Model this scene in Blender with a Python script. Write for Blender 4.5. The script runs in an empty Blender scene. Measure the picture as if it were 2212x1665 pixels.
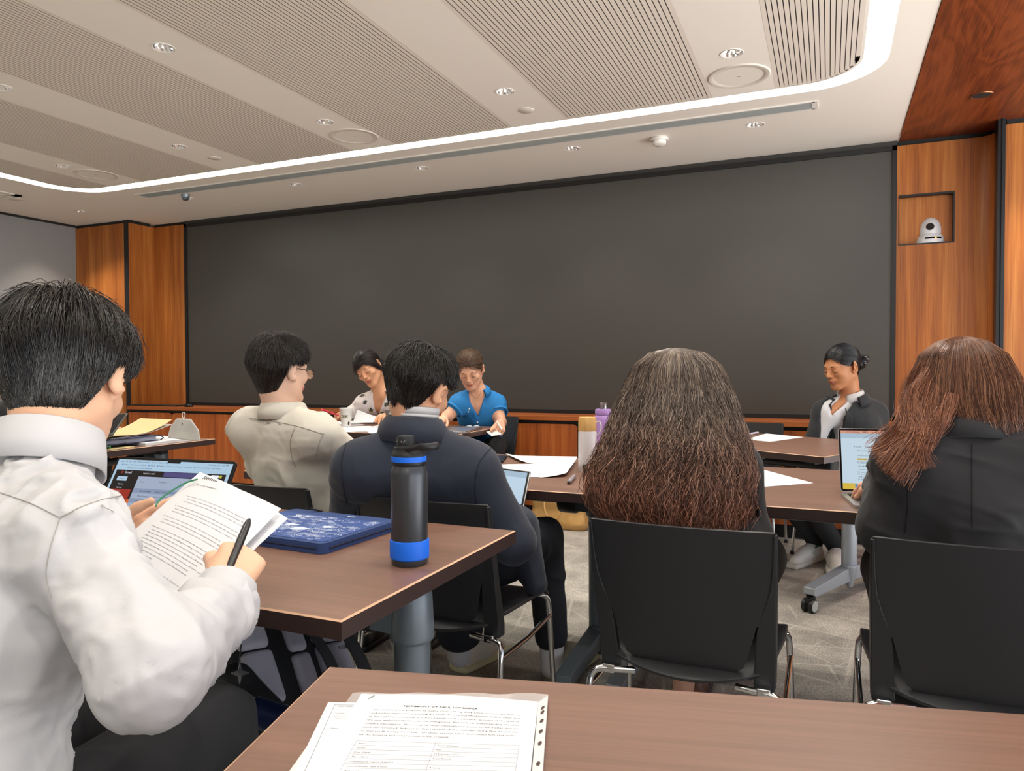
import bpy, bmesh, math, random
import numpy as np
from mathutils import Vector, Matrix, Euler
from mathutils.geometry import tessellate_polygon
SC = bpy.context.scene
COL = SC.collection
PI = math.pi
rng = np.random.default_rng(7)
random.seed(7)

# ---------------------------------------------------------------- camera
IW, IH = 2212, 1665
YAW, PITCH, ROLL, FPX = math.radians(23.445), math.radians(-1.321), math.radians(-0.206), 1577.1
CAM = np.array([0, 0, 1.13])
cf = np.array([-math.sin(YAW)*math.cos(PITCH), math.cos(YAW)*math.cos(PITCH), math.sin(PITCH)])
cr = np.array([math.cos(YAW), math.sin(YAW), 0.0]); cu = np.cross(cr, cf)
cr, cu = math.cos(ROLL)*cr+math.sin(ROLL)*cu, -math.sin(ROLL)*cr+math.cos(ROLL)*cu
def ray(x, y): return cf+cr*(x-IW/2)/FPX-cu*(y-IH/2)/FPX
def AT(x, y, t): return CAM+ray(x, y)*t              # survey point at distance t along the view axis
def ON(x, y, axis, v):
    d = ray(x, y); return CAM+d*((v-CAM[axis])/d[axis])

# ---------------------------------------------------------------- materials
MATS = {}
def srgb(c):
    if isinstance(c, str):
        c = [int(c[i:i+2], 16)/255 for i in (0, 2, 4)]
    return tuple((x/12.92 if x <= 0.04045 else ((x+0.055)/1.055)**2.4) for x in c)
class NT:
    def __init__(s, name):
        s.m = bpy.data.materials.new(name); s.m.use_nodes = True
        s.t = s.m.node_tree; s.n = s.t.nodes; s.l = s.t.links
        s.b = s.n['Principled BSDF']
    def add(s, typ, **kw):
        nd = s.n.new(typ)
        for k, v in kw.items():
            if k.startswith('i_'):
                k2 = k[2:].replace('_', ' ')
                nd.inputs[k2].default_value = v
            else: setattr(nd, k, v)
        return nd
    def link(s, a, b): s.l.new(a, b)
    def coord(s, scale=(1,1,1), rot=(0,0,0), src='Object'):
        tc = s.add('ShaderNodeTexCoord'); mp = s.add('ShaderNodeMapping')
        mp.inputs['Scale'].default_value = scale; mp.inputs['Rotation'].default_value = rot
        s.link(tc.outputs[src], mp.inputs['Vector']); return mp.outputs['Vector']
    def ramp(s, fac, stops, interp='LINEAR'):
        r = s.add('ShaderNodeValToRGB'); cr_ = r.color_ramp; cr_.interpolation = interp
        while len(cr_.elements) < len(stops): cr_.elements.new(0.5)
        for e, (p, c) in zip(cr_.elements, stops):
            e.position = p; e.color = (*srgb(c), 1)
        s.link(fac, r.inputs['Fac']); return r.outputs['Color']
    def bump(s, h, strength=0.3, dist=0.002):
        b = s.add('ShaderNodeBump'); b.inputs['Strength'].default_value = strength; b.inputs['Distance'].default_value = dist
        s.link(h, b.inputs['Height']); s.link(b.outputs['Normal'], s.b.inputs['Normal'])
    def noise(s, vec, scale, detail=4, rough=.5, dist=0):
        n = s.add('ShaderNodeTexNoise'); n.inputs['Scale'].default_value = scale; n.inputs['Detail'].default_value = detail
        n.inputs['Roughness'].default_value = rough; n.inputs['Distortion'].default_value = dist
        s.link(vec, n.inputs['Vector']); return n.outputs['Fac']
def mat(name, col, rough=.5, metal=0, spec=.5, emit=None, es=0, bump=None, var=0, sheen=0, coat=0, alpha=1, trans=0, sss=0):
    if name in MATS: return MATS[name]
    k = NT(name); b = k.b
    c = (*srgb(col), 1)
    b.inputs['Base Color'].default_value = c
    b.inputs['Roughness'].default_value = rough; b.inputs['Metallic'].default_value = metal
    b.inputs['Specular IOR Level'].default_value = spec
    if emit: b.inputs['Emission Color'].default_value = (*srgb(emit), 1); b.inputs['Emission Strength'].default_value = es
    if sheen: b.inputs['Sheen Weight'].default_value = sheen
    if coat: b.inputs['Coat Weight'].default_value = coat
    if alpha < 1: b.inputs['Alpha'].default_value = alpha
    if trans: b.inputs['Transmission Weight'].default_value = trans
    if sss:
        b.inputs['Subsurface Weight'].default_value = sss; b.inputs['Subsurface Radius'].default_value = (1, .35, .2); b.inputs['Subsurface Scale'].default_value = .006
    v = k.coord()
    if var:
        n = k.noise(v, 9, 3)
        lo = tuple(max(0, x*(1-var)) for x in ([int(col[i:i+2], 16)/255 for i in (0, 2, 4)] if isinstance(col, str) else col))
        hi = tuple(min(1, x*(1+var)) for x in ([int(col[i:i+2], 16)/255 for i in (0, 2, 4)] if isinstance(col, str) else col))
        k.link(k.ramp(n, [(.3, lo), (.7, hi)]), b.inputs['Base Color'])
    if bump:
        k.bump(k.noise(v, bump[0], 3), bump[1], .002)
    MATS[name] = k.m; return k.m
def wood(name, dark, mid, light, grain='Z', rough=.4, scale=1.0, spec=.4, fig=.6):
    if name in MATS: return MATS[name]
    k = NT(name)
    st = {'X': (.35, 9, 9), 'Y': (9, .35, 9), 'Z': (9, 9, .35)}[grain]
    v = k.coord(tuple(scale*a for a in st))
    n1 = k.noise(v, 1.6, 5, .55, .6)
    st2 = {'X': (1.2, 70, 70), 'Y': (70, 1.2, 70), 'Z': (70, 70, 1.2)}[grain]
    v2 = k.coord(tuple(scale*a for a in st2))
    n2 = k.noise(v2, 2.2, 3, .6)
    mx = k.add('ShaderNodeMix', data_type='FLOAT'); mx.inputs['Factor'].default_value = 1-fig
    k.link(n1, mx.inputs[2]); k.link(n2, mx.inputs[3])
    c = k.ramp(mx.outputs[0], [(.3, dark), (.5, mid), (.68, light)])
    k.link(c, k.b.inputs['Base Color'])
    k.b.inputs['Roughness'].default_value = rough; k.b.inputs['Specular IOR Level'].default_value = spec
    k.bump(n2, .05, .001)
    MATS[name] = k.m; return k.m

# ---------------------------------------------------------------- mesh building
def rotm(rx=0, ry=0, rz=0): return np.array(Euler((rx, ry, rz)).to_matrix())
def chain(o):
    M = o.matrix_basis.copy()
    while o.parent is not None: o = o.parent; M = o.matrix_basis @ M
    return M
class MB:
    def __init__(s): s.v = []; s.f = []; s.mi = []; s.sm = []; s.m = 0
    def add(s, vs, fs, m=None, smooth=False):
        o = len(s.v); s.v.extend([tuple(map(float, p)) for p in vs])
        for f in fs: s.f.append(tuple(o+int(i) for i in f)); s.mi.append(s.m if m is None else m); s.sm.append(smooth)
        return s
    def box(s, c, d, R=None, m=None, taper=1.0):
        h = np.array(d)/2; vs = []
        for z in (-1, 1):
            for y in (-1, 1):
                for x in (-1, 1):
                    k = taper if z > 0 else 1
                    p = np.array([x*h[0]*k, y*h[1]*k, z*h[2]])
                    if R is not None: p = R@p
                    vs.append(p+np.array(c))
        return s.add(vs, [(0,2,3,1),(4,5,7,6),(0,1,5,4),(2,6,7,3),(0,4,6,2),(1,3,7,5)], m)
    def bx(s, x0, x1, y0, y1, z0, z1, m=None): return s.box(((x0+x1)/2, (y0+y1)/2, (z0+z1)/2), (x1-x0, y1-y0, z1-z0), None, m)
    def quad(s, a, b, c, d, m=None): return s.add([a, b, c, d], [(0,1,2,3)], m)
    def tube(s, path, r, n=10, m=None, closed=False, caps=True, flat=None):
        P = np.array(path, float); k = len(P)
        rr = np.full(k, r) if np.isscalar(r) else np.array(r, float)
        T = np.zeros_like(P)
        if closed: T = np.roll(P, -1, 0)-np.roll(P, 1, 0)
        else:
            T[1:-1] = P[2:]-P[:-2]; T[0] = P[1]-P[0]; T[-1] = P[-1]-P[-2]
        T /= np.linalg.norm(T, axis=1)[:, None]+1e-12
        u = np.cross(T[0], [0, 0, 1.0])
        if np.linalg.norm(u) < 1e-3: u = np.cross(T[0], [1.0, 0, 0])
        u /= np.linalg.norm(u); vs = []
        for i in range(k):
            u = u-T[i]*(u@T[i]); u /= np.linalg.norm(u)+1e-12; w = np.cross(T[i], u)
            for j in range(n):
                a = 2*PI*j/n; q = math.cos(a)*u+math.sin(a)*w
                if flat is not None: q = math.cos(a)*u*flat[0]+math.sin(a)*w*flat[1]
                vs.append(P[i]+q*rr[i])
        fs = []
        for i in range(k if closed else k-1):
            i2 = (i+1) % k
            for j in range(n):
                j2 = (j+1) % n; fs.append((i*n+j, i*n+j2, i2*n+j2, i2*n+j))
        if caps and not closed:
            fs.append(tuple(range(n-1, -1, -1))); fs.append(tuple((k-1)*n+j for j in range(n)))
        return s.add(vs, fs, m, True)
    def lathe(s, prof, c=(0,0,0), n=28, m=None, R=None, smooth=True, sx=1, sy=1):
        vs = []; k = len(prof)
        for r, z in prof:
            for j in range(n):
                a = 2*PI*j/n; p = np.array([r*math.cos(a)*sx, r*math.sin(a)*sy, z])
                if R is not None: p = R@p
                vs.append(p+np.array(c))
        fs = []
        for i in range(k-1):
            for j in range(n):
                j2 = (j+1) % n; fs.append((i*n+j, i*n+j2, (i+1)*n+j2, (i+1)*n+j))
        ring = prof[0] == prof[-1]
        if prof[0][0] > 1e-6 and not ring: fs.append(tuple(range(n-1, -1, -1)))
        if prof[-1][0] > 1e-6 and not ring: fs.append(tuple((k-1)*n+j for j in range(n)))
        return s.add(vs, fs, m, smooth)
    def prism(s, pts, a0, a1, axis=2, m=None, R=None, c=(0,0,0)):
        # outline pts (2d) extruded along axis from a0 to a1
        def mk(p, a):
            q = {2: (p[0], p[1], a), 1: (p[0], a, p[1]), 0: (a, p[0], p[1])}[axis]
            q = np.array(q, float)
            if R is not None: q = R@q
            return q+np.array(c)
        n = len(pts); vs = [mk(p, a0) for p in pts]+[mk(p, a1) for p in pts]
        tri = tessellate_polygon([[Vector((p[0], p[1], 0)) for p in pts]])
        fs = [tuple(t) for t in tri]+[tuple(n+i for i in reversed(t)) for t in tri]
        fs += [(i, (i+1) % n, n+(i+1) % n, n+i) for i in range(n)]
        return s.add(vs, fs, m)
    def poly(s, outer, holes, z, m=None):
        lst = [[Vector((p[0], p[1], 0)) for p in outer]]+[[Vector((p[0], p[1], 0)) for p in h] for h in holes]
        tri = tessellate_polygon(lst); allp = [p for l in lst for p in l]
        return s.add([(p.x, p.y, z) for p in allp], [tuple(t) for t in tri], m)
    def build(s, name, mats, parent=None, bevel=0, seg=2, sharp=40, world=False, recalc=True):
        if not isinstance(mats, (list, tuple)): mats = [mats]
        me = bpy.data.meshes.new(name)
        v = np.array(s.v, float)
        if world and parent is not None:
            M = np.array(chain(parent).inverted()); v = v@M[:3, :3].T+M[:3, 3]
        me.from_pydata(v.tolist(), [], s.f)
        for m_ in mats: me.materials.append(m_)
        me.polygons.foreach_set('material_index', s.mi)
        me.polygons.foreach_set('use_smooth', [True]*len(s.f) if bevel or any(s.sm) else [False]*len(s.f))
        if recalc:
            bm = bmesh.new(); bm.from_mesh(me); bmesh.ops.recalc_face_normals(bm, faces=bm.faces); bm.to_mesh(me); bm.free()
        if bevel or any(s.sm): me.set_sharp_from_angle(angle=math.radians(sharp))
        o = bpy.data.objects.new(name, me); COL.objects.link(o)
        if parent is not None: o.parent = parent
        if bevel:
            b = o.modifiers.new('Bevel', 'BEVEL'); b.width = bevel; b.segments = seg; b.limit_method = 'ANGLE'; b.angle_limit = math.radians(35); b.harden_normals = True
        return o
def np_mesh(name, v, f, mats, parent=None, smooth=True, mi=None, world=True):
    if not isinstance(mats, (list, tuple)): mats = [mats]
    v = np.asarray(v, float)
    if world and parent is not None:
        M = np.array(chain(parent).inverted()); v = v@M[:3, :3].T+M[:3, 3]
    f = np.asarray(f, np.int32); k = f.shape[1]
    me = bpy.data.meshes.new(name)
    me.vertices.add(len(v)); me.vertices.foreach_set('co', v.astype(np.float32).ravel())
    me.loops.add(f.size); me.loops.foreach_set('vertex_index', f.ravel())
    me.polygons.add(len(f)); me.polygons.foreach_set('loop_start', np.arange(0, f.size, k, dtype=np.int32))
    for m_ in mats: me.materials.append(m_)
    if mi is not None: me.polygons.foreach_set('material_index', np.asarray(mi, np.int32))
    me.polygons.foreach_set('use_smooth', np.full(len(f), smooth))
    me.update(calc_edges=True); me.validate()
    o = bpy.data.objects.new(name, me); COL.objects.link(o)
    if parent is not None: o.parent = parent
    return o
def tag(o, label=None, cat=None, group=None, kind=None):
    if label: o['label'] = label
    if cat: o['category'] = cat
    if group: o['group'] = group
    if kind: o['kind'] = kind
    return o
def thing(name, label, cat, loc=(0,0,0), rz=0, group=None):
    o = bpy.data.objects.new(name, None); COL.objects.link(o)
    o.empty_display_size = .1
    o.location = tuple(float(x) for x in loc); o.rotation_euler = (0, 0, rz)
    o.matrix_basis  # basis reflects loc/rot immediately
    return tag(o, label, cat, group)
def struct(o): o['kind'] = 'structure'; return o
def copy_tree(o, parent=None):
    c = o.copy(); COL.objects.link(c)
    if parent is not None: c.parent = parent
    for ch in list(o.children): copy_tree(ch, c)
    return c
def text_geo(txt, size, bold=0.0, align='LEFT', res=1):
    cu_ = bpy.data.curves.new('t', 'FONT'); cu_.body = txt; cu_.size = size; cu_.align_x = align; cu_.resolution_u = res
    cu_.offset = bold
    ob = bpy.data.objects.new('t', cu_); me = ob.to_mesh()
    v = np.array([w.co[:] for w in me.vertices]).reshape(-1, 3); f = [tuple(p.vertices) for p in me.polygons]
    ob.to_mesh_clear(); bpy.data.objects.remove(ob); bpy.data.curves.remove(cu_)
    return v, f
def put_text(mb, txt, size, org, ux, uy, m, off=0.0004, align='LEFT', bold=0.0, width=None, map_=None):
    v, f = text_geo(txt, size, bold, align)
    if len(v) == 0: return
    if width: v[:, 0] *= width/max(1e-6, v[:, 0].max()-v[:, 0].min())
    ux = np.array(ux, float); uy = np.array(uy, float); n = np.cross(ux, uy)
    P = np.array(org)+v[:, :1]*ux+v[:, 1:2]*uy+n*off
    if map_ is not None: P = map_(v[:, 0], v[:, 1])
    mb.add(P, f, m)
def rrect(x0, x1, y0, y1, r, n=8):
    pts = []
    for cx, cy, a0 in ((x1-r, y1-r, 0), (x0+r, y1-r, 90), (x0+r, y0+r, 180), (x1-r, y0+r, 270)):
        for i in range(n+1):
            a = math.radians(a0+90*i/n); pts.append((cx+r*math.cos(a), cy+r*math.sin(a)))
    return pts
def smooth_path(pts, n=6, closed=False):
    P = [np.array(p, float) for p in pts]; out = []; k = len(P)
    for i in range(k if closed else k-1):
        p0 = P[(i-1) % k] if closed or i > 0 else P[i]; p1 = P[i]; p2 = P[(i+1) % k]
        p3 = P[(i+2) % k] if closed or i+2 < k else p2
        for j in range(n):
            t = j/n
            out.append(.5*((2*p1)+(-p0+p2)*t+(2*p0-5*p1+4*p2-p3)*t*t+(-p0+3*p1-3*p2+p3)*t**3))
    if not closed: out.append(P[-1])
    return out
# ================================================================ ROOM
CZ = 2.619; YF = 5.45; XL = -7.14; YB = -3.2; XR = 2.6
M_ceil = mat('ceiling_paint', 'e9e4db', .8, bump=(300, .03))
M_wood = wood('wall_veneer', '774020', 'a8632c', 'c48342', 'Z', .38, fig=.62)
M_woodr = wood('cabinet_veneer', '783a1a', 'a55626', 'c07038', 'Z', .38, fig=.62)
M_woodh = wood('shelf_veneer', '84431a', 'a4582a', 'b86c38', 'X', .35, fig=.6)
M_black = mat('black_metal', '17181a', .45)
M_gap = mat('shadow_gap', '151414', .7)
def wood_ceiling():
    k = NT('soffit_veneer'); v = k.coord((2.2, .55, 1))
    n = k.noise(v, 1.3, 3, .5, .8)
    w = k.add('ShaderNodeMath', operation='MULTIPLY'); w.inputs[1].default_value = 60; k.link(n, w.inputs[0])
    s_ = k.add('ShaderNodeMath', operation='SINE'); k.link(w.outputs[0], s_.inputs[0])
    v2 = k.coord((60, 2, 1)); n2 = k.noise(v2, 2, 3)
    a = k.add('ShaderNodeMath', operation='MULTIPLY_ADD'); a.inputs[1].default_value = .13; k.link(s_.outputs[0], a.inputs[0]); k.link(n2, a.inputs[2])
    k.link(k.ramp(a.outputs[0], [(.25, '52230d'), (.5, '6b3014'), (.75, '7f3d1b')]), k.b.inputs['Base Color'])
    k.b.inputs['Roughness'].default_value = .4; return k.m
M_soffit = wood_ceiling()
def carpet_mat():
    k = NT('carpet'); v = k.coord()
    n1 = k.noise(v, 150, 3, .8); n2 = k.noise(v, 5, 4, .6)
    base = k.ramp(n1, [(.3, '837d75'), (.5, 'b9b3a9'), (.7, 'e6e1d6')])
    big = k.ramp(n2, [(.35, '8f8f8f'), (.65, 'ffffff')])
    m1 = k.add('ShaderNodeMix', data_type='RGBA', blend_type='MULTIPLY'); m1.inputs['Factor'].default_value = .5
    k.link(base, m1.inputs[6]); k.link(big, m1.inputs[7]); cur = m1.outputs[2]
    for i, (ang, sc) in enumerate(((.5, 1.9), (1.35, 1.6), (2.3, 2.1), (2.9, 1.5), (.1, 1.2), (1.9, 1.3))):
        vv = k.coord((1, 1, 1), (0, 0, ang))
        w = k.add('ShaderNodeTexWave', wave_type='BANDS', bands_direction='X'); w.inputs['Scale'].default_value = sc; w.inputs['Distortion'].default_value = 1.2
        w.inputs['Detail'].default_value = 1; w.inputs['Detail Scale'].default_value = .4; w.inputs['Phase Offset'].default_value = i*2.1
        k.link(vv, w.inputs['Vector'])
        ln = k.ramp(w.outputs['Fac'], [(.985, '000000'), (1.0, 'c8c8c8')])
        msk = k.ramp(k.noise(k.coord((1, 1, 1), (0, 0, ang), ), 2.3, 2), [(.5, '000000'), (.6, 'ffffff')])
        mm = k.add('ShaderNodeMath', operation='MULTIPLY'); k.link(ln, mm.inputs[0]); k.link(msk, mm.inputs[1])
        m3 = k.add('ShaderNodeMath', operation='MULTIPLY'); k.link(mm.outputs[0], m3.inputs[0]); k.link(n1, m3.inputs[1])
        mx = k.add('ShaderNodeMix', data_type='RGBA'); k.link(m3.outputs[0], mx.inputs['Factor']); k.link(cur, mx.inputs[6]); mx.inputs[7].default_value = (*srgb('efe9dc'), 1)
        cur = mx.outputs[2]
    k.link(cur, k.b.inputs['Base Color']); k.b.inputs['Roughness'].default_value = .95; k.b.inputs['Specular IOR Level'].default_value = .1
    k.bump(n1, .6, .004); return k.m
b = MB(); b.bx(XL-.1, XR, YB, YF+.15, -.1, 0); struct(b.build('floor', carpet_mat()))

# ceiling: outer field with the light slot cut out, plain bands, slatted panels
OUT = rrect(-5.86, .258, -2.6, 4.287, .36, 12); INN = rrect(-5.735, .146, -2.5, 4.178, .27, 12); RIM = rrect(-5.72, .131, -2.485, 4.163, .26, 12)
b = MB()
def circ(x, y, r=.0445, n=20): return [(x+r*math.cos(2*PI*i/n), y+r*math.sin(2*PI*i/n)) for i in range(n)]
LX = [-.43, -1.605, -2.79, -3.985, -5.14]
DL_SCR = [(x, 4.733) for x in (-.42, -1.6, -2.775, -3.945, -5.11)]+[(-6.45, 4.70)]
DL_IN = [(x, 3.62) for x in LX]+[(-2.83, 2.49), (-4.0, 2.49)]
b.poly([(XL-.1, YB), (.412, YB), (.412, YF+.1), (XL-.1, YF+.1)], [OUT]+[circ(*p) for p in DL_SCR], CZ)
b.bx(XL-.1, XR, YB, YF+.15, CZ+.06, CZ+.12)
# side of the light slot
n = len(OUT)
for R_ in (OUT, INN):
    b.add([(*p, CZ) for p in R_]+[(*p, CZ+.06) for p in R_], [(i, (i+1) % n, n+(i+1) % n, n+i) for i in range(n)])
b.poly(INN, [RIM], CZ)
def inner_y(x, top=True):
    # y of the rim line at x (rounded corners)
    x0, x1, y1, r = -5.72, .131, 4.163, .26
    if x > x1-r: dx = x-(x1-r); return y1-r+math.sqrt(max(0, r*r-dx*dx))
    if x < x0+r: dx = (x0+r)-x; return y1-r+math.sqrt(max(0, r*r-dx*dx))
    return y1
BANDS = [(-.596, -.268), (-1.80, -1.449), (-2.985, -2.648), (-4.18, -3.80), (-5.355, -4.98)]
for x0, x1 in BANDS: b.poly([(x0, -2.485), (x1, -2.485), (x1, 4.163), (x0, 4.163)], [circ(*p) for p in DL_IN if x0 < p[0] < x1], CZ)
struct(b.build('ceiling', M_ceil))
M_led = mat('cove_light_diffuser', 'ffffff', .5, emit='fffdf2', es=9.0)
b = MB(); b.poly(OUT, [INN], CZ+.004)
o = tag(b.build('cove_light', M_led), 'continuous glowing light strip curving round the slatted ceiling field', 'ceiling light')
M_slat = mat('slat_paint', 'ddd5ca', .7); M_slot = mat('slat_gap', '3c362f', .9)
PAN = [(-.268, .131), (-1.449, -.596), (-2.648, -1.80), (-3.80, -2.985), (-4.98, -4.18), (-5.72, -5.355)]
LBL = ['nearest the wood soffit on the right', 'second from the right, wide and strongly lined', 'third from the right, above the middle of the screen', 'fourth from the right', 'fifth from the right, faintly lined', 'narrow one at the far left']
for (x0, x1), lb in zip(PAN, LBL):
    b = MB(); b.quad((x0, -2.485, CZ+.02), (x1, -2.485, CZ+.02), (x1, 4.16, CZ+.02), (x0, 4.16, CZ+.02), m=1)
    w = x1-x0; pitch = .0228; nsl = max(1, round(w/pitch)); p = w/nsl; g = .0038
    for i in range(nsl):
        a, c = x0+i*p+(g/2 if i else 0), x0+(i+1)*p-(g/2 if i < nsl-1 else 0)
        ye = min(inner_y(a), inner_y(c))-.001
        b.quad((a, -2.485, CZ-.0005), (c, -2.485, CZ-.0005), (c, ye, CZ-.0005), (a, ye, CZ-.0005), m=0)
        for x_ in (a, c): b.quad((x_, -2.485, CZ-.0005), (x_, ye, CZ-.0005), (x_, ye, CZ+.02), (x_, -2.485, CZ+.02), m=1)
        yr = ye-.022
        if i < nsl-1: b.bx(c-.001, c+g+.001, yr, ye-.001, CZ+.0005, CZ+.014, m=0)
    o = struct(b.build('ceiling_slat_panel', [M_slat, M_slot])); o['label'] = 'slatted ceiling panel, '+lb
# linear air slot
M_grille = mat('grille_metal', '9ba09f', .45, .3); M_white = mat('white_plastic', 'e2dfd9', .45)
t = thing('air_diffuser', 'long linear air slot in the ceiling between light strip and screen', 'air vent', (-2.74, 4.505, CZ))
b = MB(); L_ = 2.66
for s_ in (-1, 1): b.box((0, s_*.06, -.003), (2*L_, .012, .008)); b.box((s_*L_, 0, -.003), (.03, .13, .008))
b.build('frame', M_white, t)
b = MB(); b.box((0, 0, .03), (2*L_-.02, .11, .004)); b.build('backing', mat('grille_shadow', '4f5456', .8), t)
b = MB()
for i in range(5): b.box((0, -.044+i*.022, .0), (2*L_-.03, .010, .014), rotm(.5, 0, 0))
b.build('slats', M_grille, t)
# return grille, far left
t = thing('air_vent', 'square air grille cut off at the left edge of the ceiling', 'air vent', (-6.62, 3.78, CZ))
b = MB()
for s_ in (-1, 1): b.box((0, s_*.27, -.004), (.62, .06, .01)); b.box((s_*.28, 0, -.004), (.06, .6, .01))
b.build('frame', M_white, t)
b = MB(); b.box((0, 0, .012), (.5, .5, .004)); b.build('backing', mat('vent_dark', '6b635c', .8), t)
b = MB(); b.box((0, 0, -.002), (.44, .44, .006)); b.build('panel', M_ceil, t)
# downlights
M_refl = mat('downlight_reflector', 'e8e8e8', .18, 1.0); M_lamp = mat('downlight_lamp', 'ffffff', .4, emit='fff6e6', es=22)
def downlight_proto():
    t = thing('downlight', 'x', 'downlight')
    b = MB(); b.lathe([(.044, .0), (.052, -.003), (.054, -.001), (.054, .003), (.044, .003), (.044, .0)], n=24); b.build('trim_ring', M_white, t)
    b = MB()
    n, prof = 24, [(.044, .0), (.040, .012), (.032, .026), (.018, .036)]
    vs = []; fs = []
    for q, (r, z) in enumerate(prof):
        for j in range(n):
            a = 2*PI*j/n; rr = r*(1+(.07 if j % 2 else -.07)*(q > 0)); vs.append((rr*math.cos(a), rr*math.sin(a), z))
    for i in range(len(prof)-1):
        for j in range(n): fs.append((i*n+j, i*n+(j+1) % n, (i+1)*n+(j+1) % n, (i+1)*n+j))
    b.add(vs, fs); b.build('reflector', M_refl, t)
    b = MB(); b.lathe([(0, .031), (.014, .029), (.018, .034), (0, .036)], n=16); b.build('lamp', M_lamp, t)
    return t
LX = [-.43, -1.605, -2.79, -3.985, -5.14]
dl0 = downlight_proto(); first = True
ordl = ['nearest the right wall', 'second from the right', 'third from the right', 'fourth from the right', 'leftmost of its row']
SPOTS = []
def place_dl(x, y, lab, grp, energy, size=1.9):
    global first
    o = dl0 if first else copy_tree(dl0); first = False
    o.location = (x, y, CZ); tag(o, lab, 'downlight', grp)
    SPOTS.append((x, y, energy, size))
for i, x in enumerate(LX): place_dl(x, 3.62, 'recessed downlight in the plain ceiling band just inside the light strip, '+ordl[i], 'downlights inside the light strip', 1)
for i, x in enumerate([-.42, -1.6, -2.775, -3.945, -5.11]): place_dl(x, 4.733, 'recessed downlight between air slot and screen, '+ordl[i], 'downlights along the screen', .8)
place_dl(-6.45, 4.70, 'recessed downlight in the far left ceiling corner above the grey wall', 'downlights along the screen', .9)
for i, x in ((2, -2.83), (3, -4.0)): place_dl(x, 2.49, 'recessed downlight nearer the viewer, '+('large one in the upper left' if i == 2 else 'cut by the left edge of the picture'), 'downlights nearer the viewer', 1)
for x in (-.43, -1.605, -5.14): SPOTS.append((x, 2.49, 1, 1.9))
# deep dark downlight in the wooden soffit
t = thing('soffit_downlight', 'dark recessed downlight in the wooden soffit at upper right', 'downlight', (.76, 4.72, CZ-.004))
b = MB(); b.lathe([(.045, .0), (.055, -.004), (.057, 0), (.045, .0)], n=28); b.build('trim_ring', mat('copper_trim', '8a5a3a', .3, .8), t)
b = MB(); b.lathe([(.045, 0), (.043, .05), (0, .05)], n=24); b.build('recess', M_gap, t)
# ceiling speakers
def speaker(x, y, lab):
    t = thing('ceiling_speaker', lab, 'ceiling speaker', (x, y, CZ), 0, 'round ceiling speakers')
    b = MB(); b.lathe([(.120, -.002), (.128, -.007), (.15, -.006), (.155, 0), (.12, 0), (.120, -.002)], n=40); b.build('rim', mat('speaker_rim', 'd3cdc2', .6), t)
    b = MB(); b.lathe([(0, -.003), (.120, -.003), (.122, 0), (0, 0)], n=40); b.build('grille', mat('speaker_grille', 'e3ded4', .8), t)
    b = MB(); b.box((0, 0, -.0035), (.018, .003, .001)); b.build('badge', mat('badge_grey', '6d6a66', .5), t)
speaker(-.429, 3.914, 'large round white ceiling speaker at upper right beside the last slatted panel')
speaker(-2.79, 3.915, 'large round white ceiling speaker above the middle of the light strip')
speaker(-5.127, 3.878, 'large round white ceiling speaker at far left near the strip corner')
# cover discs
for (x, y, r, lb) in ((-1.608, 3.93, .045, 'small round white cover plate in the ceiling band right of centre'), (-3.973, 3.913, .045, 'small round white cover plate in the ceiling band left of centre'), (-6.49, 4.14, .06, 'round white cover plate beside the square air grille at far left')):
    b = MB(); b.lathe([(0, -.005), (r*.94, -.005), (r, -.003), (r, 0), (0, 0)], (x, y, CZ), n=28); tag(b.build('cover_plate', mat('plate_white', 'd8d3ca', .6)), lb, 'cover plate', 'ceiling cover plates')
t = thing('smoke_detector', 'white smoke detector on the ceiling above the screen', 'smoke detector', (-1.015, 4.75, CZ))
b = MB(); b.lathe([(0, -.02), (.058, -.02), (.06, -.008), (.055, 0), (0, 0)], n=28); b.build('base', M_white, t)
b = MB(); b.lathe([(0, -.05), (.03, -.05), (.042, -.042), (.044, -.02), (0, -.02)], n=28); b.build('sensor_head', M_white, t)
t = thing('sprinkler_head', 'small grey sprinkler head hanging beside the left end of the air slot', 'sprinkler', (-5.01, 4.61, CZ))
b = MB(); b.lathe([(0, -.03), (.03, -.03), (.036, -.012), (.036, 0), (0, 0)], n=20); b.build('base', mat('sprinkler_grey', '8d959c', .4, .4), t)
b = MB(); b.lathe([(0, -.055), (.016, -.055), (.026, -.045), (.026, -.03), (0, -.03)], n=20); b.build('deflector', mat('sprinkler_dark', '4d5358', .4, .5), t)
# access panel line upper left
b = MB(); b.bx(-2.97, -2.66, .9, 1.96, CZ-.003, CZ-.0005); tag(b.build('access_panel', M_ceil), 'flush white access hatch in the ceiling at the top left', 'access panel')

# wood soffit on the right
b = MB(); b.poly([(.414, YB), (XR, YB), (XR, YF+.1), (.414, YF+.1)], [circ(.76, 4.72, .0455)], CZ-.004); b.quad((.414, YB, CZ-.004), (.414, YF+.1, CZ-.004), (.414, YF+.1, CZ+.02), (.414, YB, CZ+.02)); o = struct(b.build('ceiling_soffit', M_soffit))

# front wall pieces
RX0, RX1 = .405, .92
b = MB()
b.bx(XL-.1, XR, YF+.05, YF+.15, 0, CZ)                                 # core
nx0, nx1, nz0, nz1 = .415, .731, 1.938, 2.252
b.bx(-6.37, -5.93, YF, YF+.05, .70, CZ-.03)                            # left of screen
b.bx(RX0, .86, YF, YF+.05, .70, nz0); b.bx(RX0, .86, YF, YF+.05, nz1, CZ-.035); b.bx(nx1, .86, YF, YF+.05, nz0, nz1); b.bx(RX0, nx0, YF, YF+.05, nz0, nz1)
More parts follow.
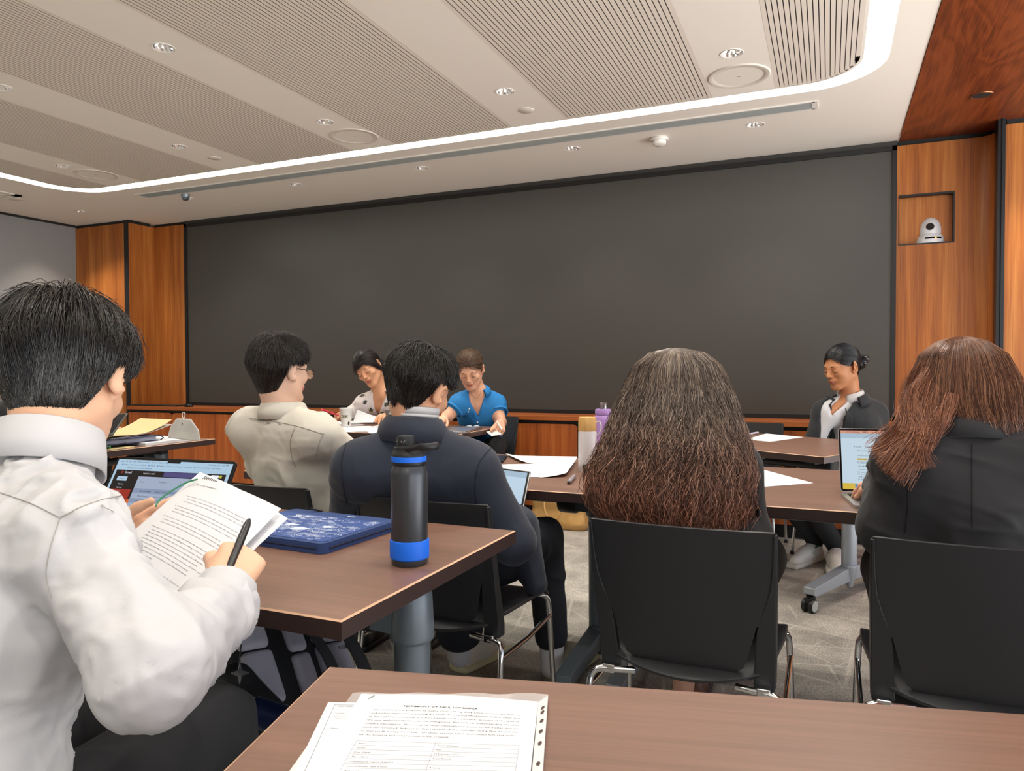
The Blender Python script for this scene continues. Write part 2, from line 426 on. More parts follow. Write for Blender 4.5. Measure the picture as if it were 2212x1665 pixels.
# rounded inner corner on the right
arc = [(.86+.08*math.sin(a), YF-.08*(1-math.cos(a))) for a in [PI/2*i/8 for i in range(9)]]+[(.94, YF-.19), (.98, YF-.19), (.98, YF+.05), (.86, YF+.05)]
b.prism(arc, 0, CZ-.035)
struct(b.build('wall_front', M_wood))
b = MB(); b.bx(XL, -6.43, 5.155, YF+.05, 0, CZ-.03); b.bx(-6.43, -6.372, 5.19, YF+.05, .0, CZ-.03); b.bx(-6.372, -6.366, 5.155, YF, .0, CZ-.03)
struct(b.build('wall_front_pier', M_wood))
b = MB(); b.bx(.965, XR, 5.235, YF+.05, 0, CZ-.035); struct(b.build('wall_right', M_wood))
b = MB(); b.bx(XL-.1, XL, YB, YF+.1, 0, CZ); struct(b.build('wall_left', mat('grey_wall', '8a8a8c', .8)))
b = MB(); b.bx(XL-.1, XR, YB-.1, YB, 0, CZ); struct(b.build('wall_back', MATS['grey_wall']))
b = MB(); b.bx(-6.43, -6.372, 5.15, 5.2, 0, CZ); struct(b.build('trim_1', M_black))
b = MB(); b.bx(.925, .965, 5.215, 5.30, 0, CZ-.004); b.bx(.945, .963, 5.205, 5.22, 0, CZ-.004); struct(b.build('trim_2', mat('dark_bronze', '25272a', .35, .4)))
b = MB(); b.bx(XL, -6.36, 5.165, 5.4, CZ-.03, CZ-.001); b.bx(XL, XL+.012, YB, 5.3, CZ-.022, CZ-.001); b.bx(-6.36, -5.9, YF+.012, YF+.06, CZ-.03, CZ-.001)
b.bx(RX0, 1.0, YF+.015, YF+.06, CZ-.036, CZ-.001); b.bx(.975, XR, 5.245, 5.4, CZ-.036, CZ-.001)
struct(b.build('trim_3', M_gap))
# niche
b = MB(); y1 = YF+.045; e = .006
b.bx(nx0, nx1, YF+.19, YF+.2, nz0, nz1, 1)
b.bx(nx0, nx1, YF+.002, YF+.2, nz0-e, nz0, 0); b.bx(nx0, nx1, YF+.002, YF+.2, nz1-.004, nz1+e, 0)
b.bx(nx0-e, nx0+.002, YF+.002, YF+.2, nz0, nz1, 0); b.bx(nx1-.002, nx1+e, YF-.002, YF+.2, nz0-e, nz1+e, 0)
b.bx(nx0, nx1, YF-.002, YF+.012, nz0-.008, nz0, 0); b.bx(nx0, nx1, YF-.002, YF+.012, nz1, nz1+.008, 0)
struct(b.build('trim_4', [M_black, mat('niche_back', '5a5854', .6)]))
# ================================================================ SCREEN + CABINETS
M_screen = mat('screen_glass', '42403c', .45, spec=.5)
t = thing('display_screen', 'huge switched-off dark grey screen with black frame filling the front wall', 'screen', (-2.76, YF, .78))
b = MB(); b.bx(-5.897, .378, YF-.012, YF+.02, .803, 2.556); b.build('screen_panel', M_screen, t, world=True)
b = MB(); f = .028
b.bx(-5.93, -5.895, YF-.022, YF+.03, .776, 2.585); b.bx(.376, .404, YF-.022, YF+.03, .776, 2.585)
b.bx(-5.93, .404, YF-.022, YF+.03, .776, .805); b.bx(-5.93, .404, YF-.022, YF+.03, 2.553, 2.585)
b.build('frame', mat('screen_frame', '0e0e0f', .5), t, world=True)
b = MB(); b.bx(-5.93, .404, YF-.008, YF+.05, 2.587, CZ-.001); struct(b.build('trim_5', mat('fascia', '33312f', .6)))
CF = 5.10
t = thing('ledge', 'long orange-brown wooden ledge running below the screen', 'ledge', (-2.7, 5.27, .73))
b = MB(); b.bx(-6.362, .92, CF, YF-.025, .742, .776); b.bx(-6.362, .92, YF-.03, YF-.022, .742, .7761); b.build('top', M_woodh, t, world=True, bevel=.002)
b = MB(); b.bx(-6.362, .92, CF+.018, YF-.03, .722, .741); b.build('shadow_rail', M_gap, t, world=True)
seams = [-6.362, -5.769, -4.60, -3.43, -2.26, -1.691, -.52, .14, .92]
for i in range(len(seams)-1):
    x0, x1 = seams[i], seams[i+1]
    where = ['at the far left end below the ledge', 'left, behind the grey felt pouch', 'left of the two women at the wall', 'behind the woman in the floral blouse', 'beside the tan handbag, behind the blue blouse chair', 'behind the curly-haired girl', 'behind the witness desk legs', 'in the right corner behind the witness'][i]
    t = thing('cabinet', 'low wood veneer cabinet '+where, 'cabinet', ((x0+x1)/2, 5.27, 0), 0, 'low cabinets along the front wall')
    b = MB(); b.bx(x0+.002, x1-.002, CF+.035, YF-.03, .09, .72); b.build('body', M_gap, t, world=True)
    b = MB(); r = .035; g = .004
    rl = r if i in (1, 5, 3) else .004; rr_ = r if i in (0, 4, 2) else .004
    pts = [(x0+g, .095), (x1-g, .095)]
    pts += [(x1-g-rr_+rr_*math.cos(a), .717-rr_+rr_*math.sin(a)) for a in [PI/2*k/6 for k in range(7)]]
    pts += [(x0+g+rl-rl*math.sin(a), .717-rl+rl*math.cos(a)) for a in [PI/2*k/6 for k in range(7)]]
    b.prism(pts, CF+.012, CF+.032, axis=1); b.build('door', M_woodr, t, world=True, bevel=.001)
    b = MB(); b.bx(x0, x1, CF+.06, YF-.03, 0, .085); b.build('plinth', M_gap, t, world=True)
# ptz camera in the niche
t = thing('conference_camera', 'white dome conference camera sitting in the square wall niche', 'camera', (.607, YF+.075, nz0+.001), .15)
M_cw = mat('camera_white', 'd9dde2', .35)
b = MB(); b.lathe([(0, .0), (.082, 0), (.085, .012), (.078, .042), (.066, .060), (0, .060)], n=36); b.build('base', M_cw, t)
b = MB(); b.lathe([(0, .058), (.062, .058), (.066, .066), (.066, .10), (.060, .128), (.047, .152), (.027, .170), (.008, .176), (0, .1765)], n=36); b.build('head', M_cw, t)
b = MB(); b.lathe([(0, 0), (.022, 0), (.024, -.004), (.024, -.02), (0, -.02)], (-.016, -.066, .105), n=24, R=rotm(PI/2, 0, -.1)); b.build('lens', mat('lens_black', '0b0c0d', .12), t)
b = MB(); b.tube([(-.045, -.066, .030), (-.03, -.0755, .030), (0, -.081, .030), (.03, -.0755, .030), (.045, -.066, .030)], .007, 8); b.build('sensor_window', mat('window_black', '0d0d0e', .2), t)
b = MB(); b.lathe([(0, -.005), (.005, 0), (0, .005)], (.012, -.086, .030), n=10); b.build('status_light', mat('led_orange', 'ff8a1c', .4, emit='ff7a10', es=8), t)
# black flat panel and mouse on the ledge at left
xk = ON(370, 873, 1, 5.2); t = thing('control_panel', 'thin flat black device lying on the ledge at the left screen corner', 'device', (-5.95, 5.22, .7765))
b = MB(); b.box((-.1, 0, .006), (.62, .16, .012)); b.build('body', M_black, t, bevel=.003)
t = thing('mouse', 'small black rounded mouse on the ledge by the screen corner', 'mouse', (-5.62, 5.17, .777))
b = MB(); b.lathe([(0, 0), (.034, 0), (.04, .008), (.034, .024), (.018, .033), (0, .035)], n=20, sx=1.5, sy=.8); b.build('shell', mat('black_gloss', '101112', .15), t)
b = MB(); b.box((.03, 0, .033), (.02, .004, .01)); b.build('wheel', M_black, t)

# ================================================================ TABLES
M_top = wood('table_laminate', '6a4e41', '7c5c4c', '8c6857', 'X', .40, .8, .6, fig=.55)
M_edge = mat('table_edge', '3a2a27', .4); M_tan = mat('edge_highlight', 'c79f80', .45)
M_grey = mat('leg_grey', '6d7780', .4, .3); M_silver = mat('leg_silver', 'a9b1ba', .38, .5); M_blk = mat('black_plastic', '161718', .5)
M_disc = mat('caster_disc', 'b9bcb4', .5)
def make_table(L, D, silver=False):
    t = thing('folding_table', 'x', 'table'); H = .73; th = .032
    b = MB(); hx, hy = L/2, D/2; q = .0022
    c = .004
    o4 = [(-hx+c, -hy+c), (hx-c, -hy+c), (hx-c, hy-c), (-hx+c, hy-c)]; e4 = [(-hx, -hy), (hx, -hy), (hx, hy), (-hx, hy)]
    b.add([(*p, H) for p in o4], [(0, 1, 2, 3)], 0)
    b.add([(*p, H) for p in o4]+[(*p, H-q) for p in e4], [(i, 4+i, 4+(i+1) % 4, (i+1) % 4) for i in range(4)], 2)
    b.add([(*p, H-q) for p in e4]+[(*p, H-th) for p in e4], [(i, 4+i, 4+(i+1) % 4, (i+1) % 4) for i in range(4)], 1)
    b.add([(*p, H-th) for p in e4], [(3, 2, 1, 0)], 1)
    b.build('tabletop', [M_top, M_edge, M_tan], t)
    ML = M_silver if silver else M_grey
    for s in (-1, 1):
        x = s*(hx-.085)
        b = MB(); b.lathe([(.033, .10), (.036, .13), (.037, .57), (.033, .575)], (x, 0, 0), n=28)
        # foot: two arms rising to the post
        for d in (-1, 1):
            pts = [(.0, .155), (.0, .085), (d*(D*.44), .072), (d*(D*.46), .082), (d*(D*.46), .112), (d*(D*.43), .118)]
            if d < 0: pts = pts[::-1]
            b.prism(pts, x-.028, x+.028, axis=0)
        b.lathe([(0, .05), (.014, .055), (.03, .13), (.034, .16)], (x+.018, -.03, 0), n=16)
        leg = b.build('leg', ML, t, bevel=.004, sharp=50)
        b = MB(); b.lathe([(.040, .565), (.046, .572), (.0465, .58), (.043, .66), (.040, .672), (.036, .675), (0, .690)], (x, 0, 0), n=30)
        b.prism([(x-.0, .60), (x-s*.02, .585), (x-s*.11, .59), (x-s*.12, .62), (x-s*.11, .655), (x-.0, .668)], -.036, .036, axis=1)
        b.build('leg_head', ML, leg, bevel=.003)
        b = MB(); b.lathe([(0, -.035), (.052, -.035), (.055, -.03), (.055, .03), (.052, .035), (0, .035)], (x-s*.115, 0, .628), n=26, R=rotm(0, PI/2, 0)); b.build('hinge', M_blk, leg)
        b = MB(); b.box((x-s*.03, 0, .690), (.10, .16, .014)); b.box((x-s*.115, 0, .675), (.05, .34, .04)); b.build('bracket', M_blk, leg)
        for d in (-1, 1):
            y = d*D*.44
            b = MB(); b.lathe([(.02, .055), (.021, .072), (0, .073)], (x, y, 0), n=14); b.box((x, y+d*.008, .055), (.03, .05, .022)); b.build('caster_fork', M_blk, leg)
            for e in (-1, 1):
                b = MB(); R = rotm(0, PI/2, 0)
                b.lathe([(0, -.009), (.029, -.009), (.031, -.006), (.031, .006), (.029, .009), (0, .009)], (x+e*.018, y+d*.012, .031), n=26, R=R, m=0)
                b.lathe([(0, -.0005), (.026, -.0005), (.026, .0005), (0, .0005)], (x+e*.0275, y+d*.012, .031), n=26, R=R, m=1)
                b.build('wheel', [M_blk, M_disc], leg)
    b = MB(); b.tube([(-hx+.2, 0, .628), (hx-.2, 0, .628)], .02, 14); b.build('crossbar', M_blk, t)
    b = MB()
    for s in (-1, 1): b.box((s*.25, -hy+.05, .692), (.14, .03, .012)); b.box((s*(hx-.35), hy-.05, .692), (.1, .02, .012))
    b.build('latch', M_blk, t)
    return t
def table(L, D, x, y, rz, lab, silver=False):
    t = make_table(L, D, silver); t.location = (x, y, 0); t.rotation_euler = (0, 0, rz); t['label'] = lab; t['group'] = 'brown folding tables'; return t
T_M = table(1.4, .705, -1.408, 1.3005, 0, 'brown folding table with the black water bottle and blue laptop sleeve on it')
T_F = table(1.4, .70, -.616+.971*.7+.239*.35, .798+.239*.7-.971*.35, math.radians(13.84), 'brown folding table closest to the viewer with the testimony papers on it')
T_CR = table(1.41, .885, -.007, 2.667, 0, 'brown folding table in front of the curly-haired and red-haired girls', True)
T_CL = table(1.41, .885, -1.421, 2.667, 0, 'brown folding table in front of the two boys, with loose papers and white flask')
_u = np.array([-.89, .456]); _v = np.array([.456, .89]); _A = np.array([-.017, 3.549])
_c = _A+_u*.65+_v*.42
T_W = table(1.3, .84, _c[0], _c[1], math.radians(-27.1), 'brown folding table turned at an angle in front of the woman in the black suit', True)
T_J = table(1.4, .75, -2.77, 4.215, 0, 'brown folding table where the floral-blouse and blue-blouse women sit')
T_L = table(1.40, .69, -3.605, 2.49, math.radians(90), 'brown folding table at the far left loaded with folders')

# ================================================================ CHAIRS
M_shell = mat('chair_shell', '232427', .42, spec=.45, bump=(700, .06)); M_chrome = mat('chrome', 'd5d8da', .12, 1.0)
def shell_panel(name, rows, parent, thick, curve, yfun, nx=20):
    vs = []; fs = []
    for z, hw in rows:
        for j in range(nx+1):
            x = hw*(2*j/nx-1); vs.append((x, yfun(z)+curve*(x/.22)**2, z))
    m = nx+1
    for i in range(len(rows)-1):
        for j in range(nx): fs.append((i*m+j, i*m+j+1, (i+1)*m+j+1, (i+1)*m+j))
    o = np_mesh(name, vs, fs, M_shell, parent, True, world=False)
    s = o.modifiers.new('Solidify', 'SOLIDIFY'); s.thickness = thick; s.offset = 0
    bv = o.modifiers.new('Bevel', 'BEVEL'); bv.width = .002; bv.segments = 2; bv.limit_method = 'ANGLE'; bv.harden_normals = True
    return o
def make_chair():
    t = thing('stacking_chair', 'x', 'chair')
    yb = lambda z: -.175-.085*((z-.42)/.35)**.9 if z > .42 else -.175
    rows = [(.418, .07), (.421, .10), (.428, .125), (.436, .137), (.46, .146), (.50, .156), (.535, .165), (.545, .168), (.552, .19), (.556, .200), (.60, .203), (.66, .206), (.72, .209), (.762, .211), (.768, .210), (.770, .207)]
    shell_panel('backrest', rows, t, .007, .022, yb)
    for s in (-1, 1):
        b = MB(); vs = []
        zs = [.385, .42, .47, .52, .56, .60, .64, .69, .765]
        inn = [.158, .160, .163, .166, .172, .188, .198, .203, .206]; ou = [.205, .206, .208, .209, .210, .211, .212, .2125, .213]
        for z, a, c in zip(zs, inn, ou):
            y = yb(z)+.022*(c/.22)**2
            vs += [(s*a, y-.010, z), (s*c, y-.008, z), (s*(c+.002), y+.03*(1-(z-.385)/.5), z), (s*a, y+.012, z)]
        fs = []
        for i in range(len(zs)-1):
            for j in range(4): fs.append((i*4+j, i*4+(j+1) % 4, i*4+4+(j+1) % 4, i*4+4+j))
        fs += [(3, 2, 1, 0), tuple(len(vs)-4+j for j in range(4))]
        b.add(vs, fs); b.build('back_post', M_shell, t, bevel=.003)
    # seat: dished slab with a rounded rear lip
    nx, ny = 18, 16; vs = []; fs = []
    for i in range(ny+1):
        v = i/ny
        for j in range(nx+1):
            u = 2*j/nx-1; hw = .195+.022*min(1, v*1.6)
            x = hw*u; y = -.155-.055*(1-u*u)+(.20+.155+.055*(1-u*u))*v+.012*(1-u*u)*v
            z = .437-.012*(1-u*u)*math.sin(v*PI)*1.2-(.035*(1-v/.12)**1.5*(.4+.6*(1-u*u)) if v < .12 else 0)-(.03*((v-.85)/.15)**2 if v > .85 else 0)+.006*u*u
            vs.append((x, y, z))
    m = nx+1
    for i in range(ny):
        for j in range(nx): fs.append((i*m+j, i*m+j+1, (i+1)*m+j+1, (i+1)*m+j))
    o = np_mesh('seat', vs, fs, M_shell, t, True, world=False)
    sd = o.modifiers.new('Solidify', 'SOLIDIFY'); sd.thickness = .012; sd.offset = -1
    bv = o.modifiers.new('Bevel', 'BEVEL'); bv.width = .003; bv.segments = 2; bv.limit_method = 'ANGLE'; bv.harden_normals = True
    for s in (-1, 1):
        b = MB(); b.tube(smooth_path([(s*.232, -.235, .004), (s*.229, -.215, .20), (s*.227, -.2, .33), (s*.222, -.19, .372), (s*.20, -.183, .385), (s*.16, -.175, .386), (s*.12, -.165, .386)], 5), .0085, 10)
        leg = b.build('leg', M_chrome, t)
        b = MB(); b.lathe([(0, 0), (.012, 0), (.013, .01), (.010, .022), (0, .022)], (s*.232, -.235, 0), n=12); b.build('glide', M_blk, leg)
        b = MB(); b.tube(smooth_path([(s*.232, .215, .004), (s*.226, .200, .20), (s*.221, .185, .37), (s*.216, .175, .405), (s*.20, .16, .416), (s*.14, .15, .417)], 5), .0085, 10)
        leg = b.build('leg', M_chrome, t)
        b = MB(); b.lathe([(0, 0), (.012, 0), (.013, .01), (.010, .022), (0, .022)], (s*.232, .215, 0), n=12); b.build('glide', M_blk, leg)
        b = MB(); b.tube([(s*.226, -.196, .345), (s*.224, .0, .335), (s*.224, .192, .345)], .007, 10); b.build('side_rail', M_chrome, t)
        b = MB(); b.box((s*.182, -.172, .388), (.03, .03, .022)); b.build('clamp', M_chrome, t, bevel=.003)
    return t
ch0 = make_chair(); fst = [True]
def chair(x, y, rz, lab):
    o = ch0 if fst[0] else copy_tree(ch0); fst[0] = False
    o.location = (x, y, 0); o.rotation_euler = (0, 0, rz); o['label'] = lab; o['category'] = 'chair'; o['group'] = 'black stacking chairs'; return o
DYB = .245   # top of the backrest lies this far behind the chair origin
chair(-.314, 1.676+DYB, 0, 'black plastic chair with chrome legs under the curly-haired girl')
chair(.298, 1.722+DYB, 0, 'black plastic chair with chrome legs under the red-haired girl at right')
chair(-1.035, 1.735+DYB, 0, 'black plastic chair the boy in the navy jacket sits on')
chair(-1.655, 1.765+DYB, 0, 'black plastic chair the boy with glasses and white shirt sits on')
chair(-.985, .50, 0, 'black plastic chair under the boy holding papers in the foreground')
chair(-2.33, 4.77, PI+.02, 'black plastic chair behind the woman in the blue blouse')
chair(-3.2, 4.80, PI, 'black plastic chair behind the woman in the floral blouse')
chair(-.50, 4.80, PI-.1, 'empty black plastic chair behind the angled table')
chair(.115, 4.772, PI-.56, 'black plastic chair under the woman in the black suit')
# ================================================================ IMPLICIT SURFACES (bodies, clothes, bags)
def nrm(v): v = np.asarray(v, float); return v/(np.linalg.norm(v)+1e-12)
def _hash(ix, iy, iz):
    h = (ix*374761393+iy*668265263+iz*2147483647+1013904223) & 0x7fffffff
    h = ((h ^ (h >> 13))*1274126177) & 0x7fffffff
    return ((h ^ (h >> 16)) & 0xffff)/65535.0
def vnoise(P):
    P = np.asarray(P, float); I = np.floor(P).astype(np.int64); f = P-I; u = f*f*f*(f*(f*6-15)+10)
    x, y, z = I[:, 0], I[:, 1], I[:, 2]; r = 0
    for dx in (0, 1):
        wx = u[:, 0] if dx else 1-u[:, 0]
        for dy in (0, 1):
            wy = u[:, 1] if dy else 1-u[:, 1]
            for dz in (0, 1):
                wz = u[:, 2] if dz else 1-u[:, 2]
                r = r+wx*wy*wz*_hash(x+dx, y+dy, z+dz)
    return r*2-1
def fbm(P, o=3):
    s = 0; a = 1; t = 0
    for i in range(o): s = s+a*vnoise(P*(2**i)+17.3*i); t += a; a *= .5
    return s/t
CAP = .1
class SDF:
    def __init__(s): s.p = []
    def rc(s, a, b, ra, rb=None, k=.02, op='u', sx=None):
        rb = ra if rb is None else rb
        s.p.append(('rc', np.array(a, float), np.array(b, float), ra, rb, k, op)); return s
    def el(s, c, r, R=None, k=.02, op='u'):
        s.p.append(('el', np.array(c, float), np.array(r, float), np.eye(3) if R is None else np.array(R), 0, k, op)); return s
    def bx(s, c, h, R=None, rad=.01, k=.01, op='u'):
        s.p.append(('bx', np.array(c, float), np.array(h, float), np.eye(3) if R is None else np.array(R), rad, k, op)); return s
    def cut(s, c, n, rad=9.0, k=.004):
        s.p.append(('cut', np.array(c, float), nrm(n), rad, 0, k, 'c')); return s
    def ext(s, other): s.p += other.p; return s
    @staticmethod
    def _b(q):
        if q[0] == 'rc': c = (q[1]+q[2])/2; return c, np.linalg.norm(q[1]-q[2])/2+max(q[3], q[4])
        if q[0] == 'el': return q[1], q[2].max()
        if q[0] == 'bx': return q[1], np.linalg.norm(q[2])
        return q[1], q[3]
    def bounds(s):
        lo = np.full(3, 1e9); hi = -lo
        for q in s.p:
            if q[6] != 'u': continue
            c, r = s._b(q)
            if q[0] == 'rc':
                l = np.minimum(q[1]-q[3], q[2]-q[4]); h = np.maximum(q[1]+q[3], q[2]+q[4])
            else: l = c-r; h = c+r
            lo = np.minimum(lo, l); hi = np.maximum(hi, h)
        return lo-.03, hi+.03
    def ev(s, P):
        P = np.asarray(P, float); d = np.full(len(P), CAP)
        for q in s.p:
            c, r = s._b(q); k = q[5]
            w = P-c
            m = np.nonzero((w*w).sum(1) < (r+.075+k)**2)[0] if r < 5 else np.arange(len(P))
            if len(m) == 0: continue
            X = P[m]
            if q[0] == 'rc':
                ba = q[2]-q[1]; L = ba@ba+1e-12; h = np.clip(((X-q[1])@ba)/L, 0, 1)
                e = np.linalg.norm(X-q[1]-h[:, None]*ba, axis=1)-(q[3]+(q[4]-q[3])*h)
            elif q[0] == 'el':
                Y = (X-q[1])@q[3]; k0 = np.linalg.norm(Y/q[2], axis=1); k1 = np.linalg.norm(Y/q[2]**2, axis=1)+1e-9
                e = k0*(k0-1)/k1
            elif q[0] == 'bx':
                Y = np.abs((X-q[1])@q[3])-(q[2]-q[4]); e = np.linalg.norm(np.maximum(Y, 0), axis=1)+np.minimum(Y.max(1), 0)-q[4]
            else: e = (X-q[1])@q[2]
            a = d[m]
            if q[6] == 'u': hh = np.maximum(k-np.abs(a-e), 0)/max(k, 1e-6); d[m] = np.minimum(a, e)-hh*hh*k*.25
            elif q[6] == 's': e = -e; hh = np.maximum(k-np.abs(a-e), 0)/max(k, 1e-6); d[m] = np.maximum(a, e)+hh*hh*k*.25
            else: hh = np.maximum(k-np.abs(a-e), 0)/max(k, 1e-6); d[m] = np.maximum(a, e)+hh*hh*k*.25
        return d
    def grad(s, P, e=.002):
        g = np.stack([s.ev(P+np.eye(3)[i]*e)-s.ev(P-np.eye(3)[i]*e) for i in range(3)], 1)
        return g/(np.linalg.norm(g, axis=1)[:, None]+1e-9)
    def mesh(s, h=.006, fn=None, clip=None):
        ev = s.ev if fn is None else (lambda P: fn(P, s.ev(P)))
        lo, hi = s.bounds()
        if clip is not None: lo = np.maximum(lo, clip[0]); hi = np.minimum(hi, clip[1])
        B = 8; nb = np.ceil((hi-lo)/(h*B)).astype(int)+1; N = nb*B
        ci = np.stack(np.meshgrid(*[np.arange(n) for n in nb], indexing='ij'), -1).reshape(-1, 3)
        cc = lo+(ci+.5)*B*h-h/2
        dc = ev(cc); act = np.abs(dc) < min(B*h*.87*1.6, CAP*.98)
        vals = np.empty(N, np.float32)
        sg = np.where(dc.reshape(nb) < 0, -CAP, CAP).astype(np.float32)
        vals[:] = np.repeat(np.repeat(np.repeat(sg, B, 0), B, 1), B, 2)
        off = np.stack(np.meshgrid(*[np.arange(B)]*3, indexing='ij'), -1).reshape(-1, 3)
        ai = (ci[act][:, None, :]*B+off[None]).reshape(-1, 3)
        for st in range(0, len(ai), 400000):
            j = ai[st:st+400000]; vals[j[:, 0], j[:, 1], j[:, 2]] = ev(lo+j*h)
        vals[0] = vals[-1] = CAP; vals[:, 0] = vals[:, -1] = CAP; vals[:, :, 0] = vals[:, :, -1] = CAP
        # candidate cells: active points plus their -1 neighbours
        ok = (ai < (N-1)).all(1); c0 = ai[ok]
        extra = []
        for dx in (0, 1):
            for dy in (0, 1):
                for dz in (0, 1):
                    if dx+dy+dz: 
                        e_ = c0[((c0[:, 0] % B == 0) | (dx == 0)) & ((c0[:, 1] % B == 0) | (dy == 0)) & ((c0[:, 2] % B == 0) | (dz == 0))]-[dx, dy, dz]
                        extra.append(e_[(e_ >= 0).all(1)])
        cells = np.concatenate([c0]+extra)
        flat = np.unique(cells[:, 0]*(N[1]*N[2])+cells[:, 1]*N[2]+cells[:, 2])
        V = vals.reshape(-1); st_ = (N[1]*N[2], N[2], 1)
        corner = [(i, j, k) for i in (0, 1) for j in (0, 1) for k in (0, 1)]
        cv = np.stack([V[flat+i*st_[0]+j*st_[1]+k] for i, j, k in corner], 1)
        neg = cv < 0; mix = neg.any(1) & ~neg.all(1)
        flat = flat[mix]; cv = cv[mix]; neg = neg[mix]
        pos = np.zeros((len(flat), 3)); cnt = np.zeros(len(flat))
        for a in range(8):
            for b_ in range(a+1, 8):
                da = [corner[b_][i]-corner[a][i] for i in range(3)]
                if sum(map(abs, da)) != 1: continue
                x = neg[:, a] != neg[:, b_]
                t = cv[x, a]/(cv[x, a]-cv[x, b_])
                pos[x] += np.array(corner[a])+t[:, None]*np.array(da); cnt[x] += 1
        pos /= cnt[:, None]
        ijk = np.stack([flat//st_[0], (flat//st_[1]) % N[1], flat % N[2]], 1)
        v = lo+(ijk+pos)*h
        idx = np.full(V.shape, -1, np.int32); idx[flat] = np.arange(len(flat))
        F = []
        for ax in range(3):
            o1, o2 = [(1, 2), (2, 0), (0, 1)][ax]
            a = V[flat] < 0; b_ = V[flat+st_[ax]] < 0
            x = (a != b_) & (ijk[:, o1] > 0) & (ijk[:, o2] > 0)
            f0 = flat[x]; q = np.stack([idx[f0], idx[f0-st_[o1]], idx[f0-st_[o1]-st_[o2]], idx[f0-st_[o2]]], 1)
            fl = a[x]; q[fl] = q[fl][:, ::-1]
            F.append(q[(q >= 0).all(1)])
        f = np.concatenate(F)[:, ::-1]
        return v, f
def vnormals(v, f):
    n = np.zeros_like(v); a = np.cross(v[f[:, 2]]-v[f[:, 0]], v[f[:, 3]]-v[f[:, 1]]) if f.shape[1] == 4 else np.cross(v[f[:, 1]]-v[f[:, 0]], v[f[:, 2]]-v[f[:, 0]])
    for i in range(f.shape[1]): np.add.at(n, f[:, i], a)
    return n/(np.linalg.norm(n, axis=1)[:, None]+1e-12)
def relax(v, f, it=2, w=.5):
    for _ in range(it):
        s = np.zeros_like(v); c = np.zeros(len(v))
        for i in range(4):
            for j in ((i+1) % 4, (i-1) % 4): np.add.at(s, f[:, i], v[f[:, j]]); np.add.at(c, f[:, i], 1)
        v = v*(1-w)+w*s/np.maximum(c, 1)[:, None]
    return v
def folds(v, f, amp=.005, sc=9, dirs=None, seed=0., ridge=.6, crease=False):
    n = vnormals(v, f); P = v*sc+seed
    if dirs is not None:
        d = nrm(dirs); P = P-np.outer(P@d, d)*.72
    w = np.stack([vnoise(P*.6+5), vnoise(P*.6+31), vnoise(P*.6+57)], 1)*.7
    a = vnoise(P+w); r = 1-np.abs(vnoise(P*1.3+w+40))*2
    if crease:
        m_ = np.clip(vnoise(v*7+seed+3)*1.6+.25, 0, 1); return v+n*(amp*(np.clip(1-np.abs(a)*3.2, 0, 1)**1.4-.22)*m_)[:, None]
    mask = .35+.65*np.clip(vnoise(v*4+seed+9)*1.2+.5, 0, 1)
    return v+n*(amp*(a*(1-ridge)+np.clip(r, -.2, 1)*ridge)*mask)[:, None]
def sdf_obj(name, s, mats, parent, h=.006, fold=None, fn=None, clip=None, rel=1, mi=None):
    v, f = s.mesh(h, fn, clip)
    if rel: v = relax(v, f, rel)
    if fold:
        for kw in (fold if isinstance(fold, list) else [fold]): v = folds(v, f, **kw)
    m = None
    if mi is not None: m = mi(v[f].mean(1))
    o = np_mesh(name, v, f, mats, parent, True, m)
    return o
def on_surface(s, pts, off=.0008, it=6):
    P = np.array(pts, float)
    for _ in range(it):
        d = s.ev(P); g = s.grad(P); P = P-g*(np.clip(d, -.03, .03)-off)[:, None]
    return P
def on_mesh(o, pts, off=.0006, n=8, eye=None):
    from mathutils.bvhtree import BVHTree
    M = chain(o); Mi = M.inverted(); vs = [v.co[:] for v in o.data.vertices]; fs = [tuple(p.vertices) for p in o.data.polygons]
    t = BVHTree.FromPolygons(vs, fs); out = []
    for p in smooth_path(pts, n):
        h = None
        if eye is not None: h = t.ray_cast(Mi @ Vector(eye), (Mi @ Vector(p)-Mi @ Vector(eye)).normalized())
        if h is None or h[0] is None or (M @ h[0]-Vector(p)).length > .15: h = t.find_nearest(Mi @ Vector(p))
        q = M @ (h[0]+h[1]*off); out.append(np.array(q))
    return out
def seam(o, lines, m, r=.0009, t0=None, name='seam', off=.0009):
    for L in lines:
        b = MB(); b.tube(on_mesh(o, L, off, 24, CAM), r, 5); b.build(name, m, o, world=True)
def strands_mesh(S, r, sides=3, taper=True):
    # S: n x k x 3 polylines -> thin tubes
    n, k, _ = S.shape
    T = np.empty_like(S); T[:, 1:-1] = S[:, 2:]-S[:, :-2]; T[:, 0] = S[:, 1]-S[:, 0]; T[:, -1] = S[:, -1]-S[:, -2]
    T /= np.linalg.norm(T, axis=2)[..., None]+1e-9
    ref = np.array([.31, .52, .79]); U = np.cross(T, ref); U /= np.linalg.norm(U, axis=2)[..., None]+1e-9; W = np.cross(T, U)
    rr = np.asarray(r).reshape(-1, 1)*(np.concatenate([np.ones(k-2), [.75, .15]]) if taper else np.ones(k))[None, :]
    V = []
    for j in range(sides):
        a = 2*PI*j/sides; V.append(S+(math.cos(a)*U+math.sin(a)*W)*rr[..., None])
    V = np.stack(V, 2).reshape(-1, 3)                  # n,k,sides
    base = (np.arange(n)*k*sides)[:, None, None]+(np.arange(k-1)*sides)[None, :, None]
    F = []
    for j in range(sides):
        j2 = (j+1) % sides
        F.append(np.stack([base+j, base+j2, base+sides+j2, base+sides+j], -1).reshape(-1, 4))
    return V, np.concatenate(F)
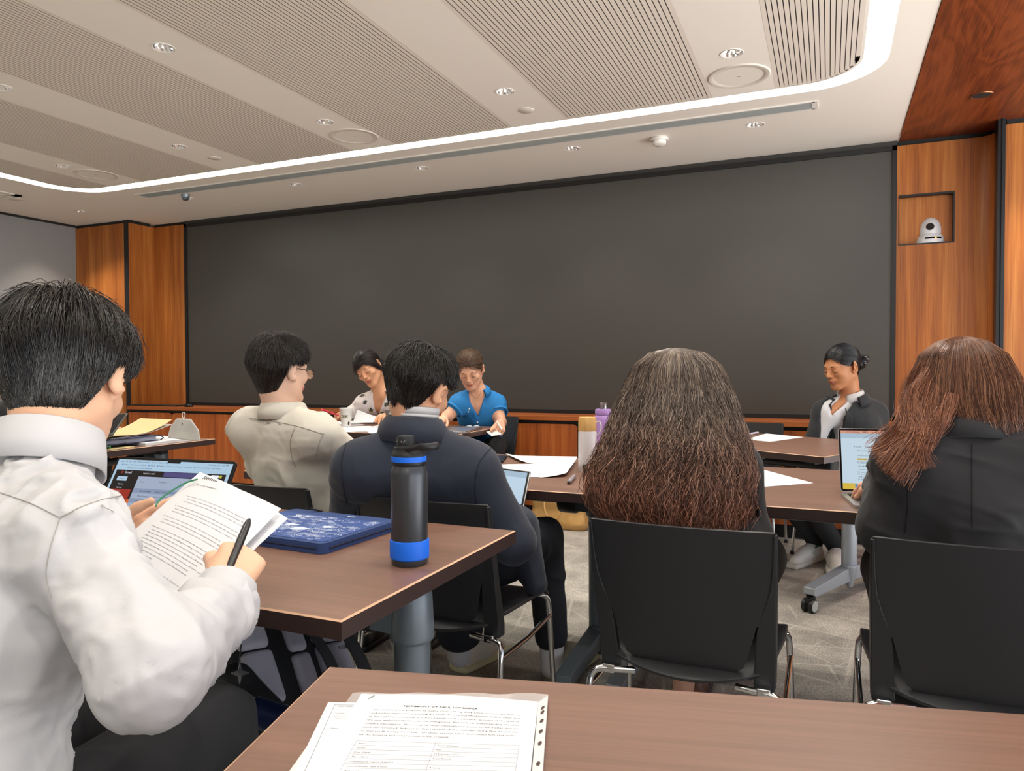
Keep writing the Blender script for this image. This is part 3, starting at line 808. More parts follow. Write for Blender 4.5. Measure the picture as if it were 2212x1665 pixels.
def join_np(parts):
    V = []; F = []; M = []; o = 0
    for v, f, m in parts: V.append(v); F.append(np.asarray(f)+o); M.append(np.full(len(f), m)); o += len(v)
    return np.concatenate(V), np.concatenate(F), np.concatenate(M)
# ---------------------------------------------------------------- anatomy
M_skin = {}
def skin(name, col, lip): 
    return [mat('skin_'+name, col, .5, spec=.35, sss=.12, var=.03), mat('lips_'+name, lip, .45, sss=.1)]
def frame(yaw, pitch=0, roll=0):
    # columns: right, forward, up.  yaw: heading, degrees clockwise from +Y; pitch: nod down; roll: towards own right shoulder
    R = Matrix.Rotation(math.radians(-yaw), 3, 'Z') @ Matrix.Rotation(math.radians(-pitch), 3, 'X') @ Matrix.Rotation(math.radians(roll), 3, 'Y')
    return np.array(R)
def head_sdf(s, c, R, sc=1.0, ears=True, fem=0.0, hide_ear=None):
    T = lambda p: c+R@(np.array(p)*sc)
    q = sc
    s.el(T((0, -.014, .042)), np.array((.0735, .092, .080))*q, R, .03)
    s.el(T((0, .026, -.012)), np.array((.060, .062, .085))*q, R, .03)
    for x in (-1, 1):
        s.rc(T((x*.050, -.004, -.042)), T((x*.02, .066, -.088)), .020*q, .015*q, .03)
        s.el(T((x*.040, .058, -.014)), np.array((.022, .024, .02))*q, R, .02)
    s.el(T((0, .071, -.088)), np.array((.019, .016, .015))*q, R, .022)
    s.rc(T((-.032, .076, .026)), T((.032, .076, .026)), .011*q, None, .02)
    for x in (-1, 1): s.el(T((x*.031, .094, .006)), np.array((.0165, .015, .012))*q, R, .014, 's')
    for x in (-1, 1): s.el(T((x*.031, .0765, .007)), np.array((.0135, .012, .0115))*q, R, .004)
    s.rc(T((0, .086, .022)), T((0, .106, -.016)), .0065*q, .0095*q, .012)
    for x in (-1, 1): s.el(T((x*.0105, .096, -.020)), np.array((.0075, .009, .007))*q, R, .007)
    s.el(T((0, .084, -.043)), np.array((.022, .014, .012))*q, R, .014)
    s.el(T((0, .0945, -.0475)), np.array((.021, .0085, .0052))*q, R, .004)
    s.el(T((0, .0925, -.0575)), np.array((.017, .0095, .0060))*q, R, .004)
    if ears:
        for x in (-1, 1):
            Re = R@np.array(Euler((math.radians(-12), 0, math.radians(-x*30))).to_matrix())
            s.el(T((x*.0815, -.014, .004)), np.array((.0088, .0205, .033))*q, Re, .008)
            s.el(T((x*.089, -.006, .003)), np.array((.006, .011, .019))*q, Re, .006, 's')
            s.el(T((x*.0755, -.001, -.021)), np.array((.006, .008, .010))*q, Re, .006)
    return T
def lip_mi(T, R, c, sc=1.0):
    def f(P):
        L = ((P-c)@R)/sc
        up = (np.abs(L[:, 0]) < .0215) & (L[:, 1] > .083) & (L[:, 2] < -.0425+.0) & (L[:, 2] > -.0635) & (L[:, 2] < -.0435-0.30*np.abs(L[:, 0])*.25) & (L[:, 2] > -.0635+.30*np.abs(L[:, 0])*.6)
        return up.astype(int)
    return f
def face_parts(parent, T, R, sc, brow_m, lash_m, open_=False, pupil=None, brow_t=.0022):
    ob = []
    for x in (-1, 1):
        b = MB(); pts = [(x*.016, .0875, .0275), (x*.026, .0885, .0315), (x*.038, .083, .0315), (x*.048, .073, .026)]
        b.tube([T(p) for p in smooth_path(pts, 4)], [brow_t*sc*k for k in np.interp(np.linspace(0, 1, 13), [0, .3, 1], [.8, 1, .35])], 6)
        b.build('eyebrow', brow_m, parent, world=True)
        b = MB(); z = .0005
        pts = [(x*.0195, .0855, z+.001), (x*.026, .0893, z-.001), (x*.033, .0888, z-.0015), (x*.041, .083, z), (x*.0455, .077, z+.002)]
        b.tube([T(p) for p in smooth_path(pts, 4)], .0011*sc, 6)
        b.build('eyelashes', lash_m, parent, world=True)
    return ob
def hand_sdf(s, w, d, n, side, curl=(25, 25, 25, 30), sp=6, thumb=(.5, .35), L=.178, k=.006, thick=1.0, curl2=1.0):
    """w wrist, d direction of the metacarpals, n direction out of the back of the hand, side +1 when the thumb lies along cross(d,n), returns finger tips"""
    d = nrm(d); n = nrm(np.array(n)-d*(np.array(n)@d)); u = nrm(np.cross(d, n))*side      # u towards the thumb
    q = L/.178*thick; tips = []
    pl = .088*L/.178
    for i, (off, fl) in enumerate(((.030, .072), (.010, .080), (-.010, .074), (-.029, .058))):
        off *= L/.178; fl *= L/.178
        kn = w+d*(pl-(.004, 0, .003, .010)[i])+u*off
        s.rc(w+u*off*.62+d*.008, kn, .0135*q, .0118*q, .012)
        a = math.radians(curl[i]); spread = math.radians(sp*(1.2, .3, -.5, -1.4)[i])
        dd = nrm(d*math.cos(spread)+u*math.sin(spread)); p = kn; ang = 0
        for j, (fr, m) in enumerate(((.46, 1.0), (.31, 1.25*curl2), (.23, .8*curl2))):
            ang += a*m; dv = dd*math.cos(ang)-n*math.sin(ang); e = p+dv*fl*fr
            r = (.0092, .0083, .0074)[j]*q*(.88 if i == 3 else 1)
            s.rc(p, e, r*1.03, r*.95, k); p = e
        tips.append(p)
    t0 = w+u*.022*q+d*.022-n*.004; t1 = t0+nrm(u*thumb[0]+d*.75-n*.35)*.042*L/.178; t2 = t1+nrm(u*thumb[1]*.5+d*.9-n*(.3+thumb[1]*.4))*.032*L/.178; t3 = t2+nrm(u*-.05+d*.95-n*(.3+thumb[1]*.3))*.024*L/.178
    s.rc(t0, t1, .0155*q, .0122*q, .014); s.rc(t1, t2, .0112*q, .0102*q, .006); s.rc(t2, t3, .0102*q, .0082*q, .004)
    tips.append(t3); return tips
def torso_sdf(s, J, grow=0.0, w=1.0, k=.05, dep=1.0, neck=True, pad=0.0, waist=1.0):
    """J: pelvis, chest (mid), top (neck base), sl, sr (shoulder joints), fwd"""
    up = nrm(J['top']-J['pelvis']); f = nrm(J['fwd']-up*(J['fwd']@up)); r = np.cross(f, up); R = np.stack([r, f, up], 1)
    mid = J.get('chest', (J['top']*.58+J['pelvis']*.42)); wst = J['pelvis']*.62+mid*.38
    s.el(J['pelvis']+up*.02, (.165*w+grow, .118*dep+grow, .12), R, k)
    s.el(wst, (.138*w*waist+grow, .100*dep+grow, .15), R, k)
    s.el(mid, (.158*w+grow, .112*dep+grow, .16), R, k)
    s.rc(J['sl']*.86+J['sr']*.14, J['sr']*.86+J['sl']*.14, .058+grow+pad, None, k)
    if neck:
        for q in ('sl', 'sr'): s.rc(J['top']+up*.012, J[q]+up*.012, .046+grow*.7, .046+grow*.7+pad, .04)
    return R
def arm_sdf(s, sh, el, wr, grow=0.0, sc=1.0, k=.02, cuff=None, k0=.05):
    s.rc(sh, el, .051*sc+grow, .043*sc+grow, k0); s.rc(el, wr, .043*sc+grow, (.029*sc+grow) if cuff is None else cuff, k)
def leg_sdf(s, hip, kn, an, grow=0.0, sc=1.0, hem=None):
    s.rc(hip, kn, .082*sc+grow, .058*sc+grow, .05); s.rc(kn, an, .056*sc+grow, (.038*sc+grow) if hem is None else hem, .03)
def shoe(parent, heel, toe, col_m, sole_m, name='shoe', h=.085, w=.043, L=None, lace=None):
    heel = np.array(heel, float); toe = np.array(toe, float); d = nrm(toe-heel); up0 = np.array((0, 0, 1.0)); r = nrm(np.cross(d, up0)); up = np.cross(r, d); R = np.stack([r, d, up], 1)
    L = np.linalg.norm(toe-heel); T = lambda x, y, z: heel+r*x+d*y*L+up*z
    s = SDF(); s.rc(T(0, .14, .045), T(0, .16, h), w*.92, w*.86, .02); s.rc(T(0, .14, .04), T(0, .5, .04), w*.95, w*.98, .02); s.rc(T(0, .45, .05), T(0, .84, .028), w*.92, w*.72, .03)
    s.rc(T(0, .3, h*.85), T(0, .62, .05), w*.6, w*.5, .03)
    s.rc(T(0, .18, h+.03), T(0, .17, h+.1), w*.78, None, .006, 's'); s.cut(T(0, .4, .016), -up)
    o = sdf_obj(name, s, col_m, parent, .0045)
    s2 = SDF(); s2.bx(T(0, .52, .012), (w*1.02, L*.5, .014), R, .012); s2.rc(T(0, .15, .012), T(0, .8, .012), w*1.06, w*1.0, .02); s2.cut(T(0, .5, .027), up); s2.cut(T(0, .5, 0), -up)
    sdf_obj('sole', s2, sole_m, o, .005)
    if lace is not None:
        b = MB()
        for i in range(4):
            y = .36+i*.085; z = h*.9-.012*i+.012
            b.tube(smooth_path([T(-.022, y, z-.006), T(0, y+.03, z+.006), T(.022, y, z-.006)], 3), .003, 6)
        b.build('laces', lace, o, world=True)
    return o, T, R, s
def ribbon_collar(parent, c, up, f, a, b_, h0, h1, m, name='collar', open_=.35, flare=.012, thick=.003, n=40, drop=.03, tilt=.0):
    """folded collar round the neck: inner stand and outer fall; open in front by the angle open_"""
    up = nrm(up); f = nrm(f-up*(f@up)); r = np.cross(f, up); vs = []; fs = []
    rows = [(0, h0), (0, h0+(h1-h0)*.5), (.001, h1-.003), (.004, h1), (.007, h1-.002), (flare*.8, h1-(h1-h0)*.4), (flare, h1-drop)]
    for i in range(n+1):
        ang = PI*.5+open_+(2*PI-2*open_)*i/n
        t = abs(i/n-.5)*2
        for e, z in rows:
            A = a+e; B = b_+e
            vs.append(c+r*A*math.cos(ang)+f*B*math.sin(ang)+up*(z-tilt*math.sin(ang)-(.012*max(0, t-.6)/.4)))
    k = len(rows)
    for i in range(n):
        for j in range(k-1): fs.append((i*k+j, (i+1)*k+j, (i+1)*k+j+1, i*k+j+1))
    o = np_mesh(name, vs, fs, m, parent, True)
    s = o.modifiers.new('Solidify', 'SOLIDIFY'); s.thickness = thick; s.offset = 0
    return o
# ---------------------------------------------------------------- hair
def hair_mat(name, a, b_, c_, rough=.32, spec=.6):
    k = NT(name); g = k.add('ShaderNodeNewGeometry')
    k.link(k.ramp(g.outputs['Random Per Island'], [(0, a), (.55, b_), (1, c_)]), k.b.inputs['Base Color'])
    k.b.inputs['Roughness'].default_value = rough; k.b.inputs['Specular IOR Level'].default_value = spec
    k.b.inputs['Anisotropic'].default_value = .5
    return k.m
def cap_sdf(c, R, sc, pad, hl, nape=True):
    s = SDF(); T = lambda p: c+R@(np.array(p)*sc)
    s.el(T((0, -.014, .044)), np.array((.0755+pad, .094+pad, .082+pad))*sc, R, .02)
    if nape: s.el(T((0, -.040, -.022)), np.array((.050+pad*.6, .048+pad*.5, .064+pad*.3))*sc, R, .03)
    def fn(P, d):
        L = ((P-c)@R)/sc; return np.maximum(d, (hl(L)-L[:, 2])*.7)
    return s, T, fn
def short_hair(parent, c, R, sc, m, hl, whorl=(0.01, -.055, .125), pad=.010, n=6000, length=.055, r=.0008, lift=.35, seed=1, fringe=0., spread=.25, vol=.012, name='hair', k=8, droop=.3, h=.004):
    s, T, fn = cap_sdf(c, R, sc, pad, hl)
    v, f = s.mesh(h, fn); v = relax(v, f, 1)
    g = np.random.default_rng(seed)
    cen = v[f].mean(1); nn = np.cross(v[f[:, 2]]-v[f[:, 0]], v[f[:, 3]]-v[f[:, 1]]); L = ((cen-c)@R)/sc
    outer = (s.ev(cen) > -.004*sc)
    idx = np.nonzero(outer)[0]; idx = g.choice(idx, n)
    p = cen[idx]+g.normal(0, .002, (n, 3)); W = T(whorl)
    ln = length*sc*g.uniform(.6, 1.15, n); step = ln/(k-1)
    S = np.empty((n, k, 3)); tgt = .0+vol*sc*g.uniform(0, 1, n)**1.5
    jit = g.normal(0, spread, (n, 3)); down = R@np.array((0, 0, -1.0))
    clump = np.stack([vnoise(p*48+3), vnoise(p*48+33), vnoise(p*48+77)], 1)*spread*2.2; tgt = tgt*(.55+.9*np.clip(vnoise(p*40+9)+.5, 0, 1.5))
    alive = np.ones(n, bool); mg = .004+.016*g.uniform(0, 1, n)**2
    for i in range(k):
        S[:, i] = p; p_old = p
        gr = s.grad(p); d = p-W; d = d-gr*(d*gr).sum(1)[:, None]; d /= np.linalg.norm(d, axis=1)[:, None]+1e-6
        dr = down[None]-gr*(gr@down)[:, None]
        dir_ = d+droop*dr+jit*.5+clump; dir_ -= gr*(dir_*gr).sum(1)[:, None]; dir_ /= np.linalg.norm(dir_, axis=1)[:, None]+1e-6
        p = p+dir_*step[:, None]
        lz = np.clip((((p-c)@R)[:, 2]/sc+.03)/.07, .12, 1); lev = (tgt*min(1, (i+1)/3)+lift*step*(max(0, i-(k-4)))*g.uniform(.0, 1, n))*lz
        e = s.ev(p); p = p-gr*(e-lev)[:, None]*np.where(e < lev, 1.0, .6)[:, None]
        Lq = ((p-c)@R)/sc; alive &= Lq[:, 2] > hl(Lq)-mg
        p = np.where(alive[:, None], p, p_old+(p-p_old)*.02)
    vs_, fs_ = strands_mesh(S, r*sc*g.uniform(.7, 1.3, n))
    V, F, MI = join_np([(v, f, 1), (vs_, fs_, 0)])
    ms = m if isinstance(m, (list, tuple)) else [m, m]
    return np_mesh(name, V, F, ms, parent, True, MI), s
# ================================================================ PEOPLE
UP = np.array((0, 0, 1.0))
M_hairblk = hair_mat('hair_black', '0b0a0b', '17140f', '3a332c', .26, .7); M_scalp = mat('hair_under', '0d0c0c', .55)
M_trous = mat('trousers_black', '15171b', .8, bump=(500, .1)); M_seam = mat('seam_line', 'a5a19b', .8)
M_shirt = mat('shirt_white', 'c3c3c5', .75, bump=(900, .05)); M_cream = mat('shirt_cream', 'd8d4c8', .75, bump=(900, .05))
M_navy = mat('jacket_navy', '1d2536', .8, bump=(700, .12), sheen=.15); M_blazer = mat('blazer_black', '222225', .8, bump=(700, .12), sheen=.1)
def boy_hl(front=.05, ear=.008, nape=-.082, front_y=.05):
    def f(L):
        y = L[:, 1]; ax = np.abs(L[:, 0])
        z = np.where(y > front_y, front, np.where(y > .022, ear+(front-ear)*np.clip((y-.022)/(front_y-.022), 0, 1), np.where(y > -.034, ear, np.where(y > -.058, ear+(nape-ear)*np.clip((-.034-y)/.024, 0, 1), nape))))
        return z+.006*np.sin(L[:, 0]*160)*(y < -.02)
    return f
def person(label, base): return thing('person', label, 'person', base)

# ---- boy in the foreground, white shirt, reading held papers
def p_foreground():
    t = person('boy in a white shirt with black hair holding papers and a pen in the foreground', (-.93, .52, 0))
    sk = skin('a', 'e2b394', 'c27a68')
    H = AT(142, 828, 1.12); R = frame(-33, 24, -2)
    top = np.array((-1.025, .675, .955)); sr = np.array((-.858, .604, .912)); sl = np.array((-1.16, .70, .90)); pel = np.array((-.95, .47, .555))
    er = AT(328, 1455, .79); wr = AT(482, 1290, 1.0); hd = nrm(AT(528, 1195, 1.075)-wr)
    el = np.array((-1.25, .80, .81)); wl = AT(203, 1190, 1.245); hl = nrm(AT(330, 1140, 1.30)-wl)
    J = dict(pelvis=pel, top=top, sl=sl, sr=sr, fwd=np.array((.15, 1, 0)))
    b = SDF(); T = head_sdf(b, H, R)
    b.rc(H+R@np.array((0, -.03, -.05)), top+np.array((0, -.0, .0)), .052, .058, .03)
    torso_sdf(b, J, -.03, .84); arm_sdf(b, sr, er, wr, -.008); arm_sdf(b, sl, el, wl, -.006)
    # right hand closed round a pen
    cam = nrm(CAM-wr)
    n_r = nrm(np.cross(hd, np.array((.35, -.5, .2)))); 
    n_r = nrm(np.array((.62, -.35, .62)))
    hand_sdf(b, wr+hd*.012, hd, n_r, -1, (66, 70, 74, 78), 2, (.3, .8), .150, .005, 1.1, 1.0)
    hand_sdf(b, wl, hl, nrm(cf-cu*.25), 1, (6, 4, 4, 4), 3, (.25, .25), .168)
    kr = np.array((-.90, .855, .56)); kl = np.array((-1.12, .89, .555))
    for hp, kn, an in ((pel+[.09, 0, -.02], kr, np.array((-.90, .88, .1))), (pel+[-.09, 0, -.02], kl, np.array((-1.07, 1.05, .1)))): leg_sdf(b, hp, kn, an)
    sdf_obj('body', b, sk, t, .0036, mi=lip_mi(T, R, H))
    s = SDF(); torso_sdf(s, J, .010, .92); s.rc(pel+[0, 0, .03], pel+[0, 0, -.05], .145, .160, .05)
    arm_sdf(s, sr, er, wr-hd*.015, .004, 1.0, .03, .041, .03); arm_sdf(s, sl, el, wl, .012, 1.0, .03, .04)
    s.rc(er+[0, 0, -.004], er*.6+wr*.4+[0, 0, -.008], .044, .044, .03)
    s.rc(wr+hd*.06, wr+hd*.2, .062, None, .003, 's'); s.rc(wl+hl*.06, wl+hl*.2, .06, None, .003, 's')
    s.rc(top+nrm(H-top)*.055, H, .063, .063, .01, 's')
    s.cut(pel+[0, 0, -.12], -UP)
    fo = [dict(amp=.015, sc=8, seed=3.1, ridge=.75, dirs=(.2, .1, .9)), dict(amp=.009, sc=17, seed=8.2, ridge=.85), dict(amp=.010, sc=10, seed=7.7, crease=True, dirs=(.5, .3, .8)), dict(amp=.006, sc=16, seed=1.7, crease=True, dirs=(-.6, .2, .75)), dict(amp=.003, sc=36, seed=2.2, ridge=.8)]
    so = sdf_obj('shirt', s, M_shirt, t, .005, fold=fo)
    sr_ = np.array(sr)
    # seams: yoke and armhole lines
    seam(so, [[AT(x, y, .90) for x, y in ((-20, 1058), (60, 1085), (130, 1118))], [AT(x, y, .88) for x, y in ((130, 1118), (190, 1090), (240, 1075), (285, 1066))], [AT(x, y, .87) for x, y in ((130, 1118), (110, 1180), (100, 1240), (112, 1290))]], M_seam, .0006)
    ribbon_collar(t, top+nrm(H-top)*.035, nrm(H-top)+[0, 0, .4], R[:, 1], .064, .068, -.02, .062, M_shirt, open_=.5, flare=.016, drop=.062)
    c = SDF(); c.rc(wr-hd*.055, wr+hd*.008, .046, .042, .002); c.rc(wr+hd*.05, wr+hd*.2, .046, None, .002, 's'); c.rc(wr-hd*.11, wr-hd*.24, .056, None, .002, 's'); sdf_obj('cuff', c, M_shirt, so, .004, fold=dict(amp=.002, sc=14))
    tr = SDF(); tr.el(pel+[0, .02, -.03], (.18, .15, .10), None, .05)
    leg_sdf(tr, pel+[.09, .02, -.01], kr, np.array((-.90, .88, .12)), .012); leg_sdf(tr, pel+[-.09, .02, -.01], kl, np.array((-1.07, 1.05, .12)), .012)
    sdf_obj('trousers', tr, M_trous, t, .007, fold=dict(amp=.008, sc=9, seed=4))
    for kk, (x, y) in enumerate(((-.905, .80), (-1.07, .98))): shoe(t, (x, y, 0), (x+.02, y+.26, 0), mat('shoe_black', '17171a', .4), M_blk, 'shoe')
    short_hair(t, H, R, 1.0, [M_hairblk, M_scalp], boy_hl(.045, .022, -.098), (0.0, -.045, .128), .014, 15000, .085, .0005, .5, 11, vol=.012, spread=.22, droop=.55, k=9)
    face_parts(t, T, R, 1, M_hairblk, M_hairblk)
    b = MB(); P = [AT(506, 1200, 1.05), AT(530, 1142, 1.10)]; d = nrm(P[1]-P[0]); A = P[0]-d*.05
    b.tube([A, A+d*.02, A+d*.075, A+d*.115, A+d*.122, A+d*.128, A+d*.13], [.0055, .006, .006, .0058, .0045, .003, .002], 14)
    p = thing('pen', 'black ballpoint pen held in the right hand of the boy reading papers', 'pen', A)
    b.build('barrel', mat('pen_black', '1a1a1c', .35), p, world=True)
    b = MB(); n_ = nrm(np.cross(d, R[:, 0])); b.tube([A+d*.11+n_*.007, A+d*.075+n_*.0085, A+d*.072+n_*.007], .0013, 6); b.build('clip', mat('pen_clip', '303034', .3, .6), p, world=True)
p_foreground()
def az(d): return np.array((math.sin(math.radians(d)), math.cos(math.radians(d)), 0))
def seated_body(t, H, R, J, arms, legs, sk, sc=1.0, nb=.052, h=.0042, neck=(0, -.03, -.05), wl=1.0):
    b = SDF(); T = head_sdf(b, H, R, sc)
    b.rc(H+R@(np.array(neck)*sc), J['top'], nb*sc, .056, .03)
    torso_sdf(b, J, -.006, wl)
    for sh, el, wr, hd in arms:
        arm_sdf(b, sh, el, wr, -.004)
        if hd: hand_sdf(b, wr, *hd[:3], **hd[3])
    for hp, kn, an in legs: leg_sdf(b, hp, kn, an, -.005)
    return b, T
def open_neck(s, J, H, a=.026, b_=.010, dn=.16, out=.10, w=.055):
    """V opening at the front of a garment"""
    f = nrm(J['fwd']); up = nrm(J['top']-J['pelvis']); f = nrm(f-up*(f@up))
    p0 = J['top']+f*out+up*.015; p1 = J['top']+f*(out+.03)-up*dn
    s.rc(p0, p1, w, b_, .004, 's')
def vee(J, H, depth, w0, y0=-.02, up=None):
    """front opening of a garment: wedge of half width w0 at the neck base closing depth below it"""
    u = nrm(J['top']-J['pelvis']) if up is None else up; f = J['fwd']-u*(J['fwd']@u); f = nrm(f); r = np.cross(f, u); top = J['top']
    def fn(P, d):
        L = P-top; x = L@r; y = L@f; z = L@u
        g = np.where(y > y0, w0*np.clip((z+depth)/depth, -1, 1.3)-np.abs(x), -1)
        return np.maximum(d, np.clip(g, -1, .02)*.8)
    return fn
def neck_hole(s, J, H, r=.062):
    up = nrm(J['top']-J['pelvis']); s.rc(J['top']+up*.045, J['top']*.3+H*.7, r, r, .008, 's')
def patch(parent, name, s, C, m, off=.003, nu=10, nv=10, thick=.003):
    """cloth panel laid on surface s; C: 4 corners (u0v0, u1v0, u1v1, u0v1)"""
    C = [np.array(c, float) for c in C]; P = []
    for j in range(nv+1):
        for i in range(nu+1):
            u, v = i/nu, j/nv; P.append((C[0]*(1-u)+C[1]*u)*(1-v)+(C[3]*(1-u)+C[2]*u)*v)
    P = on_surface(s, P, off); k = nu+1
    F = [(j*k+i, j*k+i+1, (j+1)*k+i+1, (j+1)*k+i) for j in range(nv) for i in range(nu)]
    o = np_mesh(name, P, F, m, parent, True); sd = o.modifiers.new('Solidify', 'SOLIDIFY'); sd.thickness = thick; sd.offset = 0
    return o
def long_hair(parent, rows, r, f, mats, n=9000, k=22, amp=.008, freq=6, frizz=.003, rad=.0007, amax=112, seed=5, qmin=.86, s1=(.82, 1.04), clump=9, ampstart=.15, name='hair', extra=None, base=.88, part=0.0):
    rows = [(np.array(c, float), hw, db, df) for c, hw, db, df in rows]; L = np.array([0]+list(np.cumsum([np.linalg.norm(rows[i+1][0]-rows[i][0])+abs(rows[i+1][1]-rows[i][1])*.7 for i in range(len(rows)-1)]))); L /= L[-1]
    def at(s, a, q):
        C = np.stack([np.interp(s, L, [x[0][i] for x in rows]) for i in range(3)], -1)
        hw, db, df = [np.interp(s, L, [x[j] for x in rows]) for j in (1, 2, 3)]
        ca = np.cos(a); dep = np.where(ca > 0, db, df)
        return C+(np.sin(a)*hw*q)[..., None]*r-(ca*dep*q)[..., None]*f
    g = np.random.default_rng(seed)
    na, ns = 60, 40; A, Sg = np.meshgrid(np.linspace(-math.radians(amax), math.radians(amax), na+1), np.linspace(0, .97, ns+1), indexing='ij')
    bv = at(Sg.ravel(), A.ravel(), np.full(A.size, base))
    m = ns+1; bf = [(i*m+j, (i+1)*m+j, (i+1)*m+j+1, i*m+j+1) for i in range(na) for j in range(ns)]
    a0 = g.uniform(-math.radians(amax), math.radians(amax), n); q = g.uniform(qmin, 1.0, n); e0 = g.uniform(*s1, n); s0 = g.uniform(0, .06, n)
    u = np.linspace(0, 1, k)[None, :]; S = s0[:, None]+(e0-s0)[:, None]*u
    ph = vnoise(np.stack([a0*clump, q*2, a0*0+seed], 1))*6+g.normal(0, .35, n); ph2 = vnoise(np.stack([a0*clump+50, q*2, a0*0+seed], 1))*6+g.normal(0, .35, n)
    fr = freq*(1+.25*vnoise(np.stack([a0*clump*1.7, q*0, a0*0+9], 1))); am = amp*np.clip((S-ampstart)/.5, 0, 1.2)*g.uniform(.5, 1.3, n)[:, None]
    drift = vnoise(np.stack([a0*clump*.8, q*3, a0*0+3+seed], 1))*.10
    aa = a0[:, None]+drift[:, None]*S
    P = at(S, aa, np.broadcast_to(q[:, None], S.shape)*np.ones_like(S))
    tang = r[None, None]*np.cos(aa)[..., None]+f[None, None]*np.sin(aa)[..., None]; radl = r[None, None]*np.sin(aa)[..., None]-f[None, None]*np.cos(aa)[..., None]
    w1 = np.sin(2*PI*(fr[:, None]*S)+ph[:, None]*2)*am; w2 = np.cos(2*PI*(fr[:, None]*S*.93)+ph2[:, None]*2)*am*.8
    P = P+tang*w1[..., None]+radl*w2[..., None]+np.cumsum(g.normal(0, frizz, P.shape), 1)*np.clip(S, .05, 1)[..., None]
    V, F = strands_mesh(P, rad*g.uniform(.7, 1.35, n))
    parts = [(bv, np.array(bf), 1), (V, F, 0)]
    if extra is not None: parts += [(v_, f_, m_) for v_, f_, m_ in extra]
    V, F, MI = join_np(parts); o = np_mesh(name, V, F, mats, parent, True, MI)
    return o
def lock(pts, n, wid, rad, k=18, seed=3, wave=.003, freq=4, flat=(1, .4), ends=(.8, 1.05), splay=1.6):
    g = np.random.default_rng(seed); C = np.array(smooth_path(pts, 8)); m = len(C); T = np.gradient(C, axis=0); T /= np.linalg.norm(T, axis=1)[:, None]
    u = np.cross(T, [0.3, -.9, .2]); u /= np.linalg.norm(u, axis=1)[:, None]; w = np.cross(T, u)
    e = g.uniform(*ends, n); st = g.uniform(0, .25, n)[:, None]; S = st+np.linspace(0, 1, k)[None]*(e[:, None]-st); idx = np.clip(S*(m-1), 0, m-1.001); i0 = idx.astype(int); fr = (idx-i0)[..., None]
    P = C[i0]*(1-fr)+C[i0+1]*fr; U = u[i0]; W = w[i0]
    a = g.normal(0, 1, n); b_ = g.normal(0, 1, n); wd = np.interp(S, np.linspace(0, 1, 4), [wid*.8, wid, wid*1.1, wid*splay]); ph = g.uniform(0, 6, n)[:, None]
    P = P+U*(a[:, None]*wd*flat[0]+wave*np.sin(freq*6.28*S+ph))[..., None]+W*(b_[:, None]*wd*flat[1]+wave*np.cos(freq*6.28*S+ph))[..., None]
    return strands_mesh(P, rad*g.uniform(.7, 1.3, n))

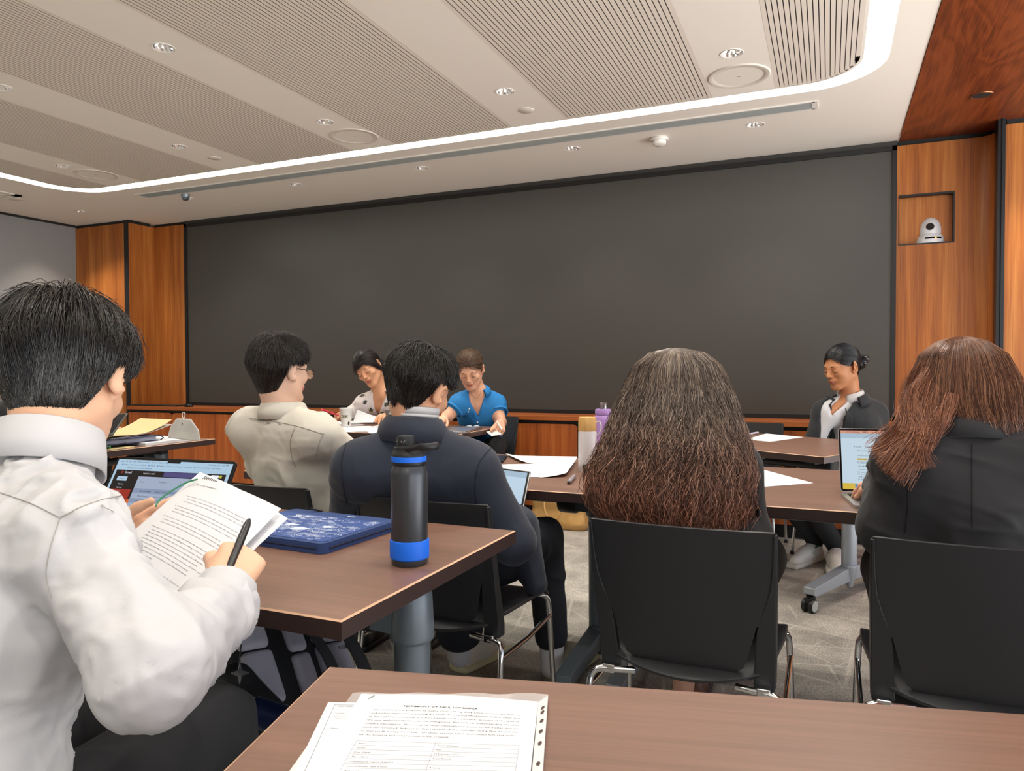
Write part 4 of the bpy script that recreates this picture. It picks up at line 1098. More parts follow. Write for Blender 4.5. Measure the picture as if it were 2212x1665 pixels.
# ---- boy with glasses, white shirt
def p_glasses():
    t = person('boy in a cream white shirt wearing black-framed glasses, turned towards the screen', (-1.62, 2.02, 0))
    sk = skin('b', 'e6bfa6', 'c98478'); sc = .93
    H = AT(606, 806, 2.42); R = frame(8, 2, 0); f = az(4)
    top = np.array((-1.655, 1.915, .952)); r = np.array((f[1], -f[0], 0))
    J = dict(pelvis=np.array((-1.62, 2.07, .56)), top=top, sl=top-r*.150+[0, 0, -.03], sr=top+r*.150+[0, 0, -.04], fwd=f)
    er = np.array((-1.45, 2.08, .78)); wr = np.array((-1.52, 2.20, .81)); el = np.array((-1.85, 2.04, .79)); wl = np.array((-1.77, 2.17, .81))
    kn = [np.array((-1.5, 2.44, .52)), np.array((-1.73, 2.44, .52))]; an = [np.array((-1.5, 2.45, .1)), np.array((-1.73, 2.45, .1))]
    b, T = seated_body(t, H, R, J, [(J['sr'], er, wr, (nrm((wr-er)*[1, 1, 0]), UP, 1, dict(curl=(20, 22, 24, 26)))), (J['sl'], el, wl, (nrm((wl-el)*[1, 1, 0]), UP, -1, dict(curl=(20, 22, 24, 26))))], [(J['pelvis']+r*.09, kn[0], an[0]), (J['pelvis']-r*.09, kn[1], an[1])], sk, sc)
    sdf_obj('body', b, sk, t, .0042, mi=lip_mi(T, R, H, sc))
    s = SDF(); torso_sdf(s, J, .016, 1.04, pad=-.006, waist=1.28); arm_sdf(s, J['sr'], er, wr, .014, 1.0, .03, .042, .05); arm_sdf(s, J['sl'], el, wl, .014, 1.0, .03, .042)
    s.rc(wr+nrm(wr-er)*.06, wr+nrm(wr-er)*.2, .058, None, .003, 's'); s.rc(wl+nrm(wl-el)*.06, wl+nrm(wl-el)*.2, .058, None, .003, 's'); neck_hole(s, J, H)
    so = sdf_obj('shirt', s, M_cream, t, .006, fold=[dict(amp=.010, sc=8, seed=13.1, ridge=.7), dict(amp=.008, sc=9, seed=4.4, crease=True, dirs=(.4, .2, .9)), dict(amp=.004, sc=19, seed=5.2)])
    seam(so, [[AT(x, y, 2.26) for x, y in ((528, 902), (580, 908), (640, 920), (700, 938))], [AT(x, y, 2.28) for x, y in ((638, 922), (628, 950), (630, 985), (640, 1010))], [AT(x, y, 2.28) for x, y in ((700, 935), (690, 955), (682, 985))]], M_seam, .0011)
    ribbon_collar(t, top+UP*.012, nrm(H-top+[0, 0, .25]), f, .062, .064, .0, .058, M_cream, open_=.45, flare=.020, drop=.052)
    tr = SDF(); tr.el(J['pelvis']+[0, .02, -.02], (.17, .14, .10), None, .05)
    for i, x in enumerate((1, -1)): leg_sdf(tr, J['pelvis']+r*.09*x, kn[i], an[i], .015)
    sdf_obj('trousers', tr, M_trous, t, .009)
    for i in (0, 1): shoe(t, (an[i][0], 2.40, 0), (an[i][0], 2.67, 0), mat('shoe_black', '17171a', .4), M_blk)
    short_hair(t, H, R, sc, [hair_mat('hair_darkbrown', '100d0c', '1d1815', '453a33', .26, .7), M_scalp], boy_hl(.055, .036, -.085, .06), (0.01, -.04, .128), .012, 15000, .06, .0005, .8, 21, vol=.012, droop=.35)
    face_parts(t, T, R, sc, M_hairblk, M_hairblk)
    g = thing('glasses', 'black-framed glasses worn by the boy in the cream white shirt', 'glasses', H)
    M_fr = mat('glasses_frame', '141416', .25)
    b2 = MB()
    for x in (-1, 1):
        pts = [(x*(.033+.024*math.cos(a)), .108-.004*abs(math.cos(a)), -.002+.017*math.sin(a)) for a in [2*PI*i/20 for i in range(20)]]
        b2.tube([T(p) for p in pts], .0011, 6, closed=True); b2.tube([T((x*.010, .109, .013)), T((x*.034, .108, .0165)), T((x*.058, .102, .013))], .0021, 6)
    b2.tube([T((-.011, .109, .008)), T((0, .112, .010)), T((.011, .109, .008))], .0018, 6); b2.build('frame', M_fr, g, world=True)
    for x in (-1, 1):
        b2 = MB(); b2.tube([T(p) for p in smooth_path([(x*.058, .103, .012), (x*.072, .085, .013), (x*.079, .03, .014), (x*.081, -.008, .018), (x*.080, -.022, .006)], 4)], .0018, 6); b2.build('temple', M_fr, g, world=True)
        b2 = MB(); pts = [(x*.033+.0235*math.cos(a), .1065, -.002+.0165*math.sin(a)) for a in [2*PI*i/20 for i in range(20)]]
        b2.add([T(p) for p in pts]+[T((x*.033, .1075, -.002))], [(i, (i+1) % 20, 20) for i in range(20)]); b2.build('lens', mat('lens_clear', 'ffffff', .05, trans=1.0), g, world=True)
p_glasses()

# ---- boy in the navy jacket
def p_navy():
    t = person('boy in a dark navy suit jacket seen from behind with short black hair', (-1.05, 2.05, 0))
    sk = skin('c', 'e0a985', 'c27a68'); sc = 1.03
    H = AT(905, 846, 2.15); R = frame(3, 16, 9)
    top = AT(892, 952, 2.13); sl = AT(772, 1015, 2.10); sr = AT(1028, 1018, 2.14); f = az(-14); r = np.array((f[1], -f[0], 0))
    J = dict(pelvis=np.array((-1.03, 2.06, .56)), top=top, sl=sl, sr=sr, fwd=f)
    er = AT(1108, 1170, 2.13); wr = np.array((-.985, 2.0, .768)); el = AT(752, 1150, 2.27); wl = np.array((-1.23, 2.03, .77))
    kr = AT(1172, 1165, 2.5); ar = AT(1192, 1415, 2.60); kl = AT(985, 1180, 2.55); al = AT(992, 1392, 2.66)
    legs = [(J['pelvis']+r*.09, kr, ar), (J['pelvis']-r*.09, kl, al)]
    b, T = seated_body(t, H, R, J, [(sr, er, wr, (np.array((.05, 1, 0)), UP, 1, dict(curl=(38, 40, 42, 44)))), (sl, el, wl, (np.array((.2, 1, 0)), UP, -1, dict(curl=(38, 40, 42, 44))))], legs, sk, sc)
    sdf_obj('body', b, sk, t, .004, mi=lip_mi(T, R, H, sc))
    s = SDF(); torso_sdf(s, J, .018, 1.0, pad=-.002); arm_sdf(s, sr, er, wr, .014, 1.05, .03, .045); arm_sdf(s, sl, el, wl, .018, 1.05, .03, .045)
    s.rc(J['pelvis']+r*.12+[0, .02, .05], AT(1158, 1262, 2.24), .09, .036, .05)
    for w_, e_ in ((wr, er), (wl, el)): s.rc(w_+nrm(w_-e_)*.07, w_+nrm(w_-e_)*.2, .06, None, .003, 's')
    neck_hole(s, J, H, .064)
    so = sdf_obj('jacket', s, M_navy, t, .006, fold=[dict(amp=.007, sc=6, seed=2.2, ridge=.5), dict(amp=.006, sc=8, seed=6.1, crease=True, dirs=(.8, .1, -.5)), dict(amp=.003, sc=16, seed=1)])
    seam(so, [[AT(x, y, 2.05) for x, y in ((1062, 965), (1035, 1000), (1026, 1050), (1030, 1095))], [AT(x, y, 2.05) for x, y in ((748, 958), (738, 1000), (742, 1050), (750, 1090))]], mat('navy_seam', '0f141f', .8), .0013)
    up = nrm(H-top+[0, 0, .12])
    ribbon_collar(t, top+UP*.006, up, f, .075, .074, -.005, .060, M_navy, 'jacket_collar', open_=.55, flare=.030, drop=.068, thick=.005)
    ribbon_collar(t, top+UP*.02, up, f, .066, .066, .0, .078, M_shirt, 'shirt_collar', open_=.4, flare=.006, drop=.02)
    tr = SDF(); tr.el(J['pelvis']+[0, .02, -.02], (.17, .14, .10), None, .05)
    leg_sdf(tr, J['pelvis']+r*.09, kr, ar+[0, 0, .07], .012, 1.0, .056); leg_sdf(tr, J['pelvis']-r*.09, kl, al+[0, 0, .06], .02, 1.05, .085)
    sdf_obj('trousers', tr, mat('trousers_navy', '141823', .85, bump=(600, .1)), t, .007, fold=dict(amp=.009, sc=8, seed=6))
    so2 = SDF(); so2.rc(ar+[0, 0, -.04], ar+[0, 0, .10], .042, .046, .01); so2.cut(ar+[0, 0, .09], UP); sdf_obj('sock', so2, mat('sock_grey', 'c9c7c8', .9, bump=(300, .4)), t, .005)
    so2 = SDF(); so2.rc(al+[0, 0, -.04], al+[0, 0, .07], .042, .046, .01); so2.cut(al+[0, 0, .06], UP); sdf_obj('sock', so2, MATS['sock_grey'], t, .005)
    M_sh = mat('sneaker_cream', 'dad6c4', .55); M_so = mat('sneaker_sole', 'd8d3a8', .55); M_lab = mat('label_black', '111113', .5); M_labt = mat('label_text', 'e8e8e6', .6)
    for nm, heel, toe in (('r', ON(1190, 1468, 2, 0), None), ('l', ON(985, 1452, 2, 0), None)):
        heel = np.array(heel); dirn = nrm(np.array((.24, .95, 0))) if nm == 'r' else nrm(np.array((.28, .96, 0)))
        o, T2, R2, _s = shoe(t, heel, heel+dirn*.28, M_sh, M_so, 'sneaker', .10, .044, lace=M_sh)
        # heel badge
        hb = MB(); c = heel-dirn*.012+UP*.058; rr = R2[:, 0]
        pts = [c+rr*.030*math.cos(a)-dirn*(.004*math.sin(a)**2*0-.006*math.cos(a)**2)*1+UP*.0095*math.sin(a) for a in [2*PI*i/24 for i in range(24)]]
        pts = [p+dirn*.0 for p in pts]; hb.add([p-dirn*.004 for p in pts]+[c-dirn*.008], [(i, (i+1) % 24, 24) for i in range(24)], 0)
        put_text(hb, 'DESCENTE', .0105, c-rr*.024-UP*.0038-dirn*.0105, rr, UP, 1, .0, 'LEFT', .0002, .048)
        hb.build('heel_badge', [M_lab, M_labt], o, world=True, recalc=False)
    short_hair(t, H, R, sc, [M_hairblk, M_scalp], boy_hl(.05, .042, -.044, .055), (0.0, -.03, .128), .012, 16000, .062, .00055, .8, 31, vol=.012, droop=.4)
    face_parts(t, T, R, sc, M_hairblk, M_hairblk)
p_navy()

# ---- curly-haired girl
def p_curly():
    t = person('girl in a black blazer with very long frizzy brown curly hair, seen from behind', (-.32, 1.98, 0))
    sk = skin('d', 'd8a58a', 'b06a5c')
    H = AT(1462, 868, 2.06); f = az(0); R = frame(0, 22, 0); top = AT(1466, 985, 2.0); r = np.array((f[1], -f[0], 0))
    sl = AT(1345, 1020, 2.02); sr = AT(1588, 1014, 1.97)
    J = dict(pelvis=np.array((-.31, 2.0, .56)), top=top, sl=sl, sr=sr, fwd=f)
    er = AT(1618, 1150, 2.0); wr = np.array((-.21, 2.05, .71)); el = AT(1335, 1160, 2.08); wl = np.array((-.43, 2.05, .71))
    kr = np.array((-.20, 2.42, .53)); kl = np.array((-.40, 2.42, .53)); ar = AT(1492, 1455, 2.45); al = np.array((-.42, 2.33, .1))
    legs = [(J['pelvis']+r*.09, kr, ar), (J['pelvis']-r*.09, kl, al)]
    b, T = seated_body(t, H, R, J, [(sr, er, wr, (nrm(wr-er), UP, 1, dict(curl=(30, 32, 34, 36)))), (sl, el, wl, (nrm(wl-el), UP, -1, dict(curl=(30, 32, 34, 36))))], legs, sk, 1.0)
    sdf_obj('body', b, sk, t, .005, mi=lip_mi(T, R, H))
    s = SDF(); torso_sdf(s, J, .018, 1.0, waist=1.05); arm_sdf(s, sr, er, wr, .012, 1.0, .03, .042); arm_sdf(s, sl, el, wl, .012, 1.0, .03, .042)
    for w_, e_ in ((wr, er), (wl, el)): s.rc(w_+nrm(w_-e_)*.06, w_+nrm(w_-e_)*.2, .058, None, .003, 's')
    neck_hole(s, J, H)
    sdf_obj('blazer', s, M_blazer, t, .006, fold=[dict(amp=.006, sc=8, seed=2.7)])
    sk2 = SDF(); sk2.el(J['pelvis']+[0, .02, -.02], (.17, .14, .10), None, .05); sk2.rc(J['pelvis']+r*.08, kr, .10, .085, .06); sk2.rc(J['pelvis']-r*.08, kl, .10, .085, .06)
    sdf_obj('skirt', sk2, mat('skirt_black', '141416', .85), t, .008)
    M_bs = mat('shoe_brown', '5b3524', .5)
    for x, y in ((ar[0], ar[1]-.04), (-.42, 2.29)): shoe(t, (x, y, 0), (x+.01, y+.245, 0), M_bs, mat('sole_dark', '2a1c16', .6), 'shoe', .07, .038)
    q = AT(1462, 742, 2.06)
    W = lambda px, t_=1.97: px*t_/1577
    rows = [(AT(1462, 752, 2.07), .02, .025, .02), (AT(1462, 762, 2.06), W(62), .072, .05), (AT(1462, 790, 2.06), W(98), .098, .06), (AT(1461, 840, 2.05), W(118), .115, .06), (AT(1458, 900, 2.02), W(138), .125, .05), (AT(1456, 960, 1.98), W(152), .128, .03), (AT(1446, 1020, 1.96), W(166), .13, .0), (AT(1438, 1070, 1.95), W(164), .125, -.02), (AT(1447, 1108, 1.95), W(146), .115, -.03), (AT(1452, 1132, 1.95), W(128), .11, -.03)]
    hm = hair_mat('hair_curly', '382e28', '67574c', 'ae9a88', .4, .6)
    k = bpy.data.materials['hair_curly']  # ends are lighter, reddish brown: follow the height along the hair
    nt = k.node_tree; bsdf = nt.nodes['Principled BSDF']; old = bsdf.inputs['Base Color'].links[0].from_socket
    tc = nt.nodes.new('ShaderNodeTexCoord'); sp = nt.nodes.new('ShaderNodeSeparateXYZ'); nt.links.new(tc.outputs['Object'], sp.inputs[0])
    mr = nt.nodes.new('ShaderNodeMapRange'); mr.inputs[1].default_value = 1.02; mr.inputs[2].default_value = .76; nt.links.new(sp.outputs[2], mr.inputs[0])
    mx = nt.nodes.new('ShaderNodeMix'); mx.data_type = 'RGBA'; mx.blend_type = 'MULTIPLY'; nt.links.new(mr.outputs[0], mx.inputs['Factor']); nt.links.new(old, mx.inputs[6]); mx.inputs[7].default_value = (1.75, 1.02, .82, 1)
    nt.links.new(mx.outputs[2], bsdf.inputs['Base Color'])
    long_hair(t, rows, r, f, [hm, mat('hair_curly_under', '241914', .6)], 11000, 26, .0085, 7, .0032, .00062, 118, 5, .84, (.78, 1.06), 10, .12, base=.86)
p_curly()

# ---- girl with reddish straight hair
def p_red():
    t = person('girl in a black blazer with straight reddish-brown hair swept over one shoulder, seen from behind', (.30, 2.0, 0))
    sk = skin('e', 'e3b296', 'c07a6a')
    H = AT(2076, 858, 1.80); f = az(6); R = frame(4, 22, 4); top = AT(2085, 955, 1.74); r = np.array((f[1], -f[0], 0))
    sl = AT(1968, 1005, 1.76); sr = AT(2235, 1015, 1.68)
    J = dict(pelvis=np.array((.31, 2.04, .56)), top=top, sl=sl, sr=sr, fwd=f)
    el = AT(1932, 1140, 1.78); wl = AT(1915, 1036, 2.08); er = AT(2290, 1120, 1.75); wr = AT(2170, 1040, 2.02)
    kr = np.array((.42, 2.45, .53)); kl = np.array((.18, 2.43, .53)); al = AT(1985, 1490, 2.05); ar = np.array((.42, 2.5, .1))
    legs = [(J['pelvis']+r*.09, kr, ar), (J['pelvis']-r*.09, kl, al)]
    hdl = nrm(AT(1868, 1056, 2.20)-wl)
    b, T = seated_body(t, H, R, J, [(sr, er, wr, (nrm(wr-er), UP, 1, dict(curl=(30, 32, 34, 36)))), (sl, el, wl, (hdl, UP, -1, dict(curl=(18, 26, 34, 36))))], legs, sk, 1.0)
    sdf_obj('body', b, sk, t, .0045, mi=lip_mi(T, R, H))
    s = SDF(); torso_sdf(s, J, .022, 1.05, pad=.004, waist=1.1); arm_sdf(s, sr, er, wr, .020, 1.05, .03, .05); arm_sdf(s, sl, el, wl, .022, 1.05, .03, .05)
    s.rc(sl, el, .060, .056, .03); s.rc(el, el*.5+wl*.5+[0, 0, -.02], .058, .052, .04)
    s.rc(wr+nrm(wr-er)*.07, wr+nrm(wr-er)*.2, .058, None, .003, 's'); s.rc(wl+hdl*.06, wl+hdl*.2, .06, None, .003, 's')
    neck_hole(s, J, H)
    so = sdf_obj('blazer', s, M_blazer, t, .006, fold=[dict(amp=.016, sc=7, seed=9.7, ridge=.8, dirs=(1, .1, -.25)), dict(amp=.009, sc=9, seed=8.1, crease=True, dirs=(1, .1, -.3)), dict(amp=.006, sc=15, seed=3, ridge=.8, dirs=(1, .1, -.2))])
    seam(so, [[AT(x, y, 1.66) for x, y in ((1940, 960), (1958, 1010), (1962, 1080), (1955, 1150))], [AT(2100, y, 1.62) for y in (960, 1040, 1140)]], mat('blazer_seam', '0c0c0e', .8), .0012)
    ribbon_collar(t, top+UP*.002, nrm(H-top+[0, 0, .2]), f, .078, .074, -.01, .058, M_blazer, 'collar', open_=.6, flare=.026, drop=.06, thick=.005)
    tr = SDF(); tr.el(J['pelvis']+[0, .02, -.02], (.17, .14, .10), None, .05)
    leg_sdf(tr, J['pelvis']+r*.09, kr, ar, .018, 1.05, .07); leg_sdf(tr, J['pelvis']-r*.09, kl, al, .02, 1.05, .085); sdf_obj('trousers', tr, M_trous, t, .008, fold=dict(amp=.007, sc=9, seed=2))
    for a_ in (ar, al): shoe(t, (a_[0], a_[1]-.04, 0), (a_[0]+.01, a_[1]+.22, 0), mat('shoe_black', '17171a', .4), M_blk, 'shoe', .08, .04)
    W = lambda px, t_=1.72: px*t_/1577
    hm = hair_mat('hair_auburn', '402519', '6e4531', 'ae7d5c', .3, .6)
    rows = [(AT(2078, 728, 1.80), .02, .025, .03), (AT(2078, 738, 1.80), W(52), .070, .06), (AT(2079, 765, 1.80), W(86), .098, .08), (AT(2082, 815, 1.79), W(106), .112, .09), (AT(2086, 862, 1.77), W(112), .108, .08), (AT(2098, 900, 1.75), W(104), .098, .06), (AT(2112, 925, 1.74), W(92), .088, .05), (AT(2122, 945, 1.735), W(80), .08, .04)]
    ex = []
    S0 = AT(1990, 850, 1.76); 
    for i, (pts, n, wd) in enumerate((
        ([AT(2020, 800, 1.76), AT(1978, 862, 1.74), AT(1975, 915, 1.70), AT(1945, 965, 1.66), AT(1905, 1005, 1.64)], 500, .011),
        ([AT(2010, 820, 1.75), AT(1985, 880, 1.72), AT(1990, 930, 1.67), AT(1965, 975, 1.64), AT(1925, 1030, 1.63)], 500, .010),
        ([AT(2030, 830, 1.73), AT(2010, 895, 1.70), AT(2005, 935, 1.66), AT(1985, 975, 1.64), AT(1990, 1015, 1.635)], 420, .008),
        ([AT(2000, 780, 1.78), AT(1968, 840, 1.78), AT(1960, 900, 1.74), AT(1930, 945, 1.68), AT(1890, 985, 1.66)], 380, .009),
        ([AT(2060, 850, 1.69), AT(2035, 905, 1.67), AT(2010, 935, 1.66), AT(1985, 955, 1.65), AT(1950, 985, 1.64)], 350, .008))):
        v, f_ = lock(pts, int(n*1.5), wd, .0004, 20, 40+i, .004, 2.0, (1, .4), (.62, 1.06), 2.0); ex.append((v, f_, 2))
    he = hair_mat('hair_auburn_tips', '553022', '8f563a', 'c08560', .32, .55)
    long_hair(t, rows, r, f, [hm, mat('hair_auburn_under', '3a2218', .6), he], 14000, 20, .003, 2.2, .0009, .0004, 122, 8, .90, (.88, 1.05), 6, .2, base=.90, extra=ex)
p_red()
# ---- woman in the floral blouse
def floral():
    k = NT('blouse_floral'); v = k.coord()
    vo = k.add('ShaderNodeTexVoronoi'); vo.inputs['Scale'].default_value = 17; vo.inputs['Randomness'].default_value = 1.0; k.link(v, vo.inputs['Vector'])
    n = k.noise(v, 90, 2); n2 = k.noise(v, 9, 2)
    a = k.add('ShaderNodeMath', operation='MULTIPLY_ADD'); a.inputs[1].default_value = .55; k.link(n, a.inputs[0]); k.link(vo.outputs['Distance'], a.inputs[2])
    leaf = k.ramp(a.outputs[0], [(.57, 'ffffff'), (.63, '000000')])
    msk = k.ramp(n2, [(.40, '000000'), (.45, 'ffffff')])
    mm = k.add('ShaderNodeMath', operation='MULTIPLY'); k.link(leaf, mm.inputs[0]); k.link(msk, mm.inputs[1])
    colr = k.ramp(k.noise(v, 14, 1), [(.45, '3d3b3c'), (.6, '7c7a3c')])
    mx = k.add('ShaderNodeMix', data_type='RGBA'); k.link(mm.outputs[0], mx.inputs['Factor']); mx.inputs[6].default_value = (*srgb('dcd5d3'), 1); k.link(colr, mx.inputs[7])
    k.link(mx.outputs[2], k.b.inputs['Base Color']); k.b.inputs['Roughness'].default_value = .8; return k.m
def p_floral():
    t = person('woman in a white floral blouse with dark tied-back hair bending over papers', (-3.0, 4.62, 0))
    sk = skin('f', 'd9a17c', 'b05a4c'); sc = 1.08
    H = AT(797, 797, 5.25); R = frame(168, 24, 26); top = AT(824, 852, 5.32); f = az(160); r = np.array((f[1], -f[0], 0))
    sr = AT(785, 872, 5.32); sl = AT(868, 876, 5.36)
    J = dict(pelvis=np.array((-3.2, 4.86, .56)), top=top, sl=sl, sr=sr, fwd=f)
    er = AT(762, 892, 5.34); wr = AT(742, 892, 5.2); el = AT(874, 900, 5.30); wl = AT(842, 896, 5.0)
    kr = J['pelvis']+f*.42-r*(-.1)+[0, 0, .03]; kl = J['pelvis']+f*.42-r*.1+[0, 0, .03]
    legs = [(J['pelvis']+r*.09, kr, kr*[1, 1, 0]+[0, 0, .1]), (J['pelvis']-r*.09, kl, kl*[1, 1, 0]+[0, 0, .1])]
    hr = nrm(AT(724, 896, 5.06)-wr); hl = nrm(AT(824, 898, 4.88)-wl)
    b, T = seated_body(t, H, R, J, [(sr, er, wr, (hr, nrm(UP*.8+r*.5), -1, dict(curl=(48, 54, 58, 60), thumb=(.2, .5)))), (sl, el, wl, (hl, UP, 1, dict(curl=(18, 24, 28, 32))))], legs, sk, sc)
    sdf_obj('body', b, sk, t, .0034, mi=lip_mi(T, R, H, sc))
    s = SDF(); torso_sdf(s, J, .010, .94); arm_sdf(s, sr, er, wr-hr*.02, .010, .95, .03, .036); arm_sdf(s, sl, el, wl-hl*.02, .010, .95, .03, .036)
    for w_, h_ in ((wr, hr), (wl, hl)): s.rc(w_+h_*.04, w_+h_*.2, .055, None, .003, 's')
    neck_hole(s, J, H, .058)
    sdf_obj('blouse', s, floral(), t, .0055, fn=vee(J, H, .13, .036), rel=4, fold=dict(amp=.005, sc=9, seed=3.3))
    ribbon_collar(t, top+UP*.004, nrm(H-top+[0, 0, .25]), f, .060, .062, .0, .042, mat('blouse_collar', 'd8d1d0', .8), 'collar', open_=.7, flare=.026, drop=.045)
    tr = SDF(); tr.el(J['pelvis'], (.16, .14, .10), None, .05)
    for hp, kn, an in legs: leg_sdf(tr, hp, kn, an, .014)
    sdf_obj('trousers', tr, M_trous, t, .010)
    hm = hair_mat('hair_black_tied', '14100f', '262020', '5c5250', .3, .6)
    def hl_(L):
        y = L[:, 1]; ax = np.abs(L[:, 0]); fz = .066-1.1*np.clip(ax-.03, 0, 1)-.25*np.clip(.03-ax, 0, 1)*0
        return np.where(y > .012, fz+.0*y, np.where(y > -.035, .03, -.07))
    short_hair(t, H, R, sc, [hm, M_scalp], hl_, (.02, .085, .09), .005, 4000, .10, .0007, .1, 41, vol=.006, spread=.10, droop=.15, name='hair', k=9)
    ex = []
    v, f_ = lock([T((-.045, .075, .075)), T((.0, .088, .07)), T((.05, .07, .055)), T((.078, .02, .02)), T((.082, -.02, -.01))], 220, .008, .0006, 14, 61, .001, 1, (1, .3), splay=.8); ex.append((v, f_, 0))
    v, f_ = lock([T((-.03, .08, .08)), T((-.065, .055, .045)), T((-.079, .02, .0)), T((-.082, -.005, -.05))], 200, .008, .0006, 14, 62, .001, 1, (1, .3), splay=.8); ex.append((v, f_, 0))
    v, f_ = lock([T((0, -.10, .02)), T((-.01, -.125, -.03)), T((-.03, -.115, -.10)), T((-.04, -.10, -.17))], 500, .018, .0007, 16, 63, .004, 2, (1, .8)); ex.append((v, f_, 0))
    V, F, MI = join_np(ex); np_mesh('ponytail', V, F, hm, t, True, MI)
    face_parts(t, T, R, sc, M_hairblk, M_hairblk)
    A = AT(694, 884, 5.05); B = AT(734, 898, 5.04)
    p = thing('pen', 'red pen held in the right hand of the woman in the floral blouse', 'pen', A); d = nrm(B-A); b = MB(); b.tube([A, A+d*.004, A+d*.11, A+d*.135], [.004, .005, .005, .002], 12); b.build('barrel', mat('pen_red', 'd0234a', .35), p, world=True)
    b = MB(); b.tube([A+d*.005+UP*.006, A+d*.035+UP*.0065], .0015, 6); b.build('clip', MATS['pen_red'], p, world=True)
p_floral()

# ---- woman in the blue blouse
def p_blue():
    t = person('woman in a short-sleeved bright blue blouse looking down beside the table end', (-2.1, 4.62, 0))
    sk = skin('g', 'e3ae90', 'b5665a'); sc = 1.08
    H = AT(1016, 800, 5.0); R = frame(162, 30, 4); top = AT(1033, 850, 5.10); f = az(160); r = np.array((f[1], -f[0], 0))
    sr = AT(993, 872, 5.05); sl = AT(1072, 873, 5.18)
    J = dict(pelvis=np.array((-2.34, 4.83, .56)), top=top, sl=sl, sr=sr, fwd=f)
    er = AT(966, 900, 5.0); wr = AT(958, 925, 4.80); el = AT(1081, 912, 5.08); wl = AT(1082, 914, 4.86)
    wr[2] = .805
    kr = J['pelvis']+f*.40+r*.1+[0, 0, .03]; kl = J['pelvis']+f*.40-r*.12+[0, 0, .03]
    legs = [(J['pelvis']+r*.09, kr, kr*[1, 1, 0]+[0, 0, .1]), (J['pelvis']-r*.09, kl, kl*[1, 1, 0]+[0, 0, .1])]
    hr = nrm(np.array((.1, -.6, -.06))); hl = nrm(AT(1080, 930, 4.74)-wl)
    b, T = seated_body(t, H, R, J, [(sr, er, wr, (hr, UP, -1, dict(curl=(18, 24, 28, 32)))), (sl, el, wl, (hl, nrm(UP*.7-r*.6), 1, dict(curl=(45, 50, 55, 58), thumb=(.2, .5))))], legs, sk, sc)
    sdf_obj('body', b, sk, t, .0034, mi=lip_mi(T, R, H, sc))
    s = SDF(); torso_sdf(s, J, .012, .95)
    for sh, e in ((sr, er), (sl, el)): s.rc(sh, sh*.8+e*.2, .062, .062, .05)
    neck_hole(s, J, H, .058)
    M_bl = mat('blouse_blue', '2381c6', .75, bump=(700, .1))
    so = sdf_obj('blouse', s, M_bl, t, .0055, fn=vee(J, H, .13, .045), rel=4, fold=[dict(amp=.006, sc=10, seed=1.3, dirs=(0, 0, 1)), dict(amp=.003, sc=18, seed=7)])
    for sh, e in ((sr, er), (sl, el)):
        s3 = SDF(); m_ = sh*.42+e*.58; d = nrm(e-sh); s3.rc(sh+d*.01, m_, .058, .074, .02); s3.cut(m_-d*.01, d); s3.rc(m_-d*.04, m_+d*.1, .060, .066, .004, 's')
        sdf_obj('sleeve', s3, M_bl, so, .005, fold=dict(amp=.004, sc=16, seed=2))
    ribbon_collar(t, top+UP*.004, nrm(H-top+[0, 0, .25]), f, .062, .064, .0, .042, M_bl, 'collar', open_=.75, flare=.028, drop=.048)
    P = [np.array(q) for q in on_mesh(so, [J['top']+f*.15-UP*(.135+.06*i)+r*.004 for i in range(4)], .001, 1)]; b2 = MB()
    for p in P[0:4]: b2.lathe([(0, -.002), (.0058, -.002), (.0062, 0), (.0045, .002), (0, .002)], p, n=12, R=np.stack([r, UP, f], 1))
    b2.build('buttons', mat('button_white', 'e8eef2', .3), so, world=True)
    seam(so, [[J['top']+f*.15-UP*z+r*.014 for z in (.13, .2, .3, .36)]], mat('blouse_blue_dark', '105a94', .8), .0012, name='placket_seam')
    # loose shirt tail at her side
    s2 = SDF(); q = AT(1060, 966, 5.04); s2.rc(AT(1050, 954, 5.12), q, .06, .05, .03); s2.rc(q, AT(1072, 990, 4.98), .05, .03, .03); sdf_obj('blouse_tail', s2, M_bl, so, .006, fold=dict(amp=.007, sc=14, seed=4, dirs=(0, 0, 1)))
    tr = SDF(); tr.el(J['pelvis'], (.16, .14, .10), None, .05)
    for hp, kn, an in legs: leg_sdf(tr, hp, kn, an, .014)
    sdf_obj('trousers', tr, M_trous, t, .010)
    hm = hair_mat('hair_brown_tied', '3d2b20', '5e4636', '94785f', .35, .5)
    def hl_(L):
        y = L[:, 1]; ax = np.abs(L[:, 0]); fz = .070-1.1*np.clip(ax-.03, 0, 1)-.25*np.clip(.03-ax, 0, 1)*0
        return np.where(y > .012, fz+.0*y, np.where(y > -.035, .03, -.06))
    short_hair(t, H, R, sc, [hm, mat('hair_brown_under', '3b2a20', .6)], hl_, (.0, .09, .085), .005, 4500, .11, .0007, .1, 51, vol=.007, spread=.10, droop=.1, k=9)
    face_parts(t, T, R, sc, mat('brow_brown', '4a3428', .7), M_hairblk)
    b2 = MB(); P = on_surface(b, [top+az(160)*.09+r*x+UP*z for x, z in ((-.045, .02), (-.03, -.01), (0, -.035), (.03, -.01), (.045, .02))], .002); b2.tube(smooth_path(P, 4), .0008, 5); b2.build('necklace', mat('gold', 'c9a24a', .25, 1.0), t, world=True)
    A = AT(1074, 911, 4.78); d = nrm(AT(1086, 930, 4.66)-A)
    p = thing('pen', 'white pen in the hand of the woman in the blue blouse', 'pen', A); b2 = MB(); b2.tube([A, A+d*.1, A+d*.12], [.0045, .0045, .002], 10); b2.build('barrel', mat('pen_white', 'e8e8ea', .35), p, world=True)
    b2 = MB(); b2.tube([A-d*.004, A+d*.0], .003, 8); b2.build('tip', MATS['pen_black'], p, world=True)
p_blue()

